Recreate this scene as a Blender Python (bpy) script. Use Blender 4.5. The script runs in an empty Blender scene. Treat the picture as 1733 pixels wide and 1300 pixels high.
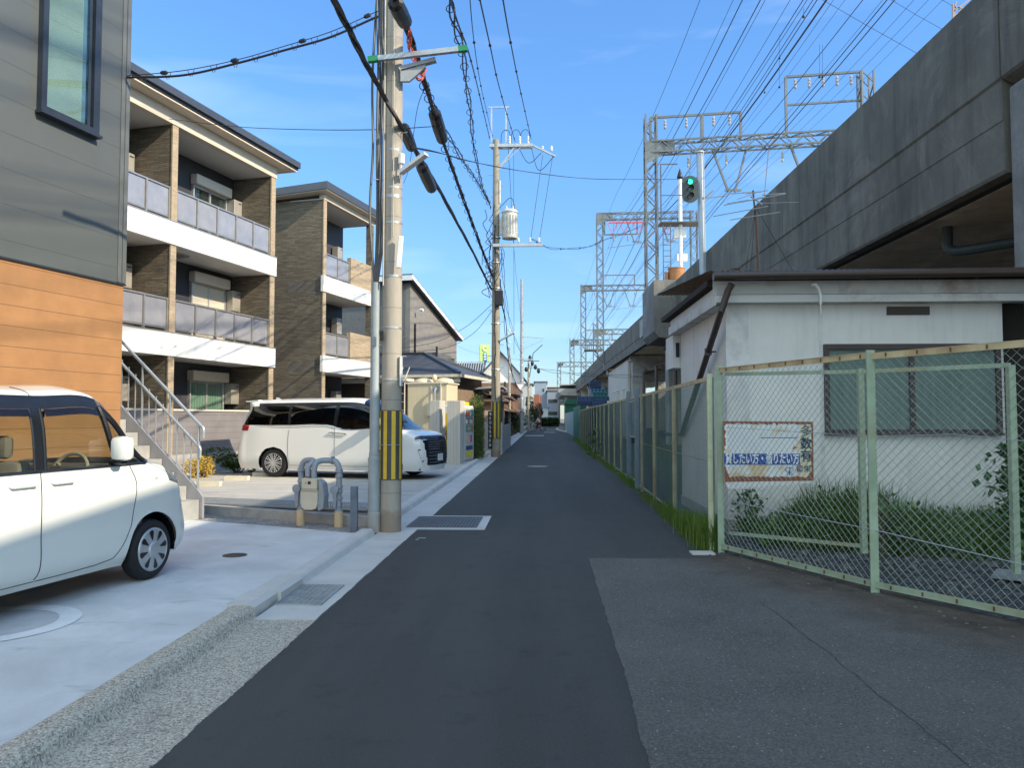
import bpy, bmesh, math, random
import numpy as np
from mathutils import Vector, Matrix
random.seed(7)
PI = math.pi
S = bpy.context.scene
C = S.collection
# ------------------------------------------------------------------ camera
F = 1300.0; CX, CY = 866.5, 650.0; CAM = Vector((0, 0, 1.52))
YAW = math.radians(2.23); PITCH = math.radians(2.55)
cd = bpy.data.cameras.new('camera'); cam = bpy.data.objects.new('camera', cd); C.objects.link(cam)
cd.sensor_width = 36; cd.lens = 36*F/1733; cd.clip_end = 3000; cd.clip_start = .05
cam.location = CAM; cam.rotation_euler = (PI/2+PITCH, 0, YAW); S.camera = cam
R = cam.rotation_euler.to_matrix()
def ray(px, py): return R @ Vector(((px-CX)/F, -(py-CY)/F, -1))
def G(px, py, z=0.0):                       # where the line of sight meets the height z
    d = ray(px, py); t = (z-CAM.z)/d.z; return CAM + d*t
def A(px, py, Y):                           # where it meets the depth Y
    d = ray(px, py); return CAM + d*(Y/d.y)
def AX(px, py, X):
    d = ray(px, py); return CAM + d*(X/d.x)
# ------------------------------------------------------------------ world, sun, exposure
SUN_EL, SUN_AZ = math.radians(32.5), math.radians(-25)   # azimuth from +X towards +Y
W = bpy.data.worlds.new('World'); S.world = W; W.use_nodes = True
nt = W.node_tree; bg = nt.nodes['Background']
sky = nt.nodes.new('ShaderNodeTexSky'); sky.sky_type = 'NISHITA'; sky.sun_disc = False
sky.sun_elevation = SUN_EL; sky.sun_rotation = PI/2-SUN_AZ
sky.air_density = 1.15; sky.dust_density = .08; sky.ozone_density = 1.6; sky.altitude = 0
tc = nt.nodes.new('ShaderNodeTexCoord'); mp = nt.nodes.new('ShaderNodeMapping')
mp.inputs['Scale'].default_value = (1.2, 1.2, 7); mp.inputs['Rotation'].default_value = (0, .10, .3)
nz = nt.nodes.new('ShaderNodeTexNoise'); nz.inputs['Scale'].default_value = 1.9; nz.inputs['Detail'].default_value = 7
nz.inputs['Distortion'].default_value = .9
rp = nt.nodes.new('ShaderNodeValToRGB'); rp.color_ramp.elements[0].position = .52; rp.color_ramp.elements[1].position = .85
rp.color_ramp.elements[1].color = (.22, .22, .22, 1)
mx = nt.nodes.new('ShaderNodeMix'); mx.data_type = 'RGBA'; mx.inputs[7].default_value = (4.2, 4.7, 5.2, 1)
gm = nt.nodes.new('ShaderNodeMix'); gm.data_type = 'RGBA'; gm.blend_type = 'MULTIPLY'; gm.inputs[0].default_value = 1
gm.inputs[7].default_value = (.40, .645, .92, 1)
L = nt.links.new
L(tc.outputs['Generated'], mp.inputs[0]); L(mp.outputs[0], nz.inputs[0]); L(nz.outputs[0], rp.inputs[0])
sx = nt.nodes.new('ShaderNodeSeparateXYZ'); L(tc.outputs['Generated'], sx.inputs[0])
hr = nt.nodes.new('ShaderNodeValToRGB'); e_ = hr.color_ramp.elements; e_[0].position = 0; e_[0].color = (.66, .53, .53, 1); e_[1].position = .62; e_[1].color = (1.08, 1.04, 1, 1)
k_ = e_.new(.16); k_.color = (.86, .73, .71, 1)
k_ = e_.new(.34); k_.color = (.95, .91, .87, 1)
L(sx.outputs[2], hr.inputs[0]); hm = nt.nodes.new('ShaderNodeMix'); hm.data_type = 'RGBA'; hm.blend_type = 'MULTIPLY'; hm.inputs[0].default_value = 1
L(hr.outputs[0], hm.inputs[7]); L(sky.outputs[0], hm.inputs[6]); L(hm.outputs[2], gm.inputs[6]); L(gm.outputs[2], mx.inputs[6]); L(rp.outputs[0], mx.inputs[0]); 
# unseen bright cloud bank, added behind the viewer to fill the shade
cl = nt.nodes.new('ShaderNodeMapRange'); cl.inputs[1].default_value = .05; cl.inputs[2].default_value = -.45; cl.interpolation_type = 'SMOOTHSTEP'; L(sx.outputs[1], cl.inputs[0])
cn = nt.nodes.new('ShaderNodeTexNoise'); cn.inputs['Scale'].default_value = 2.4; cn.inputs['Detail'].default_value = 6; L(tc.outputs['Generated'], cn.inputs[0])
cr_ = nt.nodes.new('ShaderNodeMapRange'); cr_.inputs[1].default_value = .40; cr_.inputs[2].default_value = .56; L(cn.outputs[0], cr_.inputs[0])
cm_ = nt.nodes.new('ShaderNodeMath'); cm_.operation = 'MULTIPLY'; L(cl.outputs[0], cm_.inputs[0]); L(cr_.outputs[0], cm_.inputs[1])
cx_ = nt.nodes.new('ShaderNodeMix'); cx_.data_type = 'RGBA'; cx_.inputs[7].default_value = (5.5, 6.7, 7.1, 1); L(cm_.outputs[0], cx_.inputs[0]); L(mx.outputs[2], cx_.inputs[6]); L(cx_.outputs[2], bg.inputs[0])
bg.inputs[1].default_value = .15
sd = bpy.data.lights.new('sun', 'SUN'); sun = bpy.data.objects.new('sun', sd); C.objects.link(sun)
sd.energy = 2.9; sd.angle = math.radians(.5); sd.color = (1, .86, .66)
sv = Vector((math.cos(SUN_EL)*math.cos(SUN_AZ), math.cos(SUN_EL)*math.sin(SUN_AZ), math.sin(SUN_EL)))
sun.rotation_euler = sv.to_track_quat('Z', 'Y').to_euler(); sun.location = (20, -10, 30)
S.view_settings.view_transform = 'Standard'; S.view_settings.look = 'None'; S.view_settings.exposure = 1.15; S.view_settings.gamma = 1
S.render.engine = 'CYCLES'; S.cycles.max_bounces = 8; S.cycles.diffuse_bounces = 4; S.cycles.transparent_max_bounces = 24
S.cycles.sample_clamp_indirect = 4
# ------------------------------------------------------------------ materials
MATS = {}
def col(h):
    if isinstance(h, str):
        v = [int(h[i:i+2], 16)/255 for i in (0, 2, 4)]
        return tuple(((c+.055)/1.055)**2.4 if c > .04045 else c/12.92 for c in v)+(1,)
    return tuple(h)+(1,) if len(h) == 3 else tuple(h)
class N:
    """a small node-graph writer"""
    def __init__(s, name):
        s.m = bpy.data.materials.new(name); s.m.use_nodes = True; s.t = s.m.node_tree
        s.p = s.t.nodes['Principled BSDF']; s.tc = s.t.nodes.new('ShaderNodeTexCoord').outputs['Object']
    def n(s, kind, **kw):
        o = s.t.nodes.new('ShaderNode'+kind)
        for k, v in kw.items():
            if k.startswith('i_'): o.inputs[k[2:].replace('_', ' ')].default_value = v
            elif k[0] == 'n' and k[1:].isdigit(): o.inputs[int(k[1:])].default_value = v
            else: setattr(o, k, v)
        return o
    def l(s, a, b): s.t.links.new(a, b)
    def val(s, x, sock):
        if hasattr(x, 'is_linked') or hasattr(x, 'links'): s.l(x, sock)
        else: sock.default_value = x
    def math(s, op, a, b=0.0, c=None):
        o = s.n('Math', operation=op); s.val(a, o.inputs[0]); s.val(b, o.inputs[1])
        if c is not None: s.val(c, o.inputs[2])
        return o.outputs[0]
    def noise(s, scale, detail=4, rough=.6, vec=None, dist=0):
        o = s.n('TexNoise', i_Scale=scale, i_Detail=detail, i_Roughness=rough, i_Distortion=dist); s.l(vec or s.tc, o.inputs[0]); return o.outputs[0]
    def scaled(s, v3, vec=None):
        o = s.n('Mapping'); o.inputs['Scale'].default_value = v3; s.l(vec or s.tc, o.inputs[0]); return o.outputs[0]
    def ramp(s, x, lo, hi, a=0., b=1.):
        o = s.n('MapRange', clamp=True); s.l(x, o.inputs[0])
        for i, v in ((1, lo), (2, hi), (3, a), (4, b)): o.inputs[i].default_value = v
        return o.outputs[0]
    def mix(s, f, a, b, mode='MIX'):
        o = s.n('Mix', data_type='RGBA', blend_type=mode)
        s.val(f, o.inputs[0])
        for x, i in ((a, 6), (b, 7)):
            if isinstance(x, (tuple, list, str)): o.inputs[i].default_value = col(x)
            else: s.l(x, o.inputs[i])
        return o.outputs[2]
    def bump(s, h, strength=.3, dist=.01, prev=None):
        o = s.n('Bump', i_Strength=strength, i_Distance=dist); s.l(h, o.inputs['Height'])
        if prev is not None: s.l(prev, o.inputs['Normal'])
        s.l(o.outputs[0], s.p.inputs['Normal']); return o.outputs[0]
    def done(s, c, rough=.6, metal=0., spec=.5):
        if isinstance(c, (tuple, list, str)): s.p.inputs['Base Color'].default_value = col(c)
        else: s.l(c, s.p.inputs['Base Color'])
        s.val(rough, s.p.inputs['Roughness']); s.p.inputs['Metallic'].default_value = metal
        s.p.inputs['Specular IOR Level'].default_value = spec
        MATS[s.m.name] = s.m; return s.m
def mat(name, c, rough=.6, metal=0., var=.15, scale=6., bump=0., bscale=60., dark=None, spec=.5, streak=0.):
    """plain weathered material: large and small tone variation, optional bump and vertical dirt streaks"""
    if name in MATS: return MATS[name]
    g = N(name); c = col(c)
    lo = tuple(v*(1-var) for v in c[:3]); hi = tuple(min(1, v*(1+var)) for v in c[:3])
    f = g.ramp(g.noise(scale, 6), .3, .7)
    k = g.mix(f, lo, hi)
    if streak:
        s = g.ramp(g.noise(1, 5, .7, g.scaled((9, 9, .8))), .5, .75, 0, streak)
        k = g.mix(s, k, tuple(v*.45 for v in c[:3]))
    if dark is not None:
        s = g.ramp(g.noise(scale*.35, 5, .7), .52, .72, 0, .7); k = g.mix(s, k, dark)
    if bump: g.bump(g.noise(bscale, 4), bump, .01)
    return g.done(k, rough, metal, spec)
def siding(name, c, pitch, lw=.010, dark=.45, offset=0., rough=.5, var=.06, grain=0., bump=.5, vertical=None, c2=None):
    """horizontal boards: a groove line every `pitch` metres of height"""
    g = N(name); c = col(c); sp = g.n('SeparateXYZ'); g.l(g.tc, sp.inputs[0]); z = sp.outputs[2]
    q = g.math('ADD', z, offset); fr = g.math('FRACT', g.math('DIVIDE', q, pitch)); gro = g.math('LESS_THAN', fr, lw/pitch)
    idx = g.math('FLOOR', g.math('DIVIDE', q, pitch))
    wn = g.n('TexWhiteNoise', noise_dimensions='1D'); g.l(idx, wn.inputs['W'])
    k = g.mix(g.ramp(g.noise(2.5, 5), .3, .7), tuple(v*(1-var) for v in c[:3]), tuple(min(1, v*(1+var)) for v in c[:3]))
    k = g.mix(g.math('MULTIPLY', wn.outputs[0], var*1.3), k, tuple(v*.5 for v in c[:3]))
    if grain:
        gr = g.ramp(g.noise(1, 8, .75, g.scaled((2.6, 2.6, 46)), .3), .35, .7, 0, grain*.7); k = g.mix(gr, k, c2 or tuple(v*.4 for v in c[:3]))
    k = g.mix(gro, k, tuple(v*dark for v in c[:3]))
    if bump: g.bump(g.math('SUBTRACT', 1, gro), bump, .006)
    return g.done(k, rough)
def stack_stone(name, c1, c2, c3, row=.045, rough=.75):
    """thin stacked-stone cladding in long uneven courses"""
    g = N(name); sp = g.n('SeparateXYZ'); g.l(g.tc, sp.inputs[0])
    cb = g.n('CombineXYZ'); g.l(g.math('ADD', sp.outputs[0], sp.outputs[1]), cb.inputs[0]); g.l(sp.outputs[2], cb.inputs[1])
    b = g.n('TexBrick', offset=.37, squash=.7, squash_frequency=3)
    g.l(cb.outputs[0], b.inputs[0]); b.inputs['Scale'].default_value = 1
    b.inputs['Color1'].default_value = col(c1); b.inputs['Color2'].default_value = col(c2); b.inputs['Mortar'].default_value = col(c3)
    b.inputs['Mortar Size'].default_value = .0045; b.inputs['Brick Width'].default_value = .33; b.inputs['Row Height'].default_value = row
    n1 = g.ramp(g.noise(1, 6, .7, g.scaled((3, 3, 22))), .3, .7)
    k = g.mix(g.math('MULTIPLY', n1, .55), b.outputs[0], c3)
    h = g.math('ADD', g.math('MULTIPLY', b.outputs[1], -1.), n1); g.bump(h, .6, .015)
    return g.done(k, rough)
def glass(name, tint=(.75, .82, .8), rough=.02, clear=.85, ior=1.45):
    if name in MATS: return MATS[name]
    m = bpy.data.materials.new(name); m.use_nodes = True; t = m.node_tree; t.nodes.clear()
    o = t.nodes.new('ShaderNodeOutputMaterial'); mx = t.nodes.new('ShaderNodeMixShader'); lw = t.nodes.new('ShaderNodeLayerWeight'); lw.inputs[0].default_value = .5
    pw = t.nodes.new('ShaderNodeMath'); pw.operation = 'POWER'; pw.inputs[1].default_value = 4; fr = t.nodes.new('ShaderNodeMapRange'); fr.inputs[3].default_value = ((ior-1)/(ior+1))**2*1.6; fr.inputs[4].default_value = .95
    t.links.new(lw.outputs['Facing'], pw.inputs[0]); t.links.new(pw.outputs[0], fr.inputs[0])
    tr = t.nodes.new('ShaderNodeBsdfTransparent'); tr.inputs[0].default_value = tuple(v*clear for v in tint)+(1,)
    gl = t.nodes.new('ShaderNodeBsdfGlossy'); gl.inputs['Roughness'].default_value = rough
    t.links.new(fr.outputs[0], mx.inputs[0]); t.links.new(tr.outputs[0], mx.inputs[1]); t.links.new(gl.outputs[0], mx.inputs[2])
    t.links.new(mx.outputs[0], o.inputs[0]); MATS[name] = m; return m
def emit(name, c, s):
    g = N(name); g.p.inputs['Emission Color'].default_value = col(c); g.p.inputs['Emission Strength'].default_value = s
    return g.done(c, .4)
# ------------------------------------------------------------------ mesh builder
class MB:
    def __init__(s): s.v = []; s.f = []
    def add(s, vs, fs, M=None):
        b = len(s.v); s.v += [tuple(M @ Vector(p)) if M else tuple(p) for p in vs]; s.f += [tuple(b+i for i in f) for f in fs]; return s
    def box(s, x0, x1, y0, y1, z0, z1, M=None):
        return s.add([(x0, y0, z0), (x1, y0, z0), (x1, y1, z0), (x0, y1, z0), (x0, y0, z1), (x1, y0, z1), (x1, y1, z1), (x0, y1, z1)],
                     [(0, 3, 2, 1), (4, 5, 6, 7), (0, 1, 5, 4), (1, 2, 6, 5), (2, 3, 7, 6), (3, 0, 4, 7)], M)
    def bbox(s, x0, x1, y0, y1, z0, z1, b=.01, M=None):
        """box with chamfered edges"""
        bm = bmesh.new(); bmesh.ops.create_cube(bm, size=1)
        for v in bm.verts: v.co = Vector(((x0+x1)/2+v.co.x*(x1-x0), (y0+y1)/2+v.co.y*(y1-y0), (z0+z1)/2+v.co.z*(z1-z0)))
        bmesh.ops.bevel(bm, geom=bm.edges[:], offset=b, segments=2, profile=.5, affect='EDGES')
        bm.verts.ensure_lookup_table()
        s.add([v.co.copy() for v in bm.verts], [[v.index for v in f.verts] for f in bm.faces], M); bm.free(); return s
    def quad(s, *p): return s.add(p, [tuple(range(len(p)))])
    def prism(s, poly, z0, z1, M=None):
        n = len(poly); vs = [(x, y, z0) for x, y in poly]+[(x, y, z1) for x, y in poly]
        return s.add(vs, [tuple(range(n))[::-1], tuple(range(n, 2*n))]+[(i, (i+1) % n, n+(i+1) % n, n+i) for i in range(n)], M)
    def extr(s, poly3, d):
        """polygon of 3-D points extruded by the vector d"""
        n = len(poly3); d = Vector(d); vs = [Vector(p) for p in poly3]; vs += [p+d for p in vs]
        return s.add(vs, [tuple(range(n))[::-1], tuple(range(n, 2*n))]+[(i, (i+1) % n, n+(i+1) % n, n+i) for i in range(n)])
    def bar(s, p, q, w, h=None, up=(0, 0, 1)):
        """square bar from p to q, w wide and h deep"""
        p, q = Vector(p), Vector(q); d = (q-p); h = h or w
        if d.length < 1e-6: return s
        d.normalize(); u = Vector(up)
        if abs(d.dot(u)) > .98: u = Vector((0, 1, 0))
        a = d.cross(u).normalized(); b = a.cross(d)
        vs = [o+a*i*w/2+b*j*h/2 for o in (p, q) for i, j in ((-1, -1), (1, -1), (1, 1), (-1, 1))]
        return s.add(vs, [(0, 3, 2, 1), (4, 5, 6, 7), (0, 1, 5, 4), (1, 2, 6, 5), (2, 3, 7, 6), (3, 0, 4, 7)])
    def tube(s, pts, r, n=8, cap=True):
        pts = [Vector(p) for p in pts]; m = len(pts); rr = r if isinstance(r, (list, tuple)) else [r]*m
        vs = []; a = None
        for i, p in enumerate(pts):
            d = (pts[min(i+1, m-1)]-pts[max(i-1, 0)]).normalized()
            if a is None:
                u = Vector((0, 0, 1)) if abs(d.z) < .9 else Vector((1, 0, 0)); a = d.cross(u).normalized()
            else: a = (a-d*a.dot(d)).normalized()
            b = d.cross(a)
            vs += [p+(a*math.cos(2*PI*k/n)+b*math.sin(2*PI*k/n))*rr[i] for k in range(n)]
        fs = [(i*n+k, i*n+(k+1) % n, (i+1)*n+(k+1) % n, (i+1)*n+k) for i in range(m-1) for k in range(n)]
        if cap: fs += [tuple(range(n))[::-1], tuple((m-1)*n+k for k in range(n))]
        return s.add(vs, fs)
    def lathe(s, prof, n=24, M=None, axis='z', c=(0, 0, 0)):
        """prof: (radius, height) pairs"""
        vs = []
        for r, h in prof:
            for k in range(n):
                a, b = r*math.cos(2*PI*k/n), r*math.sin(2*PI*k/n)
                p = {'z': (a, b, h), 'x': (h, a, b), 'y': (b, h, a)}[axis]; vs.append((p[0]+c[0], p[1]+c[1], p[2]+c[2]))
        m = len(prof); fs = [(i*n+k, i*n+(k+1) % n, (i+1)*n+(k+1) % n, (i+1)*n+k) for i in range(m-1) for k in range(n)]
        fs += [tuple(range(n))[::-1], tuple((m-1)*n+k for k in range(n))]
        return s.add(vs, fs, M)
    def ball(s, c, r, n=10, sq=(1, 1, 1)):
        prof = [(max(.02*r, r*math.sin(PI*i/n)), -r*math.cos(PI*i/n)) for i in range(n+1)]
        M = Matrix.Translation(c) @ Matrix.Diagonal((*sq, 1)); return s.lathe(prof, n+4, M)
    def build(s, name, m, parent=None, smooth=False, loc=None, rot=None):
        me = bpy.data.meshes.new(name); me.from_pydata(s.v, [], s.f); me.validate()
        o = bpy.data.objects.new(name, me); C.objects.link(o)
        if m: me.materials.append(m)
        if smooth:
            for p in me.polygons: p.use_smooth = True
            if smooth != 2:
                try: me.set_sharp_from_angle(angle=math.radians(35))
                except Exception: pass
        if parent: o.parent = parent
        if loc: o.location = loc
        if rot: o.rotation_euler = (0, 0, rot)
        return o
def tag(o, label, cat, group=None, kind=None):
    o['label'] = label; o['category'] = cat
    if group: o['group'] = group
    if kind: o['kind'] = kind
    return o
def thing(name, label, cat, loc=(0, 0, 0), rz=0., group=None):
    o = bpy.data.objects.new(name, None); C.objects.link(o); o.location = loc; o.rotation_euler = (0, 0, rz); o.empty_display_size = .1
    return tag(o, label, cat, group)
def struct(o): o['kind'] = 'structure'; return o
def copy_tree(o, parent=None):
    c = o.copy(); C.objects.link(c)
    if parent: c.parent = parent
    for ch in list(o.children): copy_tree(ch, c)
    return c
def text(body, size, m, name='lettering', parent=None, M=None, depth=.001, bold=0.):
    cu = bpy.data.curves.new('t', 'FONT'); cu.body = body; cu.size = size; cu.extrude = depth; cu.offset = bold
    cu.align_x = 'CENTER'; cu.align_y = 'CENTER'; cu.resolution_u = 3
    t = bpy.data.objects.new('t', cu); C.objects.link(t)
    me = bpy.data.meshes.new_from_object(t.evaluated_get(bpy.context.evaluated_depsgraph_get()))
    bpy.data.objects.remove(t); bpy.data.curves.remove(cu)
    if M: me.transform(M)
    me.name = name; me.materials.clear(); me.materials.append(m)
    o = bpy.data.objects.new(name, me); C.objects.link(o)
    if parent: o.parent = parent
    return o
def catmull(P, n):
    """smooth curve through the points"""
    P = [Vector(p) for p in P]; Q = [P[0]*2-P[1]]+P+[P[-1]*2-P[-2]]; out = []
    for i in range(1, len(Q)-2):
        a, b, c, d = Q[i-1:i+3]
        for k in range(n):
            t = k/n; out.append(.5*((2*b)+(c-a)*t+(2*a-5*b+4*c-d)*t*t+(3*b-a-3*c+d)*t**3))
    return out+[P[-1]]
# shared materials
M_galv = mat('galvanised_steel', (.42, .45, .47), .42, .55, .12, 9)
M_gpaint = mat('grey_paint', (.36, .39, .41), .5, .1, .08, 9)
M_rubber = mat('rubber', (.012, .012, .013), .75, 0, .1)
M_black = mat('black_plastic', (.012, .013, .016), .45)
M_cable = mat('black_cable', (.008, .009, .012), .6)
M_white = mat('white_paint', (.72, .73, .72), .4, 0, .04)
M_alu = mat('aluminium', (.55, .55, .54), .35, .7, .06)
M_conc = mat('concrete', (.36, .35, .33), .85, 0, .18, 5, .25, 90)
M_porc = mat('porcelain', (.75, .74, .72), .25)
# ================================================================== THE GROUND
def asphalt(name, c, speck, sscale=260, sp_thr=.78, patch=None, rough=.86):
    g = N(name); c = col(c)[:3]
    k = g.mix(g.ramp(g.noise(.7, 6, .65), .3, .72), tuple(v*.80 for v in c), tuple(v*1.22 for v in c))
    fine = g.noise(75, 5, .9); k = g.mix(g.ramp(fine, .40, .62), tuple(v*.55 for v in c), tuple(v*1.55 for v in c)) if False else g.mix(g.ramp(fine, .42, .62, 0, .8), k, tuple(v*1.9 for v in c))
    k = g.mix(g.ramp(g.noise(1, 4, .6, g.scaled((1.5, .10, 1))), .42, .62, 0, .6), k, tuple(v*1.7 for v in c))   # wheel tracks
    k = g.mix(g.ramp(g.noise(3.1, 6, .75), .56, .70, 0, .5), k, tuple(v*.62 for v in c))
    k = g.mix(g.ramp(g.noise(9, 6, .8), .60, .70, 0, .35), k, tuple(v*1.8 for v in c))
    vo = g.n('TexVoronoi', i_Scale=sscale*.28); g.l(g.tc, vo.inputs[0])
    wn = g.math('GREATER_THAN', vo.outputs['Color'], sp_thr)
    k = g.mix(g.math('MULTIPLY', g.math('MULTIPLY', wn, g.math('LESS_THAN', vo.outputs['Distance'], .26)), speck), k, (.45, .45, .45))
    if patch: k = g.mix(g.ramp(g.noise(.55, 6, .7), .5, .72, 0, .8), k, patch)
    h = g.noise(75, 4, .9); g.bump(h, .7, .010)
    return g.done(k, rough, spec=.35)
M_asp = asphalt('new_asphalt', (.047, .047, .045), .10, 300, .93)

def old_edge():
    """old asphalt going earthy towards the fence"""
    g = N('old_asphalt_stained'); c = (.104, .102, .095)
    k = g.mix(g.ramp(g.noise(1.1, 6, .65), .3, .72), tuple(v*.75 for v in c), tuple(v*1.3 for v in c))
    k = g.mix(g.ramp(g.noise(62, 5, .95), .47, .60, 0, .9), k, tuple(v*2.0 for v in c)); k = g.mix(g.ramp(g.noise(48, 4, .9), .56, .66, 0, .8), k, tuple(v*.38 for v in c))
    vo = g.n('TexVoronoi', i_Scale=52); g.l(g.tc, vo.inputs[0])
    k = g.mix(g.math('MULTIPLY', g.math('MULTIPLY', g.math('GREATER_THAN', vo.outputs['Color'], .82), g.math('LESS_THAN', vo.outputs['Distance'], .26)), .85), k, (.42, .42, .41))
    sp = g.n('SeparateXYZ'); g.l(g.tc, sp.inputs[0])
    # distance from the line of the fence (2.0,8.9)-(3.55,5.88)
    d = g.math('ADD', g.math('MULTIPLY', sp.outputs[0], .89), g.math('MULTIPLY', sp.outputs[1], .456))
    e = g.ramp(g.math('ADD', d, g.math('MULTIPLY', g.noise(1.3, 5, .7), 1.7)), 5.55, 6.35, 0, .8)
    k = g.mix(e, k, g.mix(g.ramp(g.noise(4, 6, .75), .35, .65), (.050, .040, .031), (.135, .108, .082)))
    g.bump(g.noise(60, 4, .9), .9, .012); return g.done(k, .9, spec=.3)
M_oldE = old_edge()
def concrete(name, c, dirt, bs=70, bump=.25, var=.12, scale=1.2, mark=.5):
    g = N(name); c = col(c)[:3]
    k = g.mix(g.ramp(g.noise(scale, 7, .65, dist=.4), .3, .7), tuple(v*(1-var) for v in c), tuple(min(1, v*(1+var)) for v in c))
    k = g.mix(g.ramp(g.noise(1, 6, .7, g.scaled((1.4, 3.2, 1)), .8), .58, .72, 0, mark), k, dirt)
    k = g.mix(g.ramp(g.noise(40, 4, .7), .55, .75, 0, .25), k, tuple(v*.6 for v in c))
    g.bump(g.noise(bs, 4, .7), bump, .006); return g.done(k, .8, spec=.4)
M_pad = concrete('parking_concrete', (.56, .575, .57), (.30, .31, .31), var=.17, mark=.7)
M_lot = concrete('apartment_parking_concrete', (.44, .42, .38), (.33, .31, .28), 90)
M_gut = concrete('gutter_concrete', (.52, .51, .48), (.38, .36, .33), 90, .3)
def aggregate():
    g = N('exposed_aggregate'); vo = g.n('TexVoronoi', i_Scale=105.); g.l(g.tc, vo.inputs[0])
    sv_ = g.n('SeparateColor'); g.l(vo.outputs['Color'], sv_.inputs[0]); k = g.mix(sv_.outputs[0], (.14, .125, .10), (.66, .60, .48))
    n = g.ramp(g.noise(45, 5, .8), .46, .60, 0, .7); k = g.mix(n, k, (.50, .47, .40))
    k = g.mix(g.ramp(g.noise(2.2, 6, .7), .55, .75, 0, .45), k, (.16, .15, .13))
    g.bump(g.math('SUBTRACT', 1, vo.outputs['Distance']), .5, .008); return g.done(k, .9)
M_agg = aggregate()
def gravel(name, a, b, s=45):
    g = N(name); vo = g.n('TexVoronoi', i_Scale=float(s)); g.l(g.tc, vo.inputs[0])
    k = g.mix(vo.outputs['Color'], a, b); k = g.mix(g.ramp(g.noise(3, 6), .4, .7, 0, .7), k, a)
    g.bump(g.math('SUBTRACT', 1, vo.outputs['Distance']), 1, .04); return g.done(k, .9)
M_grav = gravel('yard_gravel', (.022, .024, .026), (.15, .16, .17), 34)
M_peb = gravel('pebbles', (.20, .19, .18), (.7, .68, .64), 48)
M_land = mat('bare_land', (.17, .16, .14), .9, 0, .25, .4, .4, 20)
# one sheet for the land with a small step down so that everything else lies on top
struct(MB().quad((-900, -300, -.030), (900, -300, -.030), (900, 1500, -.030), (-900, 1500, -.030)).build('ground', M_land))
def ragged(pts, edges, amp=.010, st=.05):
    """break up the given polygon edges (start indices) so that cut seams are not ruler straight"""
    out = []; rr = random.Random(5)
    for i, p in enumerate(pts):
        q = pts[(i+1) % len(pts)]; out.append(p)
        if i in edges:
            L_ = math.dist(p, q); n = int(min(L_, 34)/st); o = 0
            for k in range(1, n):
                t = k*st/L_; o = o*.75+rr.uniform(-amp, amp); d = ((q[0]-p[0])/L_, (q[1]-p[1])/L_); out.append((p[0]+(q[0]-p[0])*t-d[1]*o, p[1]+(q[1]-p[1])*t+d[0]*o))
    return out
def strip(name, pts, z, m, lower=.02):
    n = len(pts); return struct(MB().prism(pts, z-lower, z).build(name, m))
strip('road', [(-1.70, -4), (2.0, -4), (1.98, 8.74), (2.02, 9.3), (2.05, 13.7), (2.11, 19.2), (2.2, 30.6), (2.4, 55), (2.6, 75), (2.8, 90), (2.5, 105), (2.9, 135), (.1, 135), (-.5, 108), (-1.72, 92), (-1.70, 30)], .0, M_asp, .022)
strip('old_road_patch', ragged([(.49, -4), (6.6, -4), (6.6, 2.5), (3.62, 5.80), (2.02, 8.84), (1.80, 8.46), (.504, 8.43), (.474, 3.4)], (4, 5, 6, 7), .006, .03), .004, M_oldE, .024)
g_ = MB()
random.seed(3)
def crack(x0, y0, x1, y1, w, n=40, am=.02):
    P = []; off = 0
    for i in range(n+1):
        t = i/n; off = off*.8+random.uniform(-am, am); P.append((x0+(x1-x0)*t+off, y0+(y1-y0)*t, w*random.uniform(.35, 1)))
    for a, b in zip(P, P[1:]): g_.quad((a[0]-a[2], a[1], .0075), (b[0]-b[2], b[1], .0075), (b[0]+b[2], b[1], .0075), (a[0]+a[2], a[1], .0075))
crack(1.80, 6.5, 1.86, 3.3, .0036, 70, .010); crack(.56, 8.4, .66, 8.05, .004, 10)
struct(g_.build('road_cracks', mat('crack_tar', (.04, .04, .038), .85)))
strip('gutter', ragged([(-2.17, 5.78), (-1.70, 5.78), (-1.70, 34), (-1.72, 90), (-2.17, 90)], (1,), .004, .04), .006, M_gut, .03)
strip('gutter_old', ragged([(-2.20, -4), (-1.70, -4), (-1.70, 5.776), (-2.20, 5.776)], (1, 2), .006, .03), .003, M_agg, .03)
def kerb(name, x, y0, y1, m, w=.17, h=.115, r=.05, seg=None):
    """rounded kerb running along the road, broken into stones"""
    b = MB(); y = y0; seg = seg or (y1-y0)
    prof = [(x+w/2+.02, 0)]+[(x+w/2-r+r*math.cos(a), h-r+r*math.sin(a)) for a in (0, .5, 1., 1.57)]+[(x-w/2+r*.4-r*.4*math.sin(a), h-.4*r+.4*r*math.cos(a)) for a in (0, .8, 1.57)]+[(x-w/2, -.02)]
    while y < y1-.01:
        e = min(y+seg, y1); pr = [Vector((px, y+.004, pz)) for px, pz in prof]; b.extr(pr, (0, e-y-.008, 0)); y = e
    return struct(b.build(name, m, smooth=True))
kerb('kerb_old', -2.29, -4, 5.86, M_agg, .20, .085, .06)
kb = MB(); kb.extr([Vector(p) for p in ((-2.20, 5.87, -.02), (-2.42, 5.87, -.02), (-2.42, 5.87, .095), (-2.26, 5.87, .095), (-2.20, 5.87, .07))], (0, .50, 0))
kb.extr([Vector(p) for p in ((-2.17, 6.375, -.02), (-2.40, 6.375, -.02), (-2.40, 6.375, .095), (-2.24, 6.375, .095), (-2.17, 6.375, .07))], (0, .58, 0))
struct(kb.build('kerb_block', M_gut))
kerb('kerb', -2.27, 6.96, 9.98, M_gut, .17, .085, .05, 3.1)
kerb('kerb_far', -2.27, 10.72, 30.0, M_gut, .17, .10, .05, .6)
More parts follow.
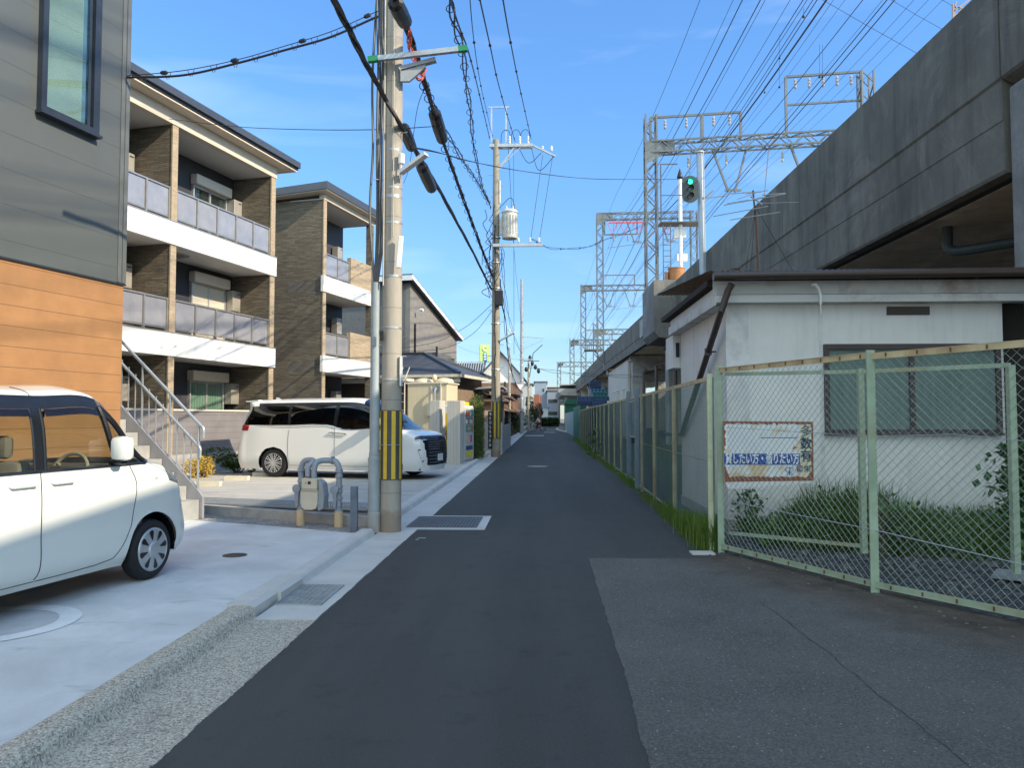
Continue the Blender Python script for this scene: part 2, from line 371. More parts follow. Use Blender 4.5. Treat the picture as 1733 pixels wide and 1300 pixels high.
kerb('kerb_farther', -2.27, 31.2, 90, M_gut, .17, .12, .05, 2)
strip('kerb_bend', [(2.55, 82), (2.75, 82), (2.3, 92), (2.1, 104), (2.6, 118), (2.4, 118), (1.85, 104), (2.05, 92)], .11, M_gut, .13)
# the concrete parking pad of the near house, the pebble strip and the low wall
strip('parking_pad', [(-16, -4), (-2.40, -4), (-2.40, 5.86), (-2.42, 5.87), (-2.42, 6.37), (-2.36, 6.96), (-2.36, 9.98), (-2.50, 10.02), (-3.4, 10.45), (-5.2, 11.2), (-5.3, 11.6), (-16, 14)], .022, M_pad, .045)
strip('pebble_strip', [(-2.36, 9.985), (-2.36, 10.72), (-5.5, 12.05), (-5.25, 11.25), (-3.4, 10.47), (-2.5, 10.03)], .010, M_peb, .03)
M_pale = mat('white_marking', (.62, .64, .64), .7, 0, .1, 8)
b = MB(); n = 48
for k in range(n):
    a0, a1 = 2*PI*k/n, 2*PI*(k+1)/n; cx, cy = G(-10, 1062)[:2]
    b.quad(*[(cx+r*math.cos(a), cy+r*math.sin(a), .0262) for r, a in ((.41, a0), (.56, a0), (.56, a1), (.41, a1))])
struct(b.build('painted_ring', mat('worn_white_paint', (.66, .68, .68), .8, 0, .08, 8)))
b = MB(); b.lathe([(.405, .0236), (.405, .0250)], 40, c=(cx, cy, 0)); struct(b.build('concrete_disc', mat('disc_concrete', (.45, .46, .46), .8, 0, .12, 5)))
# low wall, gutter channel and long steel grate before the apartment parking
wl = MB(); wl.extr([Vector((-2.40, 10.62, -.02)), Vector((-2.40, 10.76, -.02)), Vector((-5.6, 12.22, -.02)), Vector((-5.6, 12.08, -.02))], (0, 0, .17))
tag(wl.build('low_wall', M_conc), 'low grey concrete kerb wall behind the gas meter pipes', 'wall')
strip('apartment_lot', [(-2.36, 12.95), (-2.36, 31.5), (-3.3, 31.5), (-16, 29), (-16, 14.6), (-6.2, 13.9)], .075, M_lot, .10)
strip('drain_channel', [(-2.36, 10.8), (-2.36, 12.9), (-6.2, 13.85), (-8, 14.3), (-8, 12.6), (-5.6, 12.24)], .012, mat('mossy_drain_concrete', (.20, .17, .13), .9, 0, .35, 5, .4), .035)
gr = MB(); ux, uy = -.9705, .2411
for i in range(104):
    t = .02+i*.036; x, y = -2.40+ux*t, 12.1+uy*t
    gr.extr([Vector((x, y, .045)), Vector((x+.016*ux, y+.016*uy, .045)), Vector((x+.016*ux-uy*.6, y+.016*uy-ux*.6, .075)), Vector((x-uy*.6, y-ux*.6, .075))], (0, 0, .03))
for s_ in (0, .3, .6): gr.bar((-2.40-uy*s_, 12.1-ux*s_, .062+.05*s_), (-2.40+ux*3.8-uy*s_, 12.1+uy*3.8-ux*s_, .062+.05*s_), .03, .03)
tag(gr.build('drain_grate', M_galv), 'long ribbed steel drain grate lying before the apartment parking', 'grate')
# white bay lines
bl = MB()
def line(p, q, w, z, b=bl):
    p, q = Vector(p), Vector(q); d = (q-p).normalized(); n_ = Vector((-d.y, d.x))*w/2
    b.quad((p.x-n_.x, p.y-n_.y, z), (q.x-n_.x, q.y-n_.y, z), (q.x+n_.x, q.y+n_.y, z), (p.x+n_.x, p.y+n_.y, z))
for (a, c) in (((345, 832), (622, 832)), ((400, 818), (640, 819)), ((676, 818), (742, 818)), ((676, 835), (715, 836))):
    p, q = G(*a, .075), G(*c, .075); line((p.x, p.y), (q.x, q.y), .10, .0792)
struct(bl.build('parking_lines', M_pale))
# things lying in the surfaces
def tread_grate(name, x0, x1, y0, y1, z, label, pitch, m, w=.008):
    b = MB(); pit = MB().box(x0, x1, y0, y1, z-.03, z-.0125)
    x = x0+pitch/2
    while x < x1: b.box(x-w/2, x+w/2, y0, y1, z-.012, z+.004); x += pitch
    y = y0+pitch/2
    while y < y1: b.box(x0, x1, y-w/2, y+w/2, z-.012, z+.0035); y += pitch
    for a in ((x0-.015, x0, y0-.015, y1+.015), (x1, x1+.015, y0-.015, y1+.015), (x0, x1, y0-.015, y0), (x0, x1, y1, y1+.015)): b.box(*a, z-.03, z+.006)
    o = b.build(name, m); pit.build('pit', mat('pit_black', (.012, .013, .014), .9), o); return tag(o, label, 'grate')
M_gr = mat('worn_grate_steel', (.36, .38, .385), .5, .5, .2, 8)
tread_grate('drain_grate', -2.15, -1.80, 6.22, 6.93, .012, 'square steel mesh drain grate let into the gutter by the kerb', .046, M_gr, .013)
ap = MB(); ap.box(-1.88, -.78, 10.5, 10.63, -.02, .009); ap.box(-1.88, -.78, 11.80, 11.93, -.02, .009); ap.box(-.90, -.78, 10.63, 11.80, -.02, .009)
struct(ap.build('grate_surround', M_gut))
tread_grate('drain_grate', -1.87, -.92, 10.66, 11.78, .010, 'wide chequered steel cover across the road edge past the pole', .05, mat('chequer_steel', (.13, .13, .135), .55, .4, .2), .018)
def manhole(x, y, r, z, label, m):
    b = MB(); b.lathe([(r, z-.02), (r, z+.006), (r-.02, z+.007), (r-.025, z+.003), (.01, z+.003)], 28, c=(x, y, 0))
    for k in range(-3, 4):
        w = math.sqrt(max(0, (r*.85)**2-(k*r*.24)**2)); b.box(x-w, x+w, y+k*r*.24-.008, y+k*r*.24+.008, z+.003, z+.008)
    return tag(b.build('manhole_cover', m), label, 'manhole cover')
M_iron = mat('cast_iron', (.11, .085, .07), .6, .4, .2)
manhole(-3.35, 8.33, .13, .022, 'small round brown cover in the pale parking concrete', M_iron)
manhole(-.14, 24.3, .32, .0, 'round pale cover set in the asphalt far up the lane', mat('pale_iron', (.30, .29, .27), .5, .3))
b = MB()
for px, py, l in ((714, 911.5, .10), (706, 914, .04), (905, 737.5, 1.6), (930, 732, 1.2), (935, 727.5, 1.6)):
    p = G(px, py); w = .02 if py > 800 else .9
    b.quad((p.x-l/2, p.y-w, .0045), (p.x+l/2, p.y-w*.9, .0045), (p.x+l/2, p.y+w, .0045), (p.x-l/2, p.y+w*.8, .0045))
struct(b.build('road_paint', M_pale))
# yard behind the fence
strip('yard', [(2.02, 8.88), (3.56, 5.86), (6.7, 2.4), (40, 2.4), (40, 120), (8, 120), (2.72, 75), (2.3, 45), (2.08, 14)], -.004, M_grav, .02)
st = MB(); random.seed(12)
for i in range(900):
    t = random.random(); x = 2.1+random.random()**1.3*5; y = 8.6-(x-2.1)*1.25+random.random()*3.2
    if (x-2.0)*.89+(y-8.8)*.456 < .06: continue
    r = random.uniform(.012, .05); z = random.uniform(0, .6)
    st.add([(x+r*math.cos(a+z)*random.uniform(.7, 1.2), y+r*math.sin(a+z)*random.uniform(.7, 1.2), h*r*.7) for h in (0, 1) for a in (0, 1.5, 3.1, 4.6)], [(4, 5, 6, 7), (0, 1, 5, 4), (1, 2, 6, 5), (2, 3, 7, 6), (3, 0, 4, 7)])
tag(st.build('stones', mat('yard_stone', (.11, .115, .12), .9, 0, .4, 3)), 'loose grey stones scattered over the yard behind the mesh fence', 'stones', kind='stuff')
b = MB()
for i in range(60):
    p = (2.02+i*.075*.46, 8.76-i*.075*.89) if i else (1.95, 8.8); x = p[0]-random.uniform(.02, .35); y = p[1]-random.uniform(0, .2)
    r = random.uniform(.005, .015); b.ball((x, y, r*.3), r, 4, (1.3, 1, .7))
tag(b.build('pebbles', mat('dirty_pebble', (.12, .105, .09), .9, 0, .3)), 'dirty pebbles strewn on the asphalt along the fence foot', 'pebbles', kind='stuff')
hp = MB().bbox(1.66, 1.92, 8.66, 8.84, 0, .022, .006)
tag(hp.build('loose_slab', M_gut), 'small flat concrete slab at the corner post of the fence', 'slab')
# ================================================================== LEFT: NEAR GREY HOUSE
RZ = -math.radians(12.5)
def loc_frame(o): return o.matrix_world if False else Matrix.Translation(o.location) @ Matrix.Rotation(o.rotation_euler.z, 4, 'Z')
M_gsid = siding('grey_metal_siding', (.094, .105, .103), .40, .007, .72, .1, .42, .035)
M_wood = siding('orange_wood_siding', (.375, .195, .082), .232, .006, .4, .0, .55, .14, .5, .5, None, (.27, .125, .05))
M_dfr = mat('dark_window_frame', (.035, .045, .06), .35, .3)
H = thing('grey_house', 'near house with grey metal siding above orange wooden boards', 'house', (A(208.5, 600, 10.0).x, 10.0, 0), RZ)
ZO = 3.30
MB().box(-9, 0, -13, 0, ZO+.012, 10.5).build('siding', M_gsid, H)
MB().box(-9, -.012, -13, -.012, .0, ZO).build('wooden_cladding', M_wood, H)
b = MB(); b.box(-9, .012, -13, .012, ZO-.012, ZO+.012); b.build('flashing', mat('flashing', (.04, .05, .06), .4, .4), H)
b = MB(); b.box(.0, .014, -.145, -.085, ZO+.02, 10.5); b.box(.0, .010, -.06, .008, ZO+.02, 10.5); b.build('corner_trim', mat('corner_trim', (.115, .125, .122), .4), H)
# the tall window: measured on the facade plane
def onfac(o, px, py, xl=0.):
    """facade coordinates (y, z) of a picture point on the plane x = xl of a rotated building"""
    M = loc_frame(o).inverted(); c = M @ CAM; d = M.to_3x3() @ ray(px, py); t = (xl-c.x)/d.x; p = c+d*t; return p.y, p.z
y1, zb = onfac(H, 160, 231); y0, _ = onfac(H, 61, 190)
wz0, wz1 = zb, zb+2.6
b = MB()
for a in ((y0, y1, wz0, wz0+.07), (y0, y1, wz1-.07, wz1), (y0, y0+.07, wz0+.07, wz1-.07), (y1-.10, y1, wz0+.07, wz1-.07)): b.box(.003, .075, *a)
w = b.build('window', M_dfr, H)
b = MB(); b.box(.004, .05, y0+.07, y0+.10, wz0+.07, wz1); b.box(.02, .05, y1-.17, y1-.13, wz0+.07, wz1); b.box(.005, .11, y0-.02, y1+.02, wz0-.035, wz0); b.build('sill', M_dfr, w)
MB().box(.040, .044, y0+.10, y1-.13, wz0+.07, wz1-.07).build('pane', glass('window_glass_clear', (.8, .9, .92), .01, .9), w)
b = MB(); z = wz0+.08
while z < wz1-.08:
    b.quad((.022, y0+.10, z), (.022, y1-.24, z), (.017, y1-.24, z+.0165), (.017, y0+.10, z+.0165)); z += .0185
b.build('blind', mat('blind_slats', (.74, .72, .54), .6, 0, .1, 2), w)
MB().quad((.006, y0+.07, wz0+.05), (.006, y1-.05, wz0+.05), (.006, y1-.05, wz1), (.006, y0+.07, wz1)).build('lining', mat('window_lining', (.26, .36, .42), .6), w)
# ------------------------------------------------------------------ outdoor stair behind that house
M_stp = mat('stair_concrete', (.34, .34, .32), .85, 0, .15, 5, .2)
ST = thing('staircase', 'concrete outdoor stair with galvanised handrails beside the orange cladding', 'staircase', tuple(G(336, 880))[:2]+(0,), RZ)
b = MB(); run, rise = .222, .20
for i in range(16):
    b.box(-.03-(i+1)*run, -.03-i*run+.03, -1.05, .0, max(0, (i-2)*rise), .30+i*rise)
b.build('steps', M_stp, ST)
b = MB(); b.extr([Vector(p) for p in ((.05, .01, .02), (.05, .01, .34), (-.05, .01, .46), (-4.0, .01, .46+3.95*.9), (-4.0, .01, .06+3.95*.9), (-.10, .01, .02))], (0, .05, 0)); b.build('stringer', mat('stringer_grey', (.30, .30, .32), .5, .1, .1, 5, streak=.2), ST)
def rail(y, parent):
    sl = rise/run; z0 = .22; b = MB()
    b.tube(catmull([(.03, y, z0+1.0), (.03, y, z0+1.14), (-.02, y, z0+1.19), (-.10, y, z0+1.26)], 4)+[(-4.0, y, z0+1.26+3.9*sl)], .024, 10)
    b.tube(catmull([(-.02, y, z0+.70), (-.02, y, z0+.84), (-.06, y, z0+.89), (-.14, y, z0+.96)], 4)+[(-4.0, y, z0+.96+3.86*sl)], .022, 10)
    r_ = b.build('handrail', M_galv, parent, True)
    for i in range(30):
        x = -.05-i*.128; zt = z0+1.20-x*sl if i % 4 == 0 else z0+.90-x*sl
        p = MB(); p.tube([(x, y, z0+.16-x*sl), (x, y, zt)], .017 if i % 4 == 0 else .010, 6); p.build('baluster', M_galv, parent, True)
    return r_
rail(.035, ST)
rl = MB(); sl = rise/run
#(catmull([(-.82, 1.2, 1.20), (-.82, 1.2, 1.36), (-.86, 1.2, 1.43), (-.92, 1.2, 1.49)], 4)+[(-4.6, 1.2, 1.49+3.68*sl)], .022, 8)

# ================================================================== APARTMENT BLOCKS
M_st = stack_stone('stacked_stone_brown', (.265, .225, .162), (.150, .125, .092), (.075, .062, .047))
M_st2 = stack_stone('stacked_stone_light', (.55, .44, .30), (.44, .35, .235), (.28, .21, .14), .05)
M_band = siding('white_band_siding', (.80, .79, .75), .15, .006, .86, 0, .6, .02, 0, .25)
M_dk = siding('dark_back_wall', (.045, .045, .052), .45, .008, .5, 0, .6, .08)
M_low = siding('grey_plank_wall', (.215, .20, .20), .16, .006, .5, 0, .7, .10)
M_sof = mat('soffit', (.62, .60, .57), .7, 0, .04)
M_roof = mat('roof_metal', (.075, .085, .10), .38, .3, .1)
M_roofs = mat('eave_board', (.60, .52, .42), .7, 0, .05)
M_shut = siding('shutter_slats', (.66, .60, .48), .06, .008, .55, 0, .5, .03)
M_shbox = mat('shutter_box', (.62, .57, .48), .5, 0, .04)
M_wfr = mat('silver_window_frame', (.50, .50, .50), .35, .5)
M_rpost = mat('rail_aluminium', (.40, .38, .35), .35, .6)
def frosted():
    g = N('frosted_panel'); g.done(g.mix(g.ramp(g.noise(3, 4), .3, .7), (.235, .24, .265), (.30, .30, .325)), .12, 0, .9); g.p.inputs['Coat Weight'].default_value = .6; return MATS['frosted_panel']
M_fro = frosted()
M_heat = mat('heater_metal', (.46, .43, .38), .4, .4, .06)
M_cur = None
def curtain():
    g = N('curtain'); sp = g.n('SeparateXYZ'); g.l(g.tc, sp.inputs[0])
    w = g.math('SINE', g.math('MULTIPLY', sp.outputs[1], 55.)); k = g.mix(g.ramp(w, -1., 1.), (.40, .50, .42), (.62, .70, .60)); g.done(k, .8); return MATS['curtain']
M_cur = curtain()
M_wg = glass('window_glass', (.80, .88, .85), .02, .93, 1.6)
def balc_window(P, y0, y1, xb, f, kind):
    """sliding window with a roller-shutter box, f = floor level"""
    w = MB(); z0, z1 = f+.12, f+1.95
    for a in ((y0, y1, z0, z0+.05), (y0, y1, z1-.05, z1), (y0, y0+.05, z0+.05, z1-.05), (y1-.05, y1, z0+.05, z1-.05)): w.box(xb+.002, xb+.09, *a)
    ym = (y0+y1)/2; w.box(xb+.02, xb+.07, ym-.03, ym+.03, z0+.05, z1-.05)
    W_ = w.build('window', M_wfr, P)
    MB().bbox(xb+.003, xb+.24, y0-.04, y1+.04, z1+.005, z1+.30, .03).build('shutter_box', M_shbox, W_)
    if kind == 'shut': MB().box(xb+.045, xb+.065, y0+.05, y1-.05, z0+.05, z1-.05).build('shutter', M_shut, W_)
    else:
        MB().box(xb+.040, xb+.045, y0+.05, ym-.03, z0+.05, z1-.05).box(xb+.055, xb+.06, ym+.03, y1-.05, z0+.05, z1-.05).build('pane', M_wg, W_)
        if kind == 'curtain': MB().box(xb+.006, xb+.02, y0+.05, y1-.05, z0+.05, z1-.05).build('curtain', M_cur, W_)
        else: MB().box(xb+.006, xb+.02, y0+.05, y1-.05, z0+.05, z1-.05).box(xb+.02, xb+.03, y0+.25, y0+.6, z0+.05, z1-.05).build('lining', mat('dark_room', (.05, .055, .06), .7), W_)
def heater(P, y, xb, z):
    b = MB(); b.bbox(xb+.06, xb+.32, y-.19, y+.19, z, z+.62, .015); b.box(xb+.002, xb+.06, y-.1, y+.1, z+.1, z+.5)
    h = b.build('water_heater', M_heat, P)
    b = MB(); b.box(xb+.30, xb+.326, y+.02, y+.15, z+.52, z+.55)
    for k in range(5): b.tube([(xb+.15, y-.12+k*.06, z), (xb+.15, y-.12+k*.06, z-.2)], .012, 6)
    b.build('pipe', M_black, h)
    g_ = MB(); g_.box(xb+.34, xb+.35, y-.05, y-.02, z, z+.1)
def railing(P, y0, y1, z0, n, x=0.):
    """frosted panels between aluminium posts; one part per span"""
    r = MB(); r.box(x-.09, x-.02, y0, y1, z0+.80, z0+.84); r.box(x-.075, x-.035, y0, y1, z0+.07, z0+.10); R_ = r.build('balcony_railing', M_rpost, P)
    step = (y1-y0)/n
    for i in range(n+1):
        y = min(max(y0+i*step, y0+.025), y1-.025); MB().box(x-.085, x-.015, y-.022, y+.022, z0, z0+.80).build('post', M_rpost, R_)
    for i in range(n): MB().box(x-.060, x-.052, y0+i*step+.03, y0+(i+1)*step-.03, z0+.11, z0+.795).build('panel', M_fro, R_)
def apartment(name, label, loc, rz, bays, depth, lower, kinds, body_back, D=1.35):
    P = thing(name, label, 'apartment building', loc, rz, 'brown stone apartment blocks')
    # bays: list of (y0, y1); pillars stand between and at the ends
    ya, yb = bays[0][0]-.2, bays[-1][1]+.2
    fl = (.62, 3.43, 6.22); bands = ((3.06, 3.63), (5.85, 6.42))
    MB().box(-D-body_back, -D, ya+.0, yb-.0, 0, 9.0).build('wall', M_st, P)
    b = MB()
    for (y0, y1) in bays: b.box(-D, -D+.012, y0, y1, 0, 9.05)
    b.build('back_wall', M_dk, P)
    return P, ya, yb, fl, bands, D
M_pil = M_st
B1 = thing('apartment_building', 'nearer three storey block of brown stacked stone with white balcony bands', 'apartment building', tuple(A(462, 600, 23.0))[:2]+(0,), -math.radians(13.4), 'brown stone apartment blocks')
D = 1.35; yL, yR = onfac(B1, 287.5, 480)[0], onfac(B1, 296, 480)[0]; bays = [(-8.6, yL), (yR, -.2)]
MB().box(-9, -D, -8.8, -.0, 0, 8.9).build('wall', M_st, B1)
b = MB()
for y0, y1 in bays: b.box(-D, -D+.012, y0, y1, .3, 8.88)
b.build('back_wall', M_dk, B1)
for y0, y1 in ((-8.8, -8.6), (yL, yR), (-.2, 0)):
    p = MB().box(-D+.0, -.03, y0, y1, 0, 8.88).build('partition', M_st, B1)
    MB().box(-.03, .012, y0-.012, y1+.012, 0, 8.88).build('pillar_face', M_st2, p)
for z0, z1 in ((3.06, 3.63), (5.85, 6.42)):
    s_ = MB().box(-D, .03, -8.8, .03, z0+.02, z1-.2).build('balcony_slab', M_sof, B1)
    MB().box(-.06, .05, -8.82, .05, z0, z1).build('band', M_band, s_)
    MB().box(-.08, .062, -8.82, .062, z1, z1+.03).build('coping', M_rpost, s_)
MB().box(-D, .03, -8.8, 0, .0, .6).build('ground_slab', M_conc, B1)
l_ = MB(); l_.box(-.09, -.0, yR, -.2, .25, 1.70); l_.box(-.09, -.0, -8.6, yL, .25, 1.70); l_.build('terrace_wall', M_low, B1)
l_ = MB(); l_.box(-.12, .03, yR+.01, -.21, 1.70, 1.75); l_.box(-.12, .03, -8.6, yL-.01, 1.70, 1.75); l_.build('terrace_coping', M_shbox, B1)
b = MB(); b.box(-.10, .04, -8.8, .02, 0, .25); b.build('footing', M_stp, B1)
b = MB(); b.box(-D, -.03, -8.75, -.01, 8.89, 8.95); b.build('top_ceiling', M_sof, B1)
b = MB(); b.box(-.16, .035, -8.85, .035, 8.88, 9.22); b.build('lintel', M_roofs, B1)
b = MB(); b.box(-9.3, .40, -9.2, .57, 9.225, 9.26); b.build('eave_soffit', M_roofs, B1)
b = MB(); b.add([(-9.4, -9.3, 9.6), (.42, -9.3, 9.28), (.42, .60, 9.28), (-9.4, .60, 9.6), (-9.4, -9.3, 9.88), (.42, -9.3, 9.55), (.42, .60, 9.55), (-9.4, .60, 9.88)], [(0, 3, 2, 1), (4, 5, 6, 7), (0, 1, 5, 4), (1, 2, 6, 5), (2, 3, 7, 6), (3, 0, 4, 7)])
r_ = b.build('roof', M_roof, B1)
b = MB(); b.box(.422, .50, -9.3, .61, 9.34, 9.52); b.build('gutter', M_roof, r_)
for f, z1 in ((3.43, 3.66), (6.22, 6.45)):
    railing(B1, yR+.02, -.22, z1, 5); railing(B1, -8.58, yL-.02, z1, 5)
for f, k in ((.62, 'curtain'), (3.43, 'shut'), (6.22, 'open')):
    balc_window(B1, -2.15, -.62, -D+.012, f, k); balc_window(B1, -6.6, -5.1, -D+.012, f, k); heater(B1, -.40, -D+.012, f+1.32); heater(B1, -4.85, -D+.012, f+1.32)
b = MB(); b.box(-.9, -.55, -3.6, -3.15, 5.82, 5.868); b.build('hatch', M_rpost, B1)
# second block
B2 = thing('apartment_building', 'farther brown stone block with an open corner balcony, next to the striped pole', 'apartment building', tuple(A(545.5, 600, 26.2))[:2]+(0,), -math.radians(13.4), 'brown stone apartment blocks')
E2 = 3.9
MB().box(-9, -D, 0, E2, 0, 9.2).build('wall', M_st, B2)
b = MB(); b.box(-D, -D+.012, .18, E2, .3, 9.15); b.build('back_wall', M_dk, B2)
p = MB().box(-D, -.03, 0, .18, 0, 9.15).build('side_wall', M_st, B2)
MB().box(-.03, .012, -.012, .19, 0, 9.15).build('pillar_face', M_st2, p)
MB().box(-.22, .012, E2-.2, E2+.0, 0, 9.15).build('corner_column', M_st, B2)
for z0, z1 in ((3.12, 3.69), (5.92, 6.48)):
    s_ = MB().box(-D, .03, .0, E2+.03, z0+.02, z1-.2).build('balcony_slab', M_sof, B2)
    MB().box(-.06, .05, -.05, E2+.05, z0, z1).box(-D, -.06, E2-.06, E2+.05, z0, z1).build('band', M_band, s_)
    MB().box(-.14, .014, 2.0, E2-.2, z1, z1+1.02).box(-D, -.14, E2-.13, E2+.014, z1, z1+1.02).build('parapet', M_st2, B2)
    railing(B2, .2, 1.98, z1, 2)
MB().box(-.14, .014, .2, E2-.2, .0, 1.7).build('terrace_wall', M_low, B2)
b = MB(); b.box(-D-.5, .0, .01, E2-.01, 9.16, 9.2); b.build('top_ceiling', M_sof, B2)
b = MB(); b.box(-.16, .03, -.03, E2+.03, 9.15, 9.36); b.build('lintel', M_roofs, B2)
b = MB(); b.add([(-9.4, -.40, 8.98), (.34, -.40, 9.40), (.34, E2+.5, 9.40), (-9.4, E2+.5, 8.98), (-9.4, -.40, 9.2), (.34, -.40, 9.66), (.34, E2+.5, 9.66), (-9.4, E2+.5, 9.2)], [(0, 3, 2, 1), (4, 5, 6, 7), (0, 1, 5, 4), (1, 2, 6, 5), (2, 3, 7, 6), (3, 0, 4, 7)])
r_ = b.build('roof', M_roof, B2)
b = MB(); b.add([(-9.3, -.36, 8.975), (.30, -.36, 9.393), (.30, E2+.46, 9.393), (-9.3, E2+.46, 8.975), (-9.3, -.36, 8.93), (.30, -.36, 9.365), (.30, E2+.46, 9.365), (-9.3, E2+.46, 8.93)], [(0, 1, 2, 3), (4, 7, 6, 5), (0, 4, 5, 1), (1, 5, 6, 2), (2, 6, 7, 3), (3, 7, 4, 0)])
b.build('eave_soffit', M_roofs, r_)
for f, k in ((.62, 'shut'), (3.46, 'shut'), (6.25, 'open')): balc_window(B2, .5, 1.95, -D+.012, f, k); heater(B2, 3.1, -D+.012, f+1.32)
# wheel stops, bushes and ferns by the parking
M_stop = mat('cream_concrete', (.60, .55, .42), .8, 0, .1, 8, .1)
def wheel_stop(px, py, label):
    o = MB().extr([Vector(p) for p in ((-.28, -.07, 0), (.28, -.07, 0), (.28, -.045, .10), (-.28, -.045, .10))], (0, .12, 0)).build('wheel_stop', M_stop)
    p = G(px, py, .075); o.location = (p.x, p.y, .075); o.rotation_euler = (0, 0, RZ+.15); tag(o, label, 'wheel stop', 'concrete wheel stops in the parking')
wheel_stop(352, 823, 'cream wheel stop nearest the stair foot'); wheel_stop(401, 813, 'cream wheel stop in front of the ferns')
wheel_stop(447, 806.5, 'cream wheel stop hidden behind the minivan rear tyre')
def leafmat(name, a, b, tr=.25):
    if name in MATS: return MATS[name]
    g = N(name); oi = g.n('NewGeometry'); k = g.mix(oi.outputs['Random Per Island'], a, b)
    k = g.mix(g.ramp(g.noise(2.5, 3), .35, .7, 0, .4), k, tuple(v*.6 for v in col(a)[:3]))
    g.done(k, .55, spec=.3)
    d = g.n('BsdfTranslucent'); g.l(k, d.inputs[0]); mx = g.n('MixShader', n0=tr); o = g.t.nodes['Material Output']
    g.l(g.p.outputs[0], mx.inputs[1]); g.l(d.outputs[0], mx.inputs[2]); g.l(mx.outputs[0], o.inputs[0]); return MATS[name]
def leaves(b, pts, size, flat=.5, fold=True, aspect=.5):
    for p in pts:
        s_ = size*random.uniform(.6, 1.3); a = random.uniform(0, 2*PI); t = random.uniform(-flat, flat)*1.5
        d = Vector((math.cos(a)*math.cos(t), math.sin(a)*math.cos(t), math.sin(t))); r = random.uniform(-1, 1)
        q = d.cross(Vector((r*.6, random.uniform(-.6, .6), 1))).normalized(); up = d.cross(q)
        p = Vector(p); b.add([p-d*s_*.5, p+q*s_*aspect*.5+up*s_*.08, p+d*s_*.5, p-q*s_*aspect*.5+up*s_*.08], [(0, 1, 2, 3)])
    return b
def blobpts(n, c, r, shell=.55, lumps=5):
    cs = [Vector((random.gauss(0, .38)*r[0], random.gauss(0, .38)*r[1], random.gauss(0, .38)*r[2])) for _ in range(lumps)]+[Vector((0, 0, 0))]
    out = []
    while len(out) < n:
        k = random.choice(cs); v = Vector((random.gauss(0, 1), random.gauss(0, 1), random.gauss(0, 1))).normalized()*random.uniform(shell, 1)**.5*random.uniform(.75, 1)
        out.append(Vector(c)+k+Vector((v.x*r[0]*.6, v.y*r[1]*.6, v.z*r[2]*.6)))
    return out
L_yel = leafmat('yellow_leaves', (.75, .42, .06), (.50, .48, .08)); L_grn = leafmat('green_leaves', (.045, .10, .02), (.10, .17, .035))
L_dk = leafmat('dark_leaves', (.02, .055, .015), (.045, .09, .02)); L_red = leafmat('reddish_leaves', (.38, .12, .04), (.30, .32, .06))
def shrub(name, c, r, n, size, m, label, stem=True, cat='shrub', group=None, trunk_h=None):
    T = thing(name, label, cat, (c[0], c[1], 0), 0, group)
    leaves(MB(), blobpts(n, (0, 0, c[2]), r), size).build('foliage', m, T)
    if stem:
        b = MB()
        for k in range(7):
            a = k*.9; b.tube([(random.uniform(-.04, .04), random.uniform(-.04, .04), .0), (r[0]*.3*math.cos(a), r[1]*.3*math.sin(a), c[2]*.6), (r[0]*.6*math.cos(a), r[1]*.6*math.sin(a), c[2]+r[2]*.3)], [.018, .012, .005], 5)
        b.build('stem', mat('bark', (.10, .07, .05), .9), T)
    return T
p = G(352, 812); shrub('flowering_shrub', (p.x, p.y-.2, .42), (.45, .45, .38), 900, .075, L_yel, 'small yellow and green leaved bush at the foot of the stair')
p = G(400, 806); shrub('fern_bush', (p.x, p.y+.1, .40), (.75, .4, .38), 1100, .11, L_grn, 'dark green ferny bush between the stair and the minivan')
p = G(330, 812); shrub('low_shrub', (p.x, p.y, .3), (.3, .3, .25), 300, .07, L_grn, 'low pale green bush partly behind the stair railing')
# ================================================================== VEHICLES
def paint(name, c):
    g = N(name); g.done(c, .28, 0, .5); g.p.inputs['Coat Weight'].default_value = 1.0; g.p.inputs['Coat Roughness'].default_value = .03
    k = g.mix(g.ramp(g.noise(1.5, 5), .35, .7), tuple(v*.985 for v in col(c)[:3]), c); g.l(k, g.p.inputs['Base Color']); return MATS[name]
P_van = paint('cream_white_paint', (.74, .75, .70)); P_mpv = paint('pearl_white_paint', (.78, .775, .75))
M_cg = glass('car_glass', (.86, .90, .84), .01, .86, 1.5); M_cgd = glass('dark_car_glass', (.10, .11, .12), .01, .5, 1.6); M_cgf = glass('windscreen_glass', (.6, .68, .72), .01, .7, 1.6)
M_trim = mat('black_trim', (.010, .012, .016), .25); M_chr = mat('chrome', (.75, .75, .77), .12, 1., .03); M_int = mat('cabin_plastic', (.06, .058, .055), .7)
M_seat = mat('seat_fabric', (.10, .09, .08), .9, 0, .1); M_lens = glass('lamp_glass', (.9, .92, .95), .02, .9, 1.5); M_hub = mat('wheel_silver', (.50, .52, .54), .35, .6, .05)
M_seam = mat('door_gap', (.02, .02, .022), .8)
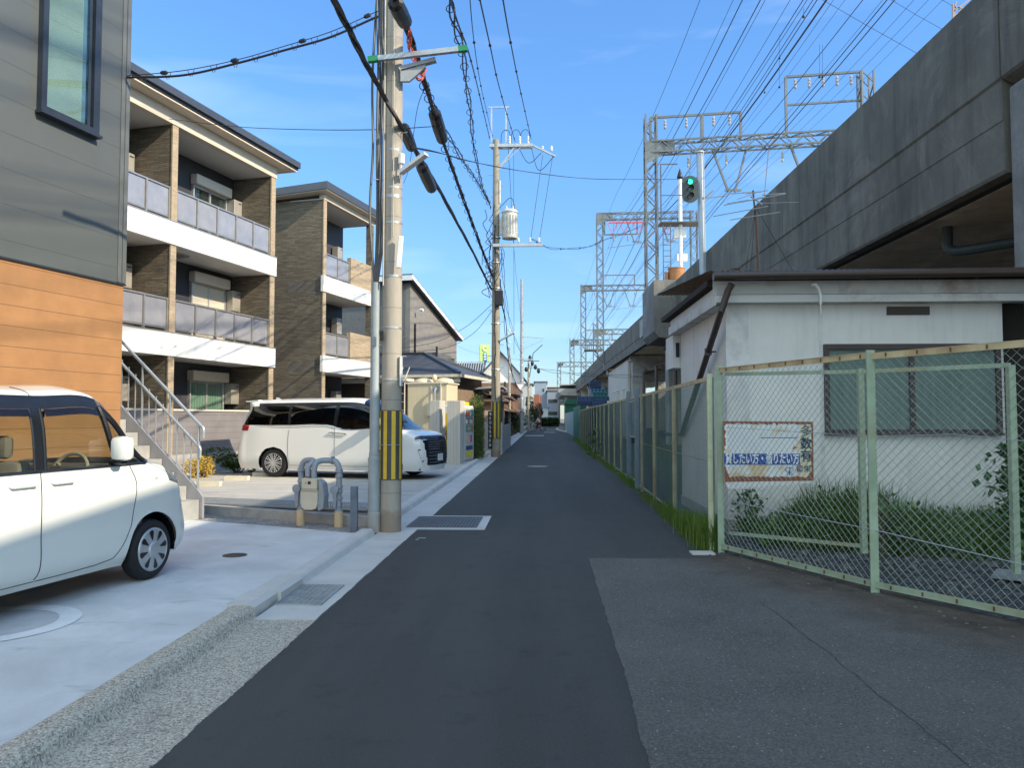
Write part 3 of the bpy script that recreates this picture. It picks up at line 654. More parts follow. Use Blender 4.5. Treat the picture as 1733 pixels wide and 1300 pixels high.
def cr(P, n, axis):
    """Catmull-Rom refinement of an array of control points along one axis"""
    P = np.moveaxis(P, axis, 0); m = len(P); out = []
    Q = np.concatenate([[2*P[0]-P[1]], P, [2*P[-1]-P[-2]]])
    for i in range(1, m):
        a, b, c, d = Q[i-1], Q[i], Q[i+1], Q[i+2]
        # chord-limited tangents keep the flanks from overshooting
        la = np.linalg.norm(b-a, axis=-1, keepdims=True)+1e-6; lb = np.linalg.norm(c-b, axis=-1, keepdims=True)+1e-6; lc = np.linalg.norm(d-c, axis=-1, keepdims=True)+1e-6
        t1 = ((b-a)/la*lb+(c-b)/lb*la)/(la+lb)*lb; t2 = ((c-b)/lb*lc+(d-c)/lc*lb)/(lb+lc)*lb
        for k in range(n):
            t = k/n; out.append((2*t**3-3*t*t+1)*b+(t**3-2*t*t+t)*t1+(-2*t**3+3*t*t)*c+(t**3-t*t)*t2)
    out.append(P[-1]); return np.moveaxis(np.array(out), 0, axis)
class Skin:
    """a car's outer surface: control grids refined smoothly, split into named pieces, wheel arches cut, both sides"""
    def __init__(s, arches, n=6): s.arches = arches; s.n = n; s.pieces = {}; s.fine = {}
    def patch(s, key, rows, cell, pinch=None):
        P = cr(cr(np.array(rows, float), s.n, 0), s.n, 1); s.fine[key] = P
        R_, C_ = P.shape[:2]
        P = P.copy(); inside = np.zeros((R_, C_), bool)
        for (cy, cz, rad) in s.arches:
            d = np.hypot(P[..., 1]-cy, P[..., 2]-cz); i = (d < rad) & (P[..., 0] > .45); inside |= i
        snap = P.copy()
        for (cy, cz, rad) in s.arches:
            dy, dz = P[..., 1]-cy, P[..., 2]-cz; d = np.hypot(dy, dz)+1e-9; i = (d < rad) & (P[..., 0] > .45)
            snap[..., 1] = np.where(i, cy+dy/d*rad, snap[..., 1]); snap[..., 2] = np.where(i, cz+dz/d*rad, snap[..., 2])
        for r in range(R_-1):
            for c in range(C_-1):
                q = [(r, c), (r, c+1), (r+1, c+1), (r+1, c)]
                if all(inside[i] for i in q): continue
                t = cell(r//s.n, c//s.n, r/s.n, c/s.n)
                if t is None: continue
                D_ = s.pieces.setdefault(t, ({}, [], []))
                ids = []
                for i in q:
                    k = (key,)+i
                    if k not in D_[0]: D_[0][k] = len(D_[1]); D_[1].append(snap[i])
                    ids.append(D_[0][k])
                D_[2].append(ids)
    def at(s, key, r, c, off=0.):
        P = s.fine[key]; r = min(max(r*s.n, 0), P.shape[0]-1.001); c = min(max(c*s.n, 0), P.shape[1]-1.001); i, j = int(r), int(c); u, v = r-i, c-j
        p = P[i, j]*(1-u)*(1-v)+P[i+1, j]*u*(1-v)+P[i, j+1]*(1-u)*v+P[i+1, j+1]*u*v
        if off:
            n = np.cross(P[i, j+1]-P[i, j], P[i+1, j]-P[i, j]); n /= np.linalg.norm(n)+1e-9
            if n[0] < 0: n = -n
            p = p+n*off
        return Vector(p)
    def build(s, tagname, name, m, parent, mirror=True, offset=0., side=0, thick=0.):
        d = s.pieces.get(tagname)
        if not d: return None
        if side == 0 and name not in ('body', 'window_frame', 'windscreen', 'grille', 'rear_window'):
            s.build(tagname, name, m, parent, side=-1, thick=thick); return s.build(tagname, name, m, parent, side=1, thick=thick)
        vs = [tuple(v) for v in d[1]]; fs = [list(f) for f in d[2]]
        if side != -1: V, F_ = list(vs), [f[::-1] for f in fs]
        else: V, F_ = [], []
        if side != 1:
            b = len(V); V += [(-x, y, z) for x, y, z in vs]; F_ += [[b+i for i in f] for f in fs]
        me = bpy.data.meshes.new(name); me.from_pydata(V, [], F_)
        bm = bmesh.new(); bm.from_mesh(me); bmesh.ops.remove_doubles(bm, verts=bm.verts, dist=.0006); bmesh.ops.recalc_face_normals(bm, faces=bm.faces); bm.to_mesh(me); bm.free()
        for p in me.polygons: p.use_smooth = True
        me.materials.append(m); o = bpy.data.objects.new(name, me); C.objects.link(o); o.parent = parent
        if thick: md = o.modifiers.new('thickness', 'SOLIDIFY'); md.thickness = thick; md.offset = 0
        return o
def wheel(parent, x, y, r, w, style, side):
    """tyre, rim and spokes; side = +1 for the outer face towards +x"""
    T = bpy.data.objects.new('wheel', None); C.objects.link(T); T.parent = parent; T.location = (x, y, r); T.empty_display_size = .05
    rr = r*(.735 if style == 'cap' else .68); prof = [(rr, -w/2), (rr+.01, -w/2-.004), (r-.03, -w/2), (r-.008, -w/2+.02), (r, -w/2+.045), (r, w/2-.045), (r-.008, w/2-.02), (r-.03, w/2), (rr+.01, w/2+.004), (rr, w/2)]
    MB().lathe(prof, 48, axis='x').build('tyre', M_rubber, T, True)
    s_ = side; X = s_*w/2
    rim = MB(); pr = [(rr+.002, X-.010*s_), (rr-.006, X+.004*s_), (rr-.018, X-.002*s_), (rr-.026, X-.03*s_), (rr-.03, X-.07*s_)]
    n = 48; vs = []; fs = []
    for q, (a, h) in enumerate(pr):
        for k in range(n): vs.append((h, a*math.cos(2*PI*k/n), a*math.sin(2*PI*k/n)))
    fs = [(i*n+k, i*n+(k+1) % n, (i+1)*n+(k+1) % n, (i+1)*n+k) for i in range(len(pr)-1) for k in range(n)]
    rim.add(vs, fs); rim.build('rim', M_hub, T, True)
    d = MB(); vs = [(X-.065*s_, rr*math.cos(2*PI*k/n), rr*math.sin(2*PI*k/n)) for k in range(n)]; d.add(vs, [tuple(range(n))]); d.build('brake', M_trim, T)
    sp = MB()
    if style == 'cap':          # full disc with eight petal slots
        N_ = 8
        for k in range(N_):
            a0 = 2*PI*k/N_; hw0, hw1 = .34, .26
            pts = [(.055, a0-.39), (rr*.55, a0-.23), (rr*.90, a0-.265), (rr*.985, a0-.39), (rr*.985, a0+.39), (rr*.90, a0+.265), (rr*.55, a0+.23), (.055, a0+.39)]
            P3 = [Vector((X+(.012 if a < .1 else .006 if a < rr*.8 else -.004)*s_, a*math.cos(t), a*math.sin(t))) for a, t in pts]; sp.extr(P3, (-.015*s_, 0, 0))
        pass
        sp = MB(); dk_ = MB(); pr_ = [(.02, .020), (.055, .019), (.07, .008), (rr*.45, .009), (rr*.9, .006), (rr*.985, -.006)]; n = 56
        vs = [(X+h*s_, a*math.cos(2*PI*k/n), a*math.sin(2*PI*k/n)) for a, h in pr_ for k in range(n)]; sp.add(vs, [(i*n+k, i*n+(k+1) % n, (i+1)*n+(k+1) % n, (i+1)*n+k) for i in range(len(pr_)-1) for k in range(n)]+[tuple(range(n))])
        for k in range(N_):
            a0 = 2*PI*k/N_+.2; P3 = [(a0-.05, .42, .0115), (a0-.17, .80, .0098), (a0-.10, .89, .009), (a0+.10, .89, .009), (a0+.17, .80, .0098), (a0+.05, .42, .0115)]
            MB().add([(X+h*s_, rr*a*math.cos(t), rr*a*math.sin(t)) for t, a, h in P3], [tuple(range(6))]).build('slot', M_trim, T)
    if False:
        sp.lathe([(.058, X-.02*s_), (.058, X+.012*s_), (.045, X+.020*s_), (.01, X+.021*s_)], 24, axis='x')
        for k in range(64):
            a0, a1 = 2*PI*k/64, 2*PI*(k+1)/64
            sp.quad(*[(X-.003*s_, a*math.cos(t), a*math.sin(t)) for a, t in ((rr*.95, a0), (rr*.992, a0), (rr*.992, a1), (rr*.95, a1))])
    if style != 'cap':
        N_ = 10
        for k in range(N_):
            a0 = 2*PI*k/N_
            for dlt in (-.10, .10):
                q = [(.04, a0+dlt*.9), (rr*.96, a0+dlt*1.25)]
                sp.bar(*[(X-.004*s_, a*math.cos(t), a*math.sin(t)) for a, t in q], .018, .02, up=(1, 0, 0))
        sp.lathe([(.06, X-.03*s_), (.06, X-.002*s_), (.02, X+.005*s_), (.005, X+.005*s_)], 20, axis='x')
        for k in range(5):
            t = 2*PI*k/5; sp.ball((X, .042*math.cos(t), .042*math.sin(t)), .009, 4)
    sp.build('spokes', M_hub if style == 'cap' else mat('bright_alloy', (.62, .63, .64), .3, .5), T, False)
    return T
def arch(parent, y, z, rad, x, r_=.02):
    """dark wheel well behind the wheel"""
    n = 26
    for s_ in (1, -1):
        b = MB(); vs = []
        for xx in (x*s_, (x-.30)*s_): vs += [(xx, y+rad*math.cos(PI*1.12*k/n-.2), z+rad*math.sin(PI*1.12*k/n-.2)) for k in range(n+1)]
        fs = [(k, k+1, n+1+k+1, n+1+k) for k in range(n)]
        b.add(vs, fs); b.add([vs[n+1+k] for k in range(n+1)], [tuple(range(n+1))]); b.build('wheel_well', M_trim, parent)
def seat(parent, x, y, z, w=.46, m=None, head=True):
    b = MB(); b.bbox(x-w/2, x+w/2, y-.25, y+.25, z, z+.16, .05); b.bbox(x-w/2, x+w/2, y-.36, y-.20, z+.1, z+.66, .05)
    if head: b.bbox(x-.12, x+.12, y-.37, y-.27, z+.68, z+.86, .04)
    return b.build('seat', m or M_seat, parent, True)
def steering(parent, x, y, z, m):
    b = MB(); Mx = Matrix.Translation((x, y, z)) @ Matrix.Rotation(math.radians(68), 4, 'X')
    n = 28; pts = [Mx @ Vector((.18*math.cos(2*PI*k/n), .18*math.sin(2*PI*k/n), 0)) for k in range(n+1)]; b.tube(pts, .016, 8)
    for a in (0, 2.6, 3.7): b.bar(Mx @ Vector((0, 0, 0)), Mx @ Vector((.17*math.cos(a), .17*math.sin(a), 0)), .03, .012)
    b.bbox(-.05, .05, -.05, .05, -.03, .02, .01, Mx); return b.build('steering_wheel', m, parent, True)
# ---------------------------------------------------------------- small box van (near, seen from its right rear side)
def colz(y, rows): return rows
ys = dict(a=-2.83, b=-2.79, c=-2.62, d=-2.05, e=-1.30, f=-1.20)
X9 = [.655, .722, .737, .733, .716, .638, .588, .40, 0]; Z9 = [.19, .285, .62, .92, 1.085, 1.57, 1.675, 1.742, 1.762]
def colm(yv, xs=1., zs=None, dx=None):
    yv = yv if isinstance(yv, (list, tuple)) else [yv]*9; xs = xs if isinstance(xs, (list, tuple)) else [xs]*9
    return [(X9[i]*xs[i], yv[i], (zs or Z9)[i]) for i in range(9)]
cols = [colm([-2.83]*5+[-2.79, -2.77, -2.76, -2.76], .90), colm([-2.80]*5+[-2.75, -2.72, -2.71, -2.7], .975), colm(-2.55), colm(-2.15),
        colm(-1.34), colm(-1.24),
        [(.655, -.30, .19), (.722, -.30, .285), (.737, -.30, .62), (.733, -.30, .92), (.716, -.44, 1.085), (.640, -.60, 1.56), (.590, -.62, 1.665), (.40, -.58, 1.73), (0, -.55, 1.75)],
        [(.655, -.02, .19), (.722, -.02, .285), (.737, -.02, .62), (.733, -.02, .92), (.716, -.10, 1.08), (.655, -.05, 1.10), (.56, .04, 1.105), (.35, .12, 1.115), (0, .15, 1.12)],
        [(.655, .22, .19), (.722, .22, .285), (.734, .22, .62), (.728, .22, .90), (.700, .16, 1.035), (.62, .20, 1.06), (.52, .25, 1.07), (.33, .30, 1.08), (0, .33, 1.085)],
        [(.650, .40, .19), (.712, .40, .285), (.722, .39, .62), (.705, .375, .86), (.655, .33, .975), (.57, .39, .995), (.47, .44, 1.0), (.28, .49, 1.005), (0, .51, 1.01)]]
rows = [[c[r] for c in cols] for r in range(9)]
def cell_side(r, c, fr, fc):
    if r == 4 and 1 <= c <= 2: return 'glass_rear' if c == 2 else 'frame'
    if r == 4 and c == 3: return 'glass_back'
    if r == 4 and c == 4: return 'frame'
    if r == 4 and c == 5: return 'glass_front'
    if r == 4 and c == 6: return 'quarter'
    if r == 5 and 2 <= c <= 5: return 'frame'
    if 5 <= r and c == 6: return 'windscreen'
    if r == 3 and c == 8: return 'headlight'
    return 'body'
VX = thing('parked_van', 'small boxy cream white van parked by the orange boards, cut by the left edge', 'van', (0, 0, 0), 0)
V = Skin([(0, .29, .335), (-2.425, .29, .335)], 7)
V.patch('side', rows, cell_side)
hood = [cols[-1][r] for r in (4, 5, 6, 7, 8)]
fas = [[(.650, .40, .19), (.60, .50, .19), (.47, .545, .19), (.28, .565, .19), (0, .575, .19)], [(.712, .40, .285), (.66, .52, .285), (.50, .575, .285), (.28, .595, .285), (0, .605, .285)],
       [(.722, .39, .62), (.66, .51, .62), (.50, .57, .62), (.28, .59, .62), (0, .60, .62)], [(.705, .375, .86), (.63, .46, .87), (.49, .52, .88), (.28, .56, .885), (0, .575, .89)], hood]
V.patch('front', fas, lambda r, c, fr, fc: 'headlight' if (r == 3 and c == 0) else 'grille' if (r == 2 and c >= 2) else 'body')
rear = [[(x*k, y-.012*(1-k), z) for k in (1, .6, 0)] for (x, y, z) in cols[0]]
V.patch('rear', rear, lambda r, c, fr, fc: 'glass_tail' if r == 4 else 'body')
bodyo = V.build('body', 'body', P_van, VX)
V.build('frame', 'window_frame', M_trim, VX)
V.build('quarter', 'quarter_window', M_cg, VX); V.build('glass_front', 'door_window', M_cg, VX); V.build('glass_back', 'door_window', M_cg, VX); V.build('glass_rear', 'side_window', M_cg, VX); V.build('glass_tail', 'rear_window', M_cgd, VX)
V.build('windscreen', 'windscreen', M_cg, VX); V.build('headlight', 'headlight', mat('lamp_grey', (.16, .18, .20), .15, .3), VX, thick=.01); V.build('grille', 'grille', M_trim, VX)
def on(sk, pts, off=.002, key='side', n=10):
    """curve over the surface through (row, column) pairs"""
    out = []
    for (a, b) in zip(pts, pts[1:]):
        for k in range(n): t = k/n; out.append(sk.at(key, a[0]*(1-t)+b[0]*t, a[1]*(1-t)+b[1]*t, off))
    return out+[sk.at(key, *pts[-1], off)]
sm = MB()
sm.tube(on(V, [(4, 4.5), (3, 4.5), (2, 4.5), (1.15, 4.42), (.75, 4.2)]), .0035, 5)
sm.tube(on(V, [(4, 6.35), (3, 6.2), (2, 6.05), (1.45, 5.92), (.95, 5.78), (.72, 5.6), (.60, 5.2), (.60, 4.45)]), .003, 5)
sm.tube(on(V, [(.60, 4.3), (.60, 3.2), (1.3, 2.7)]), .003, 5)
sm.tube(on(V, [(6, 4.55), (7, 4.55)]), .003, 5)
sm.tube(on(V, [(4.05, 7.15), (3.0, 8.9)], .001), .002, 5)
sm.build('door_seam', M_seam, bodyo)
b = MB()
b.tube(on(V, [(4, 6), (5, 6), (5.3, 6)], .002), .024, 8); b.tube(on(V, [(4.3, 7.0), (4.6, 6.93), (4.9, 6.75), (5, 6.4), (5.02, 6.15), (5.25, 6.0)], .002), .026, 8); b.tube(on(V, [(4.05, 6.9), (4.4, 7)], .003), .022, 8)
b.tube(on(V, [(4.0, 1.3), (4.0, 6.95)], .003, n=30), .013, 6)
for cc in (4.0, 5.0): b.tube(on(V, [(4, cc), (5, cc)], .003), .012, 6)
b.build('pillar_trim', M_trim, VX, True)
for c0, c1 in ((5.05, 5.98), (3.05, 3.98), (2.1, 2.95)):
    A_ = on(V, [(4.99, c0), (4.99, c1)], .006); B_ = on(V, [(4.86, c0), (4.86, c1)], .016)
    b = MB()
    for i in range(len(A_)-1): b.quad(A_[i], A_[i+1], B_[i+1], B_[i])
    b.build('rain_visor', glass('smoked_visor', (.12, .13, .14), .05, .5), VX, True)
def handle(sk, parent, r, c0, c1, m):
    b = MB(); p, q = sk.at('side', r, c0, .028), sk.at('side', r, c1, .028); b.tube([sk.at('side', r, c0, .004), p+(q-p)*.08, p+(q-p)*.3, p+(q-p)*.7, q-(q-p)*.08, sk.at('side', r, c1, .004)], [.013, .018, .017, .017, .018, .013], 8)
    mdl = (sk.at('side', r, (c0+c1)/2, -.004)); b.ball(mdl+Vector((.004, 0, .01)), .055, 8, (.14, 1, .8)); return b.build('door_handle', m, parent, True)
handle(V, bodyo, 3.42, 5.06, 5.30, P_van); handle(V, bodyo, 3.42, 4.06-.35, 4.0, P_van)
b = MB(); mp_ = V.at('side', 4.12, 5.93, .0); b.bbox(mp_.x+.02, mp_.x+.19, mp_.y-.07, mp_.y+.06, mp_.z-.01, mp_.z+.20, .045); mo = b.build('mirror', P_van, VX, True)
b = MB(); b.bbox(mp_.x-.02, mp_.x+.12, mp_.y-.03, mp_.y+.05, mp_.z-.045, mp_.z-.005, .012); b.build('mirror_base', M_trim, mo, True)
b = MB(); mk = V.at('side', 3.1, 7.2, .004); b.ball(mk, .022, 8, (.4, 1.1, .6)); b.build('side_lamp', M_lens, bodyo, True)
for x, s_ in ((.655, 1), (-.655, -1)):
    for y in (0, -2.425): wheel(VX, x, y, .278, .155, 'cap', s_)
arch(VX, 0, .29, .335, .715); arch(VX, -2.425, .29, .335, .715)
b = MB(); b.box(-.62, .62, -2.75, .45, .20, .36); b.build('underbody', M_trim, VX)
b = MB(); b.bbox(-.66, .66, -.50, .05, .80, 1.07, .06); b.bbox(.12, .6, -.62, -.42, .95, 1.09, .05); b.build('dashboard', mat('dash', (.11, .105, .09), .6), VX, True)
b = MB(); b.box(-.66, .66, -2.7, -.1, .36, .42); b.box(-.69, -.67, -2.7, -.1, .4, 1.03); b.box(.67, .69, -2.7, -.1, .4, 1.03); b.build('cabin_floor', M_int, VX)
for x in (.34, -.34): seat(VX, x, -1.0, .50, .46, mat('light_seat', (.20, .18, .15), .9)); seat(VX, x, -1.95, .50, .46, mat('light_seat', (.2, .18, .15)))
steering(VX, .34, -.60, 1.02, mat('cream_wheel', (.34, .31, .24), .5))
b = MB(); b.bbox(-.08, .08, -.62, -.60, 1.50, 1.56, .01); b.build('room_mirror', M_trim, VX)
gw = G(258, 985); hd = math.radians(10.5)
VX.rotation_euler = (0, 0, -hd); off = Vector((.735*math.cos(hd), -.735*math.sin(hd), 0)); VX.location = (gw.x-off.x, gw.y-off.y, .022)
# ---------------------------------------------------------------- white minivan facing the lane
X9 = [.85, .905, .925, .92, .905, .80, .745, .50, 0]; Z9 = [.20, .36, .75, 1.0, 1.225, 1.735, 1.81, 1.895, 1.915]
def cm(y, xs=1., dz=0.):
    y = y if isinstance(y, (list, tuple)) else [y]*9; return [(X9[i]*xs, y[i], Z9[i]+(dz[i] if isinstance(dz, (list, tuple)) else 0)) for i in range(9)]
bl_ = [0, 0, 0, 0, .05, .0, 0, 0, 0]; b2 = [0, 0, 0, 0, .035, .01, .015, .025, .025]
cols = [cm([-4.02, -4.05, -4.05, -4.0, -3.95, -3.80, -3.84, -3.82, -3.8], .86, bl_), cm([-3.96, -3.99, -3.98, -3.93, -3.86, -3.68, -3.72, -3.70, -3.7], .955, bl_), cm([-3.72]*4+[-3.68, -3.48, -3.5, -3.5, -3.5], .995, bl_),
        cm(-2.62, 1, b2), cm(-2.54, 1, b2), cm([-1.40]*5+[-1.36]*4, 1, [0]*4+[.02]+[.012, .02, .03, .03]), cm([-1.30]*5+[-1.26]*4, 1, [0]*4+[-.012]+[.012, .02, .03, .03]),
        [(.85, -.40, .2), (.905, -.40, .36), (.925, -.40, .75), (.92, -.40, 1.0), (.905, -.32, 1.20), (.79, -.62, 1.70), (.735, -.66, 1.79), (.5, -.70, 1.885), (0, -.68, 1.91)],
        [(.85, .0, .2), (.905, .0, .36), (.925, .0, .75), (.92, .0, 1.0), (.905, .12, 1.17), (.86, .20, 1.19), (.76, .30, 1.175), (.5, .44, 1.165), (0, .50, 1.165)],
        [(.85, .36, .2), (.905, .36, .36), (.925, .38, .75), (.915, .40, .98), (.88, .44, 1.10), (.80, .50, 1.13), (.68, .58, 1.125), (.45, .66, 1.12), (0, .70, 1.12)],
        [(.83, .66, .2), (.885, .68, .36), (.905, .68, .70), (.895, .68, .93), (.85, .70, 1.01), (.77, .76, 1.045), (.64, .81, 1.05), (.42, .86, 1.05), (0, .88, 1.05)]]
rows = [[c[r] for c in cols] for r in range(9)]
def cell_m(r, c, fr, fc):
    if r == 4 and c in (1, 2, 4, 6, 7) or (r == 4 and c in (3, 5)): return 'frame' if c in (3, 5) else 'glass_front' if c in (6, 7) else 'glass_dark'
    if r == 3 and c <= 1 and fr > 3.35: return 'tail_lamp'
    if r >= 5 and c == 7: return 'windscreen'
    if r == 5 and 2 <= c <= 6: return 'frame'
    return 'body'
MV = thing('parked_minivan', 'large pearl white minivan with dark grille parked facing the lane', 'minivan', (0, 0, 0), 0)
V = Skin([(0, .345, .40), (-3.0, .345, .40)], 6)
V.patch('side', rows, cell_m)
hood = [cols[-1][r] for r in (4, 5, 6, 7, 8)]
fas = [[(.83, .66, .20), (.76, .80, .20), (.62, .90, .20), (.42, .95, .20), (0, .97, .20)], [(.885, .68, .36), (.80, .84, .36), (.64, .93, .34), (.42, .97, .33), (0, .985, .33)],
       [(.905, .68, .70), (.84, .84, .70), (.66, .93, .70), (.44, .96, .70), (0, .98, .70)], [(.895, .68, .93), (.83, .81, .935), (.66, .89, .94), (.44, .925, .945), (0, .945, .95)], hood]
V.patch('front', fas, lambda r, c, fr, fc: 'headlight' if (r == 3 and c <= 1 and fr < 3.7) else 'grille' if (c >= 2 and r in (1, 2, 3) and fr < 3.8) or (c == 1 and r in (1, 2) and fc > 1.2+(3-fr)*.28) else 'body')
rear = [[(x*k, y-.03*(1-k), z) for k in (1, .6, 0)] for (x, y, z) in cols[0]]
V.patch('rear', rear, lambda r, c, fr, fc: 'glass_dark' if r == 4 else 'tail_lamp' if r == 3 and fr > 3.4 else 'body')
bodyo = V.build('body', 'body', P_mpv, MV)
V.build('frame', 'window_frame', M_trim, MV); V.build('glass_dark', 'rear_side_window', M_cgd, MV); V.build('glass_front', 'door_window', M_cgd, MV); V.build('windscreen', 'windscreen', M_cgf, MV)
V.build('tail_lamp', 'tail_lamp', mat('tail_red', (.30, .01, .015), .2), MV, thick=.012)
V.build('headlight', 'headlight', mat('lamp_dark', (.05, .055, .065), .08, .5), MV, thick=.01); gr_ = V.build('grille', 'grille', M_trim, MV)
sm = MB()
for P_ in ([(4, 5.5), (2, 5.5), (.7, 5.5)], [(3.6, 3.55), (3.0, 3.3), (2, 3.2), (1.3, 3.35), (.75, 3.6)], [(4, 8.0), (3, 7.7), (2, 7.3), (1, 7.2), (.7, 7.15)], [(.62, 3.6), (.62, 7.2)], [(3.82, 2.3), (3.82, 5.4)]): sm.tube(on(V, P_), .0035, 5)
sm.build('door_seam', M_seam, bodyo)
b = MB(); b.tube(on(V, [(4, 8), (5, 8)], .002), .02, 6)
b.tube(on(V, [(5, 7), (4.9, 7.3), (4.88, 7.98)], .003), .03, 6); b.tube(on(V, [(4, 6.1), (4, 7.95)], .002), .010, 5); b.build('pillar_trim', M_trim, MV, True)
b = MB(); b.tube(on(V, [(4.0, 2.2), (4.0, 5.5)], .004), .009, 5); b.tube(on(V, [(4.0, 5.5), (4.0, 7.9)], .004), .007, 5); b.build('belt_chrome', M_chr, MV, True)
for c0, c1 in ((4.93, 5.30), (5.75, 6.28)):
    h = MB(); p, q = V.at('side', 3.38, c0, .03), V.at('side', 3.38, c1, .03); h.tube([V.at('side', 3.38, c0), p, p+(q-p)*.5, q, V.at('side', 3.38, c1)], .014, 8); h.build('door_handle', M_chr, bodyo, True)
b = MB(); mp_ = V.at('side', 4.1, 7.25, 0.); b.bbox(mp_.x+.05, mp_.x+.30, mp_.y-.06, mp_.y+.10, mp_.z+.03, mp_.z+.22, .05); mo = b.build('mirror', P_mpv, MV, True)
b = MB(); b.bbox(mp_.x, mp_.x+.2, mp_.y-.02, mp_.y+.07, mp_.z-.02, mp_.z+.05, .02); b.build('mirror_base', M_trim, mo, True)
b = MB()   # grille bars, both sides
for k in range(12):
    r = 1.18+k*.215
    for s_ in (1, -1):
        P_ = [V.at('front', r, c, .012) for c in np.linspace(2.05-max(0, (2.2-r))*.1, 4, 12)]; b.tube([(p.x*s_, p.y, p.z) for p in P_], .0055, 5)
b.build('grille_bars', mat('grille_chrome', (.20, .20, .23), .25, .9), gr_, True)
b = MB(); b.bbox(-.17, .17, 1.0, 1.012, .42, .59, .004); pl_ = b.build('number_plate', M_white, MV)
b = MB()
for s_ in (1, -1):   # slanted side lamps in the bumper and bright lamp bars
    q = [V.at('front', rr, cc, .006) for rr, cc in ((2.05, .55), (1.15, 1.05), (1.25, 1.30), (2.1, .85))]; b.quad(*[(p.x*s_, p.y, p.z) for p in q])
b.build('bumper_lamp', M_trim, MV)
b = MB()
for s_ in (1, -1):
    P_ = [V.at('front', 2.98, c, .010) for c in np.linspace(.1, 2, 8)]; b.tube([(p.x*s_, p.y, p.z) for p in P_], .012, 5)
    P_ = [V.at('front', rr, cc, .012) for rr, cc in ((2.05, .50), (1.15, 1.0))]; b.tube([(p.x*s_, p.y, p.z) for p in P_], .012, 5)
b.build('chrome_strip', M_chr, MV, True)
sp_ = MB(); sp_.add([(-.62, -3.98, 1.88), (.62, -3.98, 1.88), (.66, -3.6, 1.90), (-.66, -3.6, 1.90), (-.62, -3.98, 1.85), (.62, -3.98, 1.85), (.66, -3.6, 1.83), (-.66, -3.6, 1.83)], [(0, 1, 2, 3), (4, 7, 6, 5), (0, 4, 5, 1), (1, 5, 6, 2), (2, 6, 7, 3), (3, 7, 4, 0)]); sp_.build('spoiler', P_mpv, MV)
fn = MB(); fn.extr([Vector(p) for p in ((-.01, -3.5, 1.90), (-.01, -3.28, 1.905), (-.01, -3.44, 1.975), (-.01, -3.5, 1.975))], (.02, 0, 0)); fn.build('aerial_fin', P_mpv, MV)
for x, s_ in ((.80, 1), (-.80, -1)):
    for y in (0, -3.0): wheel(MV, x, y, .352, .22, 'spoke', s_)
arch(MV, 0, .345, .40, .90); arch(MV, -3.0, .345, .40, .90)
b = MB(); b.box(-.8, .8, -3.9, .8, .22, .42); b.build('underbody', M_trim, MV)
b = MB(); b.bbox(-.80, .80, -.55, .35, .85, 1.14, .08); b.box(-.82, .82, -3.8, .2, .42, .5); b.build('dashboard', M_int, MV, True)
for x in (.4, -.4):
    for y in (-1.15, -2.1, -3.2): seat(MV, x, y, .62, .52, M_seat)
gw = G(462, 808, .075); MV.rotation_euler = (0, 0, -PI/2-math.radians(12.5))
Rm = Matrix.Rotation(MV.rotation_euler.z, 3, 'Z'); o_ = Rm @ Vector((.91, -3.0, 0)); MV.location = (gw.x-o_.x, gw.y-o_.y, .075)
# ================================================================== POLES, GAS METER, CABLES
def pole_mat(name, c):
    g = N(name); c = col(c)[:3]
    k = g.mix(g.ramp(g.noise(1, 6, .7, g.scaled((5, 5, .9))), .3, .7), tuple(v*.8 for v in c), tuple(v*1.15 for v in c))
    k = g.mix(g.ramp(g.noise(2.2, 5, .7), .55, .7, 0, .45), k, tuple(v*.62 for v in c))
    sp = g.n('SeparateXYZ'); g.l(g.tc, sp.inputs[0]); k = g.mix(g.math('LESS_THAN', g.math('FRACT', g.math('DIVIDE', g.math('ADD', sp.outputs[2], .1), .62)), .012), k, tuple(v*.5 for v in c))
    lo = g.ramp(g.math('ADD', sp.outputs[2], g.math('MULTIPLY', g.noise(5, 5), .35)), .48, .38, 0, .7); k = g.mix(lo, k, (.23, .17, .12))
    g.bump(g.noise(60, 4), .25, .005); return g.done(k, .85)
M_pole = pole_mat('pole_concrete', (.345, .315, .265)); M_pole2 = pole_mat('pole_concrete_dark', (.30, .27, .215))
M_yb = mat('sheet_yellow', (.62, .42, .04), .5, 0, .1, 8); M_yk = mat('sheet_dark', (.055, .06, .055), .6, 0, .15, 8); M_grnc = mat('green_cap', (.01, .22, .09), .5)
M_cond = mat('conduit_grey', (.30, .345, .36), .5, .1, .12, 4, streak=.3)
def band(b, z, r, h=.035, lug=True, a=2.6):
    b.lathe([(r+.004, z), (r+.008, z+.003), (r+.008, z+h-.003), (r+.004, z+h)], 24)
    if lug: b.box(r*math.cos(a)-.03, r*math.cos(a)+.03, r*math.sin(a)-.045, r*math.sin(a), z-.01, z+h+.01)
P1 = thing('utility_pole', 'thick concrete utility pole with black and yellow sheet at the kerb end', 'utility pole', (G(657.5, 903).x, G(657.5, 903).y+.14, 0))
R0 = .140
MB().lathe([(R0, 0), (R0-.03, 10.5), (.105, 10.51)], 32).build('shaft', M_pole, P1, True)
b = MB(); n = 30   # warning sheet, wrapped, with raised stripes of two colours
z0, z1 = .70, 1.625
b.lathe([(R0+.002, z0), (R0+.006, z0), (R0+.003, z1), (R0-.001, z1)], 32); sh = b.build('warning_sheet', M_yk, P1, True)
b = MB()
for k in range(8):
    a0 = 2*PI*k/8-2.14
    for j in range(4):
        q0, q1 = a0+j*.093, a0+(j+1)*.093; r = R0+.008
        b.quad(*[(r*math.cos(a), r*math.sin(a), z) for a, z in ((q0, z0+.01), (q1, z0+.01), (q1, z1-.01), (q0, z1-.01))])
b.build('yellow_stripe', M_yb, sh)
b = MB()
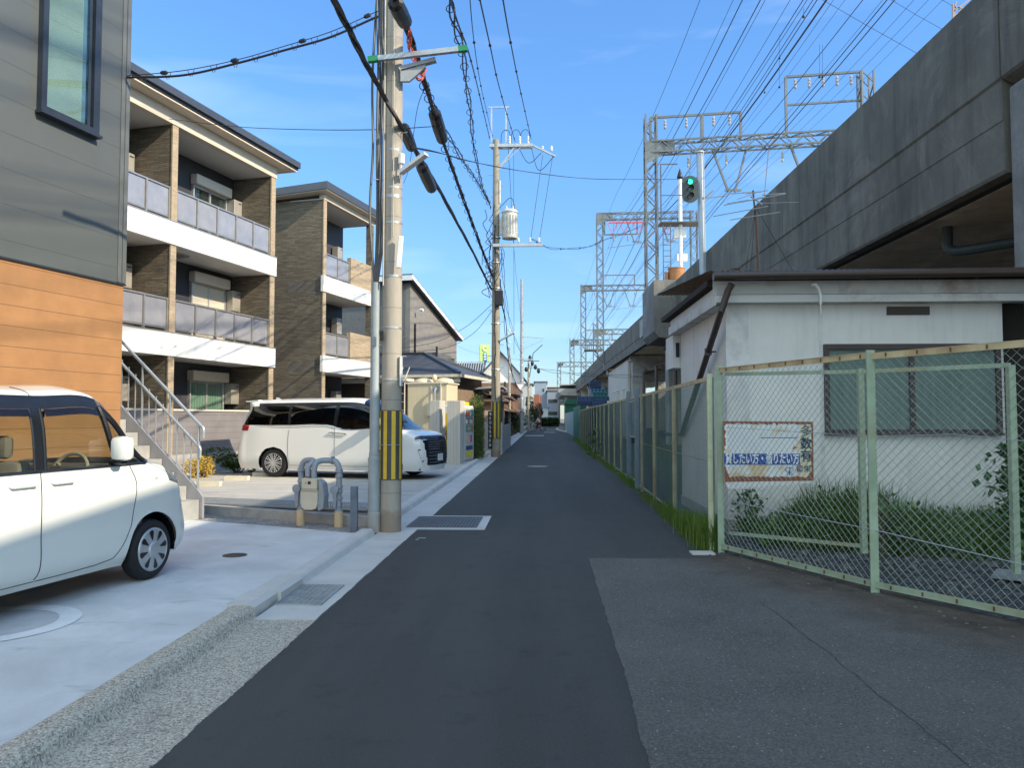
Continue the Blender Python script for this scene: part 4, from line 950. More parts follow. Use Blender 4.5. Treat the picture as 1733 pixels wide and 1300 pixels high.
for z in (1.16, ): b.lathe([(R0+.010, z), (R0+.014, z+.004), (R0+.010, z+.008)], 28)
b.build('steel_strap', M_galv, P1)
b = MB()
for z in (2.02, 2.72, 3.42, 4.15, 4.5, 4.63, 5.15, 5.68, 6.18, 6.95): band(b, z, R0-.0026*z-.0003*z*z, .03 if z != 4.5 else .05)
b.build('pole_band', M_galv, P1)
b = MB(); cr_ = .068; cx, cy = -.215, -.045
b.tube([(cx, cy, .0), (cx, cy, .98)], .082, 20); b.tube([(cx, cy, .98), (cx, cy, 1.04), (cx, cy, 3.35)], [.082, cr_, cr_*.93], 20); b.tube([(cx, cy, .95), (cx, cy, .99)], .088, 20); b.tube([(cx, cy, 1.02), (cx, cy, 1.06)], .075, 20)
b.build('conduit', M_cond, P1, True)
b = MB(); b.lathe([(.088, 0), (.088, .26), (.075, .28)], 18, c=(cx, cy, 0)); b.build('conduit_foot', M_stp, P1)
b = MB(); random.seed(5)   # cables out of the conduit running up the shaft
for k in range(6):
    o = -.05+.018*k; P_ = [(cx+o*.5, cy+random.uniform(-.04, .04), 3.3)]+[(cx+.045+o*.9+random.uniform(-.012, .012), cy-.02+random.uniform(-.03, .03), 3.3+j*.62) for j in range(1, 9)]
    b.tube(catmull(P_, 5), random.choice((.012, .016, .020)), 6)
b.tube(catmull([(cx-.02, cy, 3.35), (cx-.09, cy, 4.3), (cx-.05, cy-.02, 5.2), (cx-.07, cy, 6.2), (cx, cy, 7.6)], 6), .017, 6)
b.build('riser_cable', mat('riser_grey', (.10, .105, .11), .5), P1, True)
b = MB(); b.tube([(.035, -.15, 3.95), (.03, -.135, 7.6)], .009, 6); b.tube([(-.10, -.12, 3.3), (-.10, -.11, 7.6)], .012, 6); b.build('thin_pipe', mat('pale_pipe', (.40, .38, .33), .6), P1, True)
b = MB(); b.bbox(-.20, -.13, -.21, -.17, 3.52, 3.95, .01, Matrix.Rotation(.08, 4, 'Y')); b.build('terminal_box', M_white, P1)
b = MB(); b.box(.13, .15, -.12, -.02, 1.95, 2.35); b.build('number_tag', M_white, P1)
b = MB(); b.box(-.13, -.08, -.19, -.155, 2.55, 2.68); b.build('clip', M_rubber, P1)
b = MB()
for z in (2.35, 4.9, 5.4): b.tube([(.10, -.05, z), (.21, -.09, z)], .008, 6)
for z in (2.5, 4.75): b.tube([(-.10, -.05, z), (-.24, -.12, z)], .008, 6)
b.build('step_bolt', M_galv, P1)
b = MB(); b.bar((-.30, -.20, 6.36), (1.03, -.24, 6.47), .065, .065); ca = b.build('crossarm', M_galv, P1)
b = MB(); b.bar((-.31, -.20, 6.359), (-.17, -.204, 6.371), .072, .072); b.bar((.92, -.237, 6.461), (1.04, -.241, 6.471), .072, .072); b.build('end_cap', M_grnc, ca)
b = MB(); b.extr([Vector(p) for p in ((.12, -.10, 6.22), (.46, -.10, 6.31), (.46, -.10, 6.27), (.24, -.10, 6.08), (.12, -.10, 6.08))], (0, -.05, 0)); b.bar((.12, -.12, 6.26), (.60, -.14, 6.37), .09, .05); b.build('bracket', M_gpaint, P1)
b = MB(); b.bar((.13, -.15, 4.82), (.50, -.3, 5.02), .10, .045); lm = b.build('street_light', M_white, P1)
b = MB(); b.tube([(.14, -.14, 4.95), (.14, -.14, 5.08)], .045, 10); b.tube([(.12, -.14, 4.75), (.14, -.14, 4.96)], .012, 6); b.build('light_sensor', M_porc, lm, True)
# gas meter
GM = thing('gas_meter', 'cream gas meter hung between grey pipes rising from the ground', 'gas meter', tuple(G(540, 892))[:2]+(.01,), RZ*.0-.28)
M_pipe = mat('gas_pipe_grey', (.285, .32, .36), .5, .1, .10, 8); M_sleeve = mat('cream_sleeve', (.60, .46, .27), .6)
xl, xr = -.30, .31
def fit(b, x, z, r=.062, h=.05): b.lathe([(r*.8, z-h/2), (r, z-h/2+.006), (r, z+h/2-.006), (r*.8, z+h/2)], 14, c=(x, 0, 0))
b = MB(); b.tube([(xl, 0, .22)]+catmull([(xl, 0, .62), (xl, 0, .80), (xl+.05, 0, .90), (xl+.13, 0, .92)], 5)+catmull([(xl+.2, -.03, .92), (xl+.24, -.07, .90), (xl+.20, -.14, .84)], 4)+[(xl+.20, -.14, .70)], .040, 16)
for z in (.24, .36, .62, .78): fit(b, xl, z, .050)
b.build('inlet_pipe', M_pipe, GM, True)
b = MB(); b.tube([(xr, 0, .22)]+catmull([(xr, 0, .62), (xr, 0, .80), (xr-.05, 0, .90), (xr-.13, 0, .92)], 5)+[(xr-.24, -.04, .92)]+catmull([(xr-.27, -.08, .91), (xr-.30, -.12, .88), (xr-.31, -.14, .80)], 4)+[(xr-.31, -.14, .68)], .040, 16)
for z in (.24, .40, .50, .56, .70, .78): fit(b, xr, z, .052)
b.lathe([(.055, .10), (.055, .13)], 14, axis='x', c=(xr-.22, -.0, .92)); b.build('outlet_pipe', M_pipe, GM, True)
for x in (xl, xr):
    MB().lathe([(.060, 0), (.060, .215), (.05, .22)], 16, c=(x, 0, 0)).build('pipe_sleeve', M_sleeve, GM, True)
    b = MB(); b.lathe([(.02, -.10), (.062, -.095), (.062, -.075), (.02, -.07)], 16, axis='y', c=(x-.02, 0, .52)); b.extr([Vector(p) for p in ((x-.055, -.085, .50), (x+.015, -.085, .50), (x+.002, -.085, .27), (x-.035, -.085, .27))], (0, .015, 0)); b.build('valve_lever', M_pipe, GM, True)
b = MB(); prof = [(-.125, .60), (.10, .60), (.115, .58), (.115, .44), (.125, .43), (.125, .25), (.10, .19), (.04, .17), (-.07, .17), (-.12, .20), (-.14, .27), (-.14, .43), (-.125, .45)]
b.extr([Vector((x-.02, -.22, z+.08)) for x, z in prof], (0, .15, 0)); mt = b.build('meter_body', mat('meter_cream', (.56, .52, .41), .5, 0, .06), GM)
b = MB(); b.box(-.155, .10, -.228, -.065, .505, .515); b.box(-.15, .10, -.228, -.065, .535, .54); b.build('meter_seam', mat('meter_seam_grey', (.3, .28, .22), .6), mt)
b = MB(); b.box(-.045, .0, -.225, -.22, .60, .64); b.box(-.085, -.072, -.225, -.22, .612, .625); b.build('dial', M_black, mt)
b = MB(); b.extr([Vector(p) for p in ((.115, -.20, .66), (.17, -.20, .62), (.20, -.20, .45), (.18, -.20, .27), (.105, -.20, .24))], (0, .12, 0)); b.build('meter_back', M_pipe, mt)
b = MB(); b.extr([Vector((x, y, 0)) for x, y in ((-.045, -.03), (.045, -.03), (.045, .03), (-.045, .03))], (0, 0, .60)); b.bbox(-.035, .03, -.045, -.028, .46, .57, .008)
o = b.build('vent_post', mat('slate_post', (.12, .15, .19), .5)); p = G(599, 902); o.location = (p.x, p.y, .01); tag(o, 'square slate grey post standing between gas meter and striped pole', 'post')
# farther poles -----------------------------------------------------
def wirelabel(*a): pass
def pole(px, py, ztop, r, label, sheet=True, m=None):
    g = G(px, py); P = thing('utility_pole', label, 'utility pole', (g.x, g.y, 0), 0, 'utility poles along the lane')
    MB().lathe([(r, 0), (r*.62, ztop), (r*.5, ztop+.01)], 20).build('shaft', m or M_pole2, P, True)
    if sheet:
        b = MB(); b.lathe([(r+.002, .72), (r+.008, .72), (r+.006, 2.15), (r, 2.15)], 20); sh = b.build('warning_sheet', M_yk, P, True)
        b = MB()
        for k in range(8):
            a0 = 2*PI*k/8-1.9
            b.quad(*[((r+.01)*math.cos(a), (r+.01)*math.sin(a), z) for a, z in ((a0, .74), (a0+.36, .74), (a0+.36, 2.14), (a0, 2.14))])
        b.build('yellow_stripe', M_yb, sh)
    b = MB(); z = 2.6
    while z < ztop-1:
        s_ = 1 if int(z*2.2) % 2 else -1; b.tube([(0, 0, z), (s_*(r+.12), 0, z)], .012, 5); z += .45
    for z in (3.4, 5.2, 6.6, 7.6, 8.6): b.lathe([(r*.95, z), (r*.97+.01, z+.01), (r*.95, z+.05)], 16)
    b.build('step_bolt', M_galv, P); return P
def ins(b, x, y, z, h=.22, r=.05):
    b.lathe([(r*.5, 0), (r, h*.15), (r*.5, h*.3), (r, h*.5), (r*.5, h*.65), (r*.9, h*.8), (r*.3, h)], 8, c=(x, y, z))
P2 = pole(839, 774, 12.55, .19, 'concrete pole with a grey transformer, standing beyond the bamboo hedge')
b = MB(); b.box(-.25, 1.45, -.1, .0, 12.25, 12.37); b.box(-.2, 1.45, .12, .2, 12.25, 12.37); b.bar((1.4, -.05, 12.33), (2.35, -.05, 11.85), .09, .06); b.bar((.1, -.05, 11.3), (.7, -.05, 12.2), .05, .04)
for x in (.75, 1.0): b.bar((.0, -.05, 11.3), (x, -.05, 12.25), .03, .03)
ca = b.build('crossarm', M_galv, P2)
b = MB(); b.bar((-.18, 0, 12.3), (-.18, 0, 13.9), .06); b.bar((.40, 0, 12.3), (.40, 0, 13.9), .06); b.bar((-.3, 0, 13.88), (.52, 0, 13.88), .05); b.build('top_frame', M_galv, P2)
b = MB()
for x in (.55, .95, 1.28): ins(b, x, -.05, 12.37, .32, .055)
for x in (1.85, 2.2): ins(b, x, -.05, 12.05, .22, .06)
for x in (.9, 1.35, 1.7): ins(b, x, -.35, 8.35, .2, .06)
b.build('insulator', M_porc, P2, True)
b = MB()
for x in (.45, .85, 1.22): b.tube(catmull([(x-.25, -.05, 12.4), (x-.22, -.05, 12.8), (x-.05, -.05, 12.95), (x+.1, -.05, 12.8), (x+.1, -.05, 12.45)], 5), .012, 5)
b.tube(catmull([(.9, -.05, 12.2), (1.3, -.05, 11.6), (1.8, -.05, 12.0)], 6), .014, 5); b.tube(catmull([(1.4, -.05, 12.2), (1.7, -.05, 11.3), (2.3, -.05, 11.85)], 6), .014, 5)
b.tube([(1.85, -.05, 11.9), (1.38, -.35, 8.5)], .010, 5); b.tube([(2.25, -.05, 11.9), (1.72, -.35, 8.5)], .010, 5); b.tube([(.7, -.05, 12.2), (.72, -.2, 4)], .008, 5)
b.tube(catmull([(.15, -.1, 9.8), (.6, -.1, 10.2), (.75, -.1, 9.6), (.5, -.1, 9.2)], 5), .014, 5)
b.build('jumper_cable', M_cable, P2, True)
b = MB(); b.box(-.1, 1.85, -.40, -.30, 8.2, 8.31); b.build('lower_arm', M_galv, P2)
b = MB(); b.lathe([(.05, 8.55), (.30, 8.56), (.31, 8.65), (.30, 9.55), (.33, 9.57), (.33, 9.62), (.25, 9.70), (.06, 9.72)], 24, c=(.55, -.15, 0))
for k in range(18):
    a = 2*PI*k/18; b.bar((.55+.31*math.cos(a), -.15+.31*math.sin(a), 8.7), (.55+.31*math.cos(a), -.15+.31*math.sin(a), 9.45), .012, .05)
for x in (.42, .68): b.tube([(x, -.15, 9.7), (x, -.15, 9.85)], .04, 8)
b.box(.15, .3, -.2, -.1, 8.7, 9.4); b.build('transformer', mat('transformer_grey', (.50, .49, .45), .5), P2, True)
b = MB(); random.seed(8)
for k in range(14):
    z = random.uniform(7.0, 10.3); x = random.choice((-.35, -.2, .2)); P_ = [(x*random.uniform(.4, 1.6)+random.uniform(-.15, .15), -.25+random.uniform(-.1, .1), z-j*.28+random.uniform(-.12, .12)) for j in range(5)]; b.tube(catmull(P_, 4), .014, 4)
for k in range(8):
    z = 8.2-k*.85; b.tube([(-.02, -.2, z+.9), (-.05+.05*(k % 2), -.21, z)], .022, 5)
b.build('cable_tangle', M_cable, P2)
b = MB(); b.bbox(-.03, .30, -.32, -.16, 5.9, 6.5, .03); b.build('junction_box', M_black, P2)
b = MB(); b.bar((.15, -.1, 4.55), (.75, -.3, 4.85), .12, .05); b.build('street_light', M_white, P2)
b = MB(); b.box(.15, .19, -.1, -.05, 10.0, 10.9); b.build('fuse', M_porc, P2)
P3 = pole(883, 733.5, 15.0, .19, 'tall grey pole far up the lane with tangled arms near its foot wires', False, mat('pole_steel', (.30, .31, .32), .6, .2))
P3.location = (A(883, 733, 74).x, 74, 0)
b = MB(); b.bar((0, -.1, 9.4), (2.1, -.1, 9.2), .07); b.bar((.1, -.1, 8.2), (2.0, -.1, 9.0), .05); b.bar((-.3, -.1, 7.2), (1.2, -.1, 7.2), .08); b.build('crossarm', M_galv, P3)
b = MB(); b.box(-.35, .35, -.3, -.2, 2.2, 2.3); b.build('sign_clamp', M_galv, P3)
P4 = pole(862, 740, 7.2, .13, 'slim pale pole standing by the white gabled house', False, M_pole)
P5 = pole(894, 728, 9.0, .16, 'short grey pole beyond the tall one, carrying dark transformers', False, M_pole2); P5.location = (A(894.5, 733, 99).x, 99, 0)
b = MB()
for x, z in ((-.3, 7.8), (.5, 8.6), (.9, 8.1), (1.3, 7.6), (.2, 9.3)): b.ball((x, -.2, z), .28, 6, (.8, .8, 1.2))
b.tube([(0, 0, 6), (.6, 0, 9.9), (1.8, 0, 11)], .05, 5); b.bar((-.6, 0, 8.9), (1.4, 0, 8.9), .08); b.build('transformer', M_black, P5)
# triangular road sign on the tall pole
t = MB(); g = A(881, 656, 73.6); t.extr([Vector(p) for p in ((g.x-.45, 73.6, g.z+.42), (g.x+.45, 73.6, g.z+.42), (g.x, 73.6, g.z-.38))], (0, .03, 0))
ts = t.build('road_sign', M_white); tag(ts, 'white inverted triangle road sign fixed on the tall grey pole', 'road sign')
t = MB()
for a, c in (((-.42, .40), (.42, .40)), ((.42, .40), (0, -.33)), ((0, -.33), (-.42, .40))): t.bar((g.x+a[0], 73.58, g.z+a[1]), (g.x+c[0], 73.58, g.z+c[1]), .05, .02)
t.build('border', mat('faded_red', (.45, .22, .18), .6), ts)
# ------------------------------------------------------------------ cables
def cable(pts, r, label, name='overhead_cable', m=None, n=10, group='overhead cables of the lane', extra=None, strands=1, loops=0, clamps=0, spread=.03, seed=1):
    """a hung cable through given points; strands wind loosely, loops are the lashing rings, clamps the small dark beads"""
    random.seed(seed); P_ = catmull(pts, n); b = MB()
    for k in range(strands):
        if strands == 1: Q = P_
        else:
            ph = random.uniform(0, 6); Q = [p+Vector((spread*math.sin(ph+i*.55+k*2), 0, spread*math.cos(ph+i*.43+k*1.7))) for i, p in enumerate(P_)]
        b.tube(Q, r, 5)
    L_ = sum((q-p).length for p, q in zip(P_, P_[1:]))
    def pt(s_):
        for p, q in zip(P_, P_[1:]):
            l = (q-p).length
            if s_ <= l: return p.lerp(q, s_/l), (q-p).normalized()
            s_ -= l
        return P_[-1], (P_[-1]-P_[-2]).normalized()
    o = b.build(name, m or M_cable, None, True); tag(o, label, 'cable', group)
    if loops:
        b = MB(); s_ = .3
        while s_ < L_-.3:
            p, d = pt(s_); R_ = random.uniform(.05, .085); u = d.cross(Vector((0, 0, 1))).normalized(); c_ = p+Vector((0, 0, -R_*.6))
            b.tube([c_+(u*math.cos(a)+Vector((0, 0, 1))*math.sin(a)+d*.25*math.sin(a))*R_ for a in [2*PI*j/9 for j in range(10)]], .008, 4); s_ += loops
        b.build('lashing_ring', M_cable, o)
    if clamps:
        b = MB(); s_ = .5
        while s_ < L_:
            p, d = pt(s_); b.tube([p-d*.055, p-d*.03, p+d*.03, p+d*.055], [.008, .028, .028, .008], 6); s_ += clamps
        b.build('spacer', M_cable, o)
    return o
def closure(p, q, r, label):
    p, q = Vector(p), Vector(q); d = q-p; b = MB(); b.tube([p, p+d*.06, p+d*.5, p+d*.94, q], [r*.6, r, r*1.08, r, r*.55], 12)
    b.bar(p+d*.08+Vector((r*.8, 0, 0)), p+d*.92+Vector((r*.8, 0, 0)), .02, .05); o = b.build('cable_closure', M_black, None); tag(o, label, 'cable closure', 'black splice closures on the cables'); return o
p2 = P2.location
c1 = [A(516, -120, 7.4), A(566, 0, 8.4), A(612, 92, 9.1), A(650, 163, 9.85), A(678, 212, 10.15), A(705, 258, 12.0), A(745, 325, 16.4), A(790, 407, 22.5), A(832, 490, 30.2)]
cable(c1, .024, 'thickest twisted black cable bundle falling in front of the striped pole', strands=4, spread=.016, seed=2)
closure(A(683, 215, 11.0), A(697, 250, 11.9), .085, 'upper black closure hanging just right of the striped pole')
closure(A(713, 280, 12.9), A(731, 320, 14.6), .105, 'lower black closure on the thick cable below the street light')
c2 = [A(655, -40, 8.3), A(676, 15, 9.2), A(706, 95, 10.8), A(722, 150, 12), A(742, 215, 14), A(771, 300, 18), A(800, 380, 23), A(834, 470, 30.2)]
cable(c2, .017, 'twisted black cable bundle passing over the green tipped crossarm', strands=4, spread=.024, loops=.85, seed=3)
closure(A(668, 3, 8.9), A(686, 38, 9.6), .095, 'black closure beside the top of the striped pole')
closure(A(735, 190, 13.2), A(749, 237, 14.8), .115, 'long black closure hanging on the middle cable bundle')
cable([A(690, 50, 9.6), A(698, 95, 10.2), A(710, 133, 10.8), A(716, 120, 11.4), A(720, 112, 11.8)], .010, 'bright orange red wires tied along the bundle by the pole', strands=3, spread=.03, m=mat('orange_wire', (.65, .10, .03), .5), seed=4, group='')
cable([A(715, 132, 11.6), A(745, 205, 15), A(778, 262, 19), A(806, 305, 24), A(828, 342, 30)], .013, 'looped communication cable ending at the transformer pole', loops=.9, strands=2, spread=.03, seed=5)
cable([A(750, -30, 9), A(772, 45, 11.5), A(789, 128, 15), A(799, 220, 20), A(812, 300, 25), A(830, 352, 30.2)], .014, 'looped cable reaching the transformer pole at its tangle', loops=1.0, strands=2, spread=.04, seed=6)
cable([A(755, -20, 9), A(779, 50, 12), A(793, 88, 14), A(809, 150, 20), A(829, 235, 30.2)], .014, 'black line with a white insulator reaching the transformer pole top', clamps=3, seed=7)
cable([A(793, -30, 11), A(801, 60, 14), A(811, 130, 19), A(822, 182, 26), A(834, 232, 30.3)], .009, 'thin beaded line to the top frame of the transformer pole', clamps=3.2, seed=8)
cable([A(808, -20, 10), A(829, 75, 13.5), A(847, 155, 19), A(872, 240, 30.2)], .012, 'beaded power line to the middle of the high crossarm', clamps=3.2, seed=9)
cable([A(848, -20, 10), A(862, 60, 13), A(880, 150, 19), A(899, 235, 30.2)], .012, 'beaded power line to the right end of the high crossarm', clamps=3.2, seed=10)
cable([A(860, 250, 30.2), A(872, 450, 50), A(884, 560, 66)], .010, 'thin line from transformer pole to the tall grey pole, upper', n=8)
cable([A(846, 470, 30.2), A(856, 560, 42), A(868, 640, 55), A(884, 665, 66)], .016, 'sagging cable pair between transformer pole and tall grey pole', strands=3, spread=.06, seed=11)
cable([A(848, 420, 30.2), A(858, 520, 42), A(872, 575, 55), A(884, 600, 66)], .012, 'upper sagging cable between transformer pole and tall grey pole', strands=2, spread=.05, seed=12)
cable([A(898, 405, 30.1), A(940, 421, 32), A(990, 418, 35), A(1030, 404, 38), A(1095, 378, 42)], .010, 'slack cable crossing from the transformer pole to the railway', clamps=2.2, strands=2, spread=.04, seed=13)
cable([A(698, 246, 10.6), A(715, 252, 12), A(800, 273, 20), A(900, 292, 28), A(1020, 303, 36), A(1150, 303, 43)], .010, 'long thin cable sagging across the lane to the viaduct', strands=2, spread=.012, seed=14)
cable([A(214, 131, 9.9), A(310, 127, 9.95), A(400, 107, 10.0), A(480, 85, 10.05), A(560, 62, 10.1), A(640, 27, 10.2)], .016, 'sagging service cable from the grey house to the striped pole', seed=15)
cable([A(214, 128, 9.9), A(310, 119, 9.95), A(400, 101, 10.0), A(480, 78, 10.05), A(560, 53, 10.1), A(640, 18, 10.2)], .006, 'thin carrier wire above the house service cable', clamps=.95, seed=16)
hk = MB(); P_ = catmull([A(214, 128, 9.9), A(310, 119, 9.95), A(400, 101, 10.0), A(480, 78, 10.05), A(560, 53, 10.1), A(640, 18, 10.2)], 12)
for i in range(3, len(P_)-2, 5): hk.tube([P_[i], P_[i]+Vector((.02, 0, -.06)), P_[i]+Vector((.04, 0, -.09))], .005, 4); hk.tube([P_[i]+Vector((.09, 0, .01)), P_[i]+Vector((.06, 0, -.09))], .005, 4)
tag(hk.build('cable_hook', M_cable), 'row of small wire hooks holding the house service cable', 'hooks')
cable([A(286, 201, 17), A(400, 214, 14), A(520, 219, 12), A(640, 219, 10.3), A(730, 214, 10.2)], .006, 'thin dark wire from the apartment eave past the pole')
cable([A(720, 145, 12), A(705, 190, 14), A(693, 280, 17), A(683, 310, 19)], .006, 'loose thin drop wire hanging right of the striped pole')
cable([A(680, 590, 36), A(740, 578, 34), A(790, 552, 32), A(836, 512, 30.3)], .010, 'upper house drop wire left of the transformer pole'); cable([A(680, 595, 36), A(750, 590, 34), A(800, 565, 32), A(836, 522, 30.3)], .010, 'lower house drop wire left of the transformer pole')
cable([A(890, 620, 66), A(960, 632, 64), A(1040, 636, 58), A(1130, 640, 46)], .016, 'distant low wire crossing from the tall pole to the viaduct', strands=2, spread=.10, seed=17)
cable([A(680, 575, 33), A(720, 560, 60), A(800, 596, 64), A(884, 610, 66)], .008, 'faint wire behind the transformer pole above the tiled roof')
# ================================================================== RIGHT: VIADUCT
def viad_mat(name, c, dirt=.55):
    g = N(name); c = col(c)[:3]
    k = g.mix(g.ramp(g.noise(.8, 7, .7, dist=.5), .3, .7), tuple(v*.72 for v in c), tuple(v*1.2 for v in c)); k = g.mix(g.ramp(g.noise(.35, 6, .75, dist=1.2), .5, .62, 0, .55), k, tuple(v*1.55 for v in c))
    st = g.ramp(g.noise(1, 6, .75, g.scaled((2.2, 2.2, .22))), .46, .72, 0, dirt); k = g.mix(st, k, tuple(v*.42 for v in c))
    st = g.ramp(g.noise(1, 5, .7, g.scaled((5, 5, .6)), .3), .62, .78, 0, .3); k = g.mix(st, k, tuple(min(1, v*1.9) for v in c))
    g.bump(g.noise(18, 6, .7), .35, .02); return g.done(k, .9, spec=.3)
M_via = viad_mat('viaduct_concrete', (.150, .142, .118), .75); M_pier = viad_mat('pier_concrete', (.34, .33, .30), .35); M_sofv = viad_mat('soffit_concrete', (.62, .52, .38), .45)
VE = [(-30, 7.2), (11.9, 7.08), (16, 7.05), (32, 6.80), (43, 6.65), (78, 6.28), (126, 6.2), (330, 6.2)]
def vx(y):
    for (a, xa), (b, xb) in zip(VE, VE[1:]):
        if y <= b: return xa+(xb-xa)*(y-a)/(b-a)
    return VE[-1][1]
def sweep(b, prof, y0, y1):
    """closed (x, z) profile swept along the line of the viaduct edge"""
    ys_ = [y0]+[y for y, _ in VE if y0 < y < y1]+[y1]; n = len(prof); vs = [(vx(y)+x, y, z) for y in ys_ for x, z in prof]
    fs = [(i*n+k, i*n+(k+1) % n, (i+1)*n+(k+1) % n, (i+1)*n+k) for i in range(len(ys_)-1) for k in range(n)]+[tuple(range(n))[::-1], tuple((len(ys_)-1)*n+k for k in range(n))]
    return b.add(vs, fs)
VD = thing('railway_viaduct', 'long dark concrete railway viaduct running along the right of the lane', 'viaduct')
def span(y0, y1, zb, zt=8.4, zl=6.75, ledge=True):
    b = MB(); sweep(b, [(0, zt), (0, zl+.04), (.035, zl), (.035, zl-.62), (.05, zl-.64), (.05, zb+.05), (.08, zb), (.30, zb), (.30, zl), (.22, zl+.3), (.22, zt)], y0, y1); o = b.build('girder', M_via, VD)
    b = MB(); sweep(b, [(.305, zb+.02), (.50, zb+.02), (.50, zb+.6), (.305, zb+.6)], y0+.01, y1-.01); b.build('drip_strip', mat('drip_dark', (.03, .03, .028), .9), o)
    b = MB(); sweep(b, [(.505, zb+.14), (.6, zb+.04), (9.3, zb+.04), (9.3, zb+1.5), (.505, zb+1.5)], y0+.01, y1-.01); b.build('deck_soffit', M_sofv, o)
    b = MB(); sweep(b, [(9.3, zb+.1), (9.6, zb+.1), (9.6, zt), (9.4, zt), (9.4, zb+1.6), (9.3, zb+1.6)], y0, y1); b.build('far_girder', M_via, o)
    b = MB()
    for k in range(1, int((y1-y0)/10.3)+1): y = y0+k*10.3; b.box(vx(y)-.004, vx(y)+.002, y, y+.018, zl+.05, zt)
    b.build('joint', mat('joint_dark', (.06, .06, .058), .9), o); return o
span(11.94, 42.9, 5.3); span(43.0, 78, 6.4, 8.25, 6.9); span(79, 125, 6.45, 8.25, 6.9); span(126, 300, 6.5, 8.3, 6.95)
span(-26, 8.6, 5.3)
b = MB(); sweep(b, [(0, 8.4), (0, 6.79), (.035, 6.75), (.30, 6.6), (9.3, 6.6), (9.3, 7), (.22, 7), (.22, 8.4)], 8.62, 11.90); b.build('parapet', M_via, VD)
b = MB(); b.bbox(7.13, 16.3, 9.1, 11.82, 0, 6.58, .05); b.build('pier', viad_mat('near_pier_concrete', (.21, .205, .19), .4), VD)
for y in (26.5, 44.2, 60, 78.5, 95, 112, 130, 150):
    b = MB()
    zt = 5.3 if y < 43 else 6.38
    for x in (7.3, 14.6): b.bbox(vx(y)+x-6.8, vx(y)+x-5.8, y-.55, y+.55, 0, zt-.3, .04)
    b.extr([Vector((vx(y)+.35, y-.6, zt)), Vector((vx(y)+.35, y-.6, zt-.45)), Vector((vx(y)+1.6, y-.6, zt-1.1)), Vector((vx(y)+7.4, y-.6, zt-1.1)), Vector((vx(y)+9.2, y-.6, zt-.45)), Vector((vx(y)+9.2, y-.6, zt))], (0, 1.2, 0)); b.build('pier', M_pier, VD)
b = MB(); b.box(16.6, 16.9, 12, 250, 0, 5.5); b.build('back_wall', mat('beige_wall', (.55, .47, .33), .8, 0, .12, 1, streak=.2), VD)
# protruding refuge with a box and drain pipes
b = MB(); x0 = A(1107, 560, 38.3).x; b.box(x0, 7.0, 38.3, 42.6, 5.85, 8.42); b.extr([Vector(p) for p in ((x0, 38.3, 5.85), (x0+.25, 38.3, 5.55), (7.0, 38.3, 5.45), (7.0, 38.3, 5.85))], (0, 4.3, 0)); b.build('refuge', viad_mat('refuge_concrete', (.19, .18, .165), .3), VD)
b = MB(); x0 = A(1087, 560, 44).x; b.box(x0, 6.9, 43.4, 45.2, 6.2, 7.2); b.build('bracket', M_pier, VD)
def pipe_part(pts, r, name='drain_pipe', m=None): return MB().tube(pts, r, 10).build(name, m or mat('old_green_pipe', (.055, .075, .075), .5), VD, True)
pt = AX(1603, 372, 8.1); pp = [(8.1, pt.y, 5.34)]+catmull([(8.1, pt.y, 5.15), (8.1, pt.y, 4.95), (8.16, pt.y-.12, 4.83), (8.3, pt.y-.35, 4.80)], 5)+[(9.6, pt.y-2.6, 4.72)]
pipe_part(pp, .10)
for px in (1143, 1110, 1088, 1070):
    p = AX(px, 600, 7.0); y = p.y
    pipe_part([(8.6, y, 6.4 if y > 43 else 5.3), (8.6, y, 5.1), (7.7, y+.4, 4.9), (7.15, y+.9, 4.8), (7.15, y+.9, 0)], .09, 'drain_pipe', mat('brown_pipe', (.12, .085, .06), .6))
# wall and small shop fronts under the farther arches
b = MB(); b.box(9.6, 9.8, 44, 60, 0, 6.0); b.box(6.75, 6.95, 60.6, 77.9, 0, 6.1); b.build('infill_wall', mat('infill_plaster', (.50, .46, .39), .8, 0, .1, 1, streak=.25), VD)
b = MB()
for y0 in (62.0, 66, 70): 
    for a in ((y0, y0+2.8, 3.9, 4.0), (y0, y0+.1, 1, 3.9), (y0+2.7, y0+2.8, 1, 3.9)): b.box(6.68 if y0 > 60 else 6.84, 6.76 if y0 > 60 else 6.91, *a)
b.build('frame', mat('pale_frame', (.62, .58, .50), .6), VD)
# orange tank, signal, white chimney pipe on the viaduct edge
p = A(1145, 465, 40.5); b = MB(); b.lathe([(.42, 8.44), (.44, 8.5), (.44, 9.35), (.46, 9.36), (.46, 9.42), (.30, 9.45)], 20, c=(p.x, 40.5, 0)); b.box(p.x-.62, p.x-.47, 40.3, 40.6, 8.44, 9.2)
tag(b.build('water_tank', mat('orange_rust_paint', (.34, .15, .055), .7, 0, .2, 3, dark=(.12, .055, .03)), None, True), 'rusty orange drum on the concrete refuge of the viaduct', 'tank')
p = A(1152, 430, 41.5); CH = thing('vent_pipe', 'white vertical vent pipe with a dark pointed cap above the orange drum', 'vent pipe', (p.x, 41.5, 0))
b = MB(); zt = A(1152, 300, 41.5).z; b.tube([(0, 0, 8.4), (0, 0, zt-.1)], .105, 12); b.box(-.35, .30, -.05, .25, 11.3, 11.8); b.box(-.2, .35, -.06, .2, 10.0, 10.4); b.build('pipe', M_white, CH)
MB().lathe([(.13, zt-.1), (.17, zt), (.10, zt+.25), (.01, zt+.5)], 12).build('cap', M_black, CH, True)
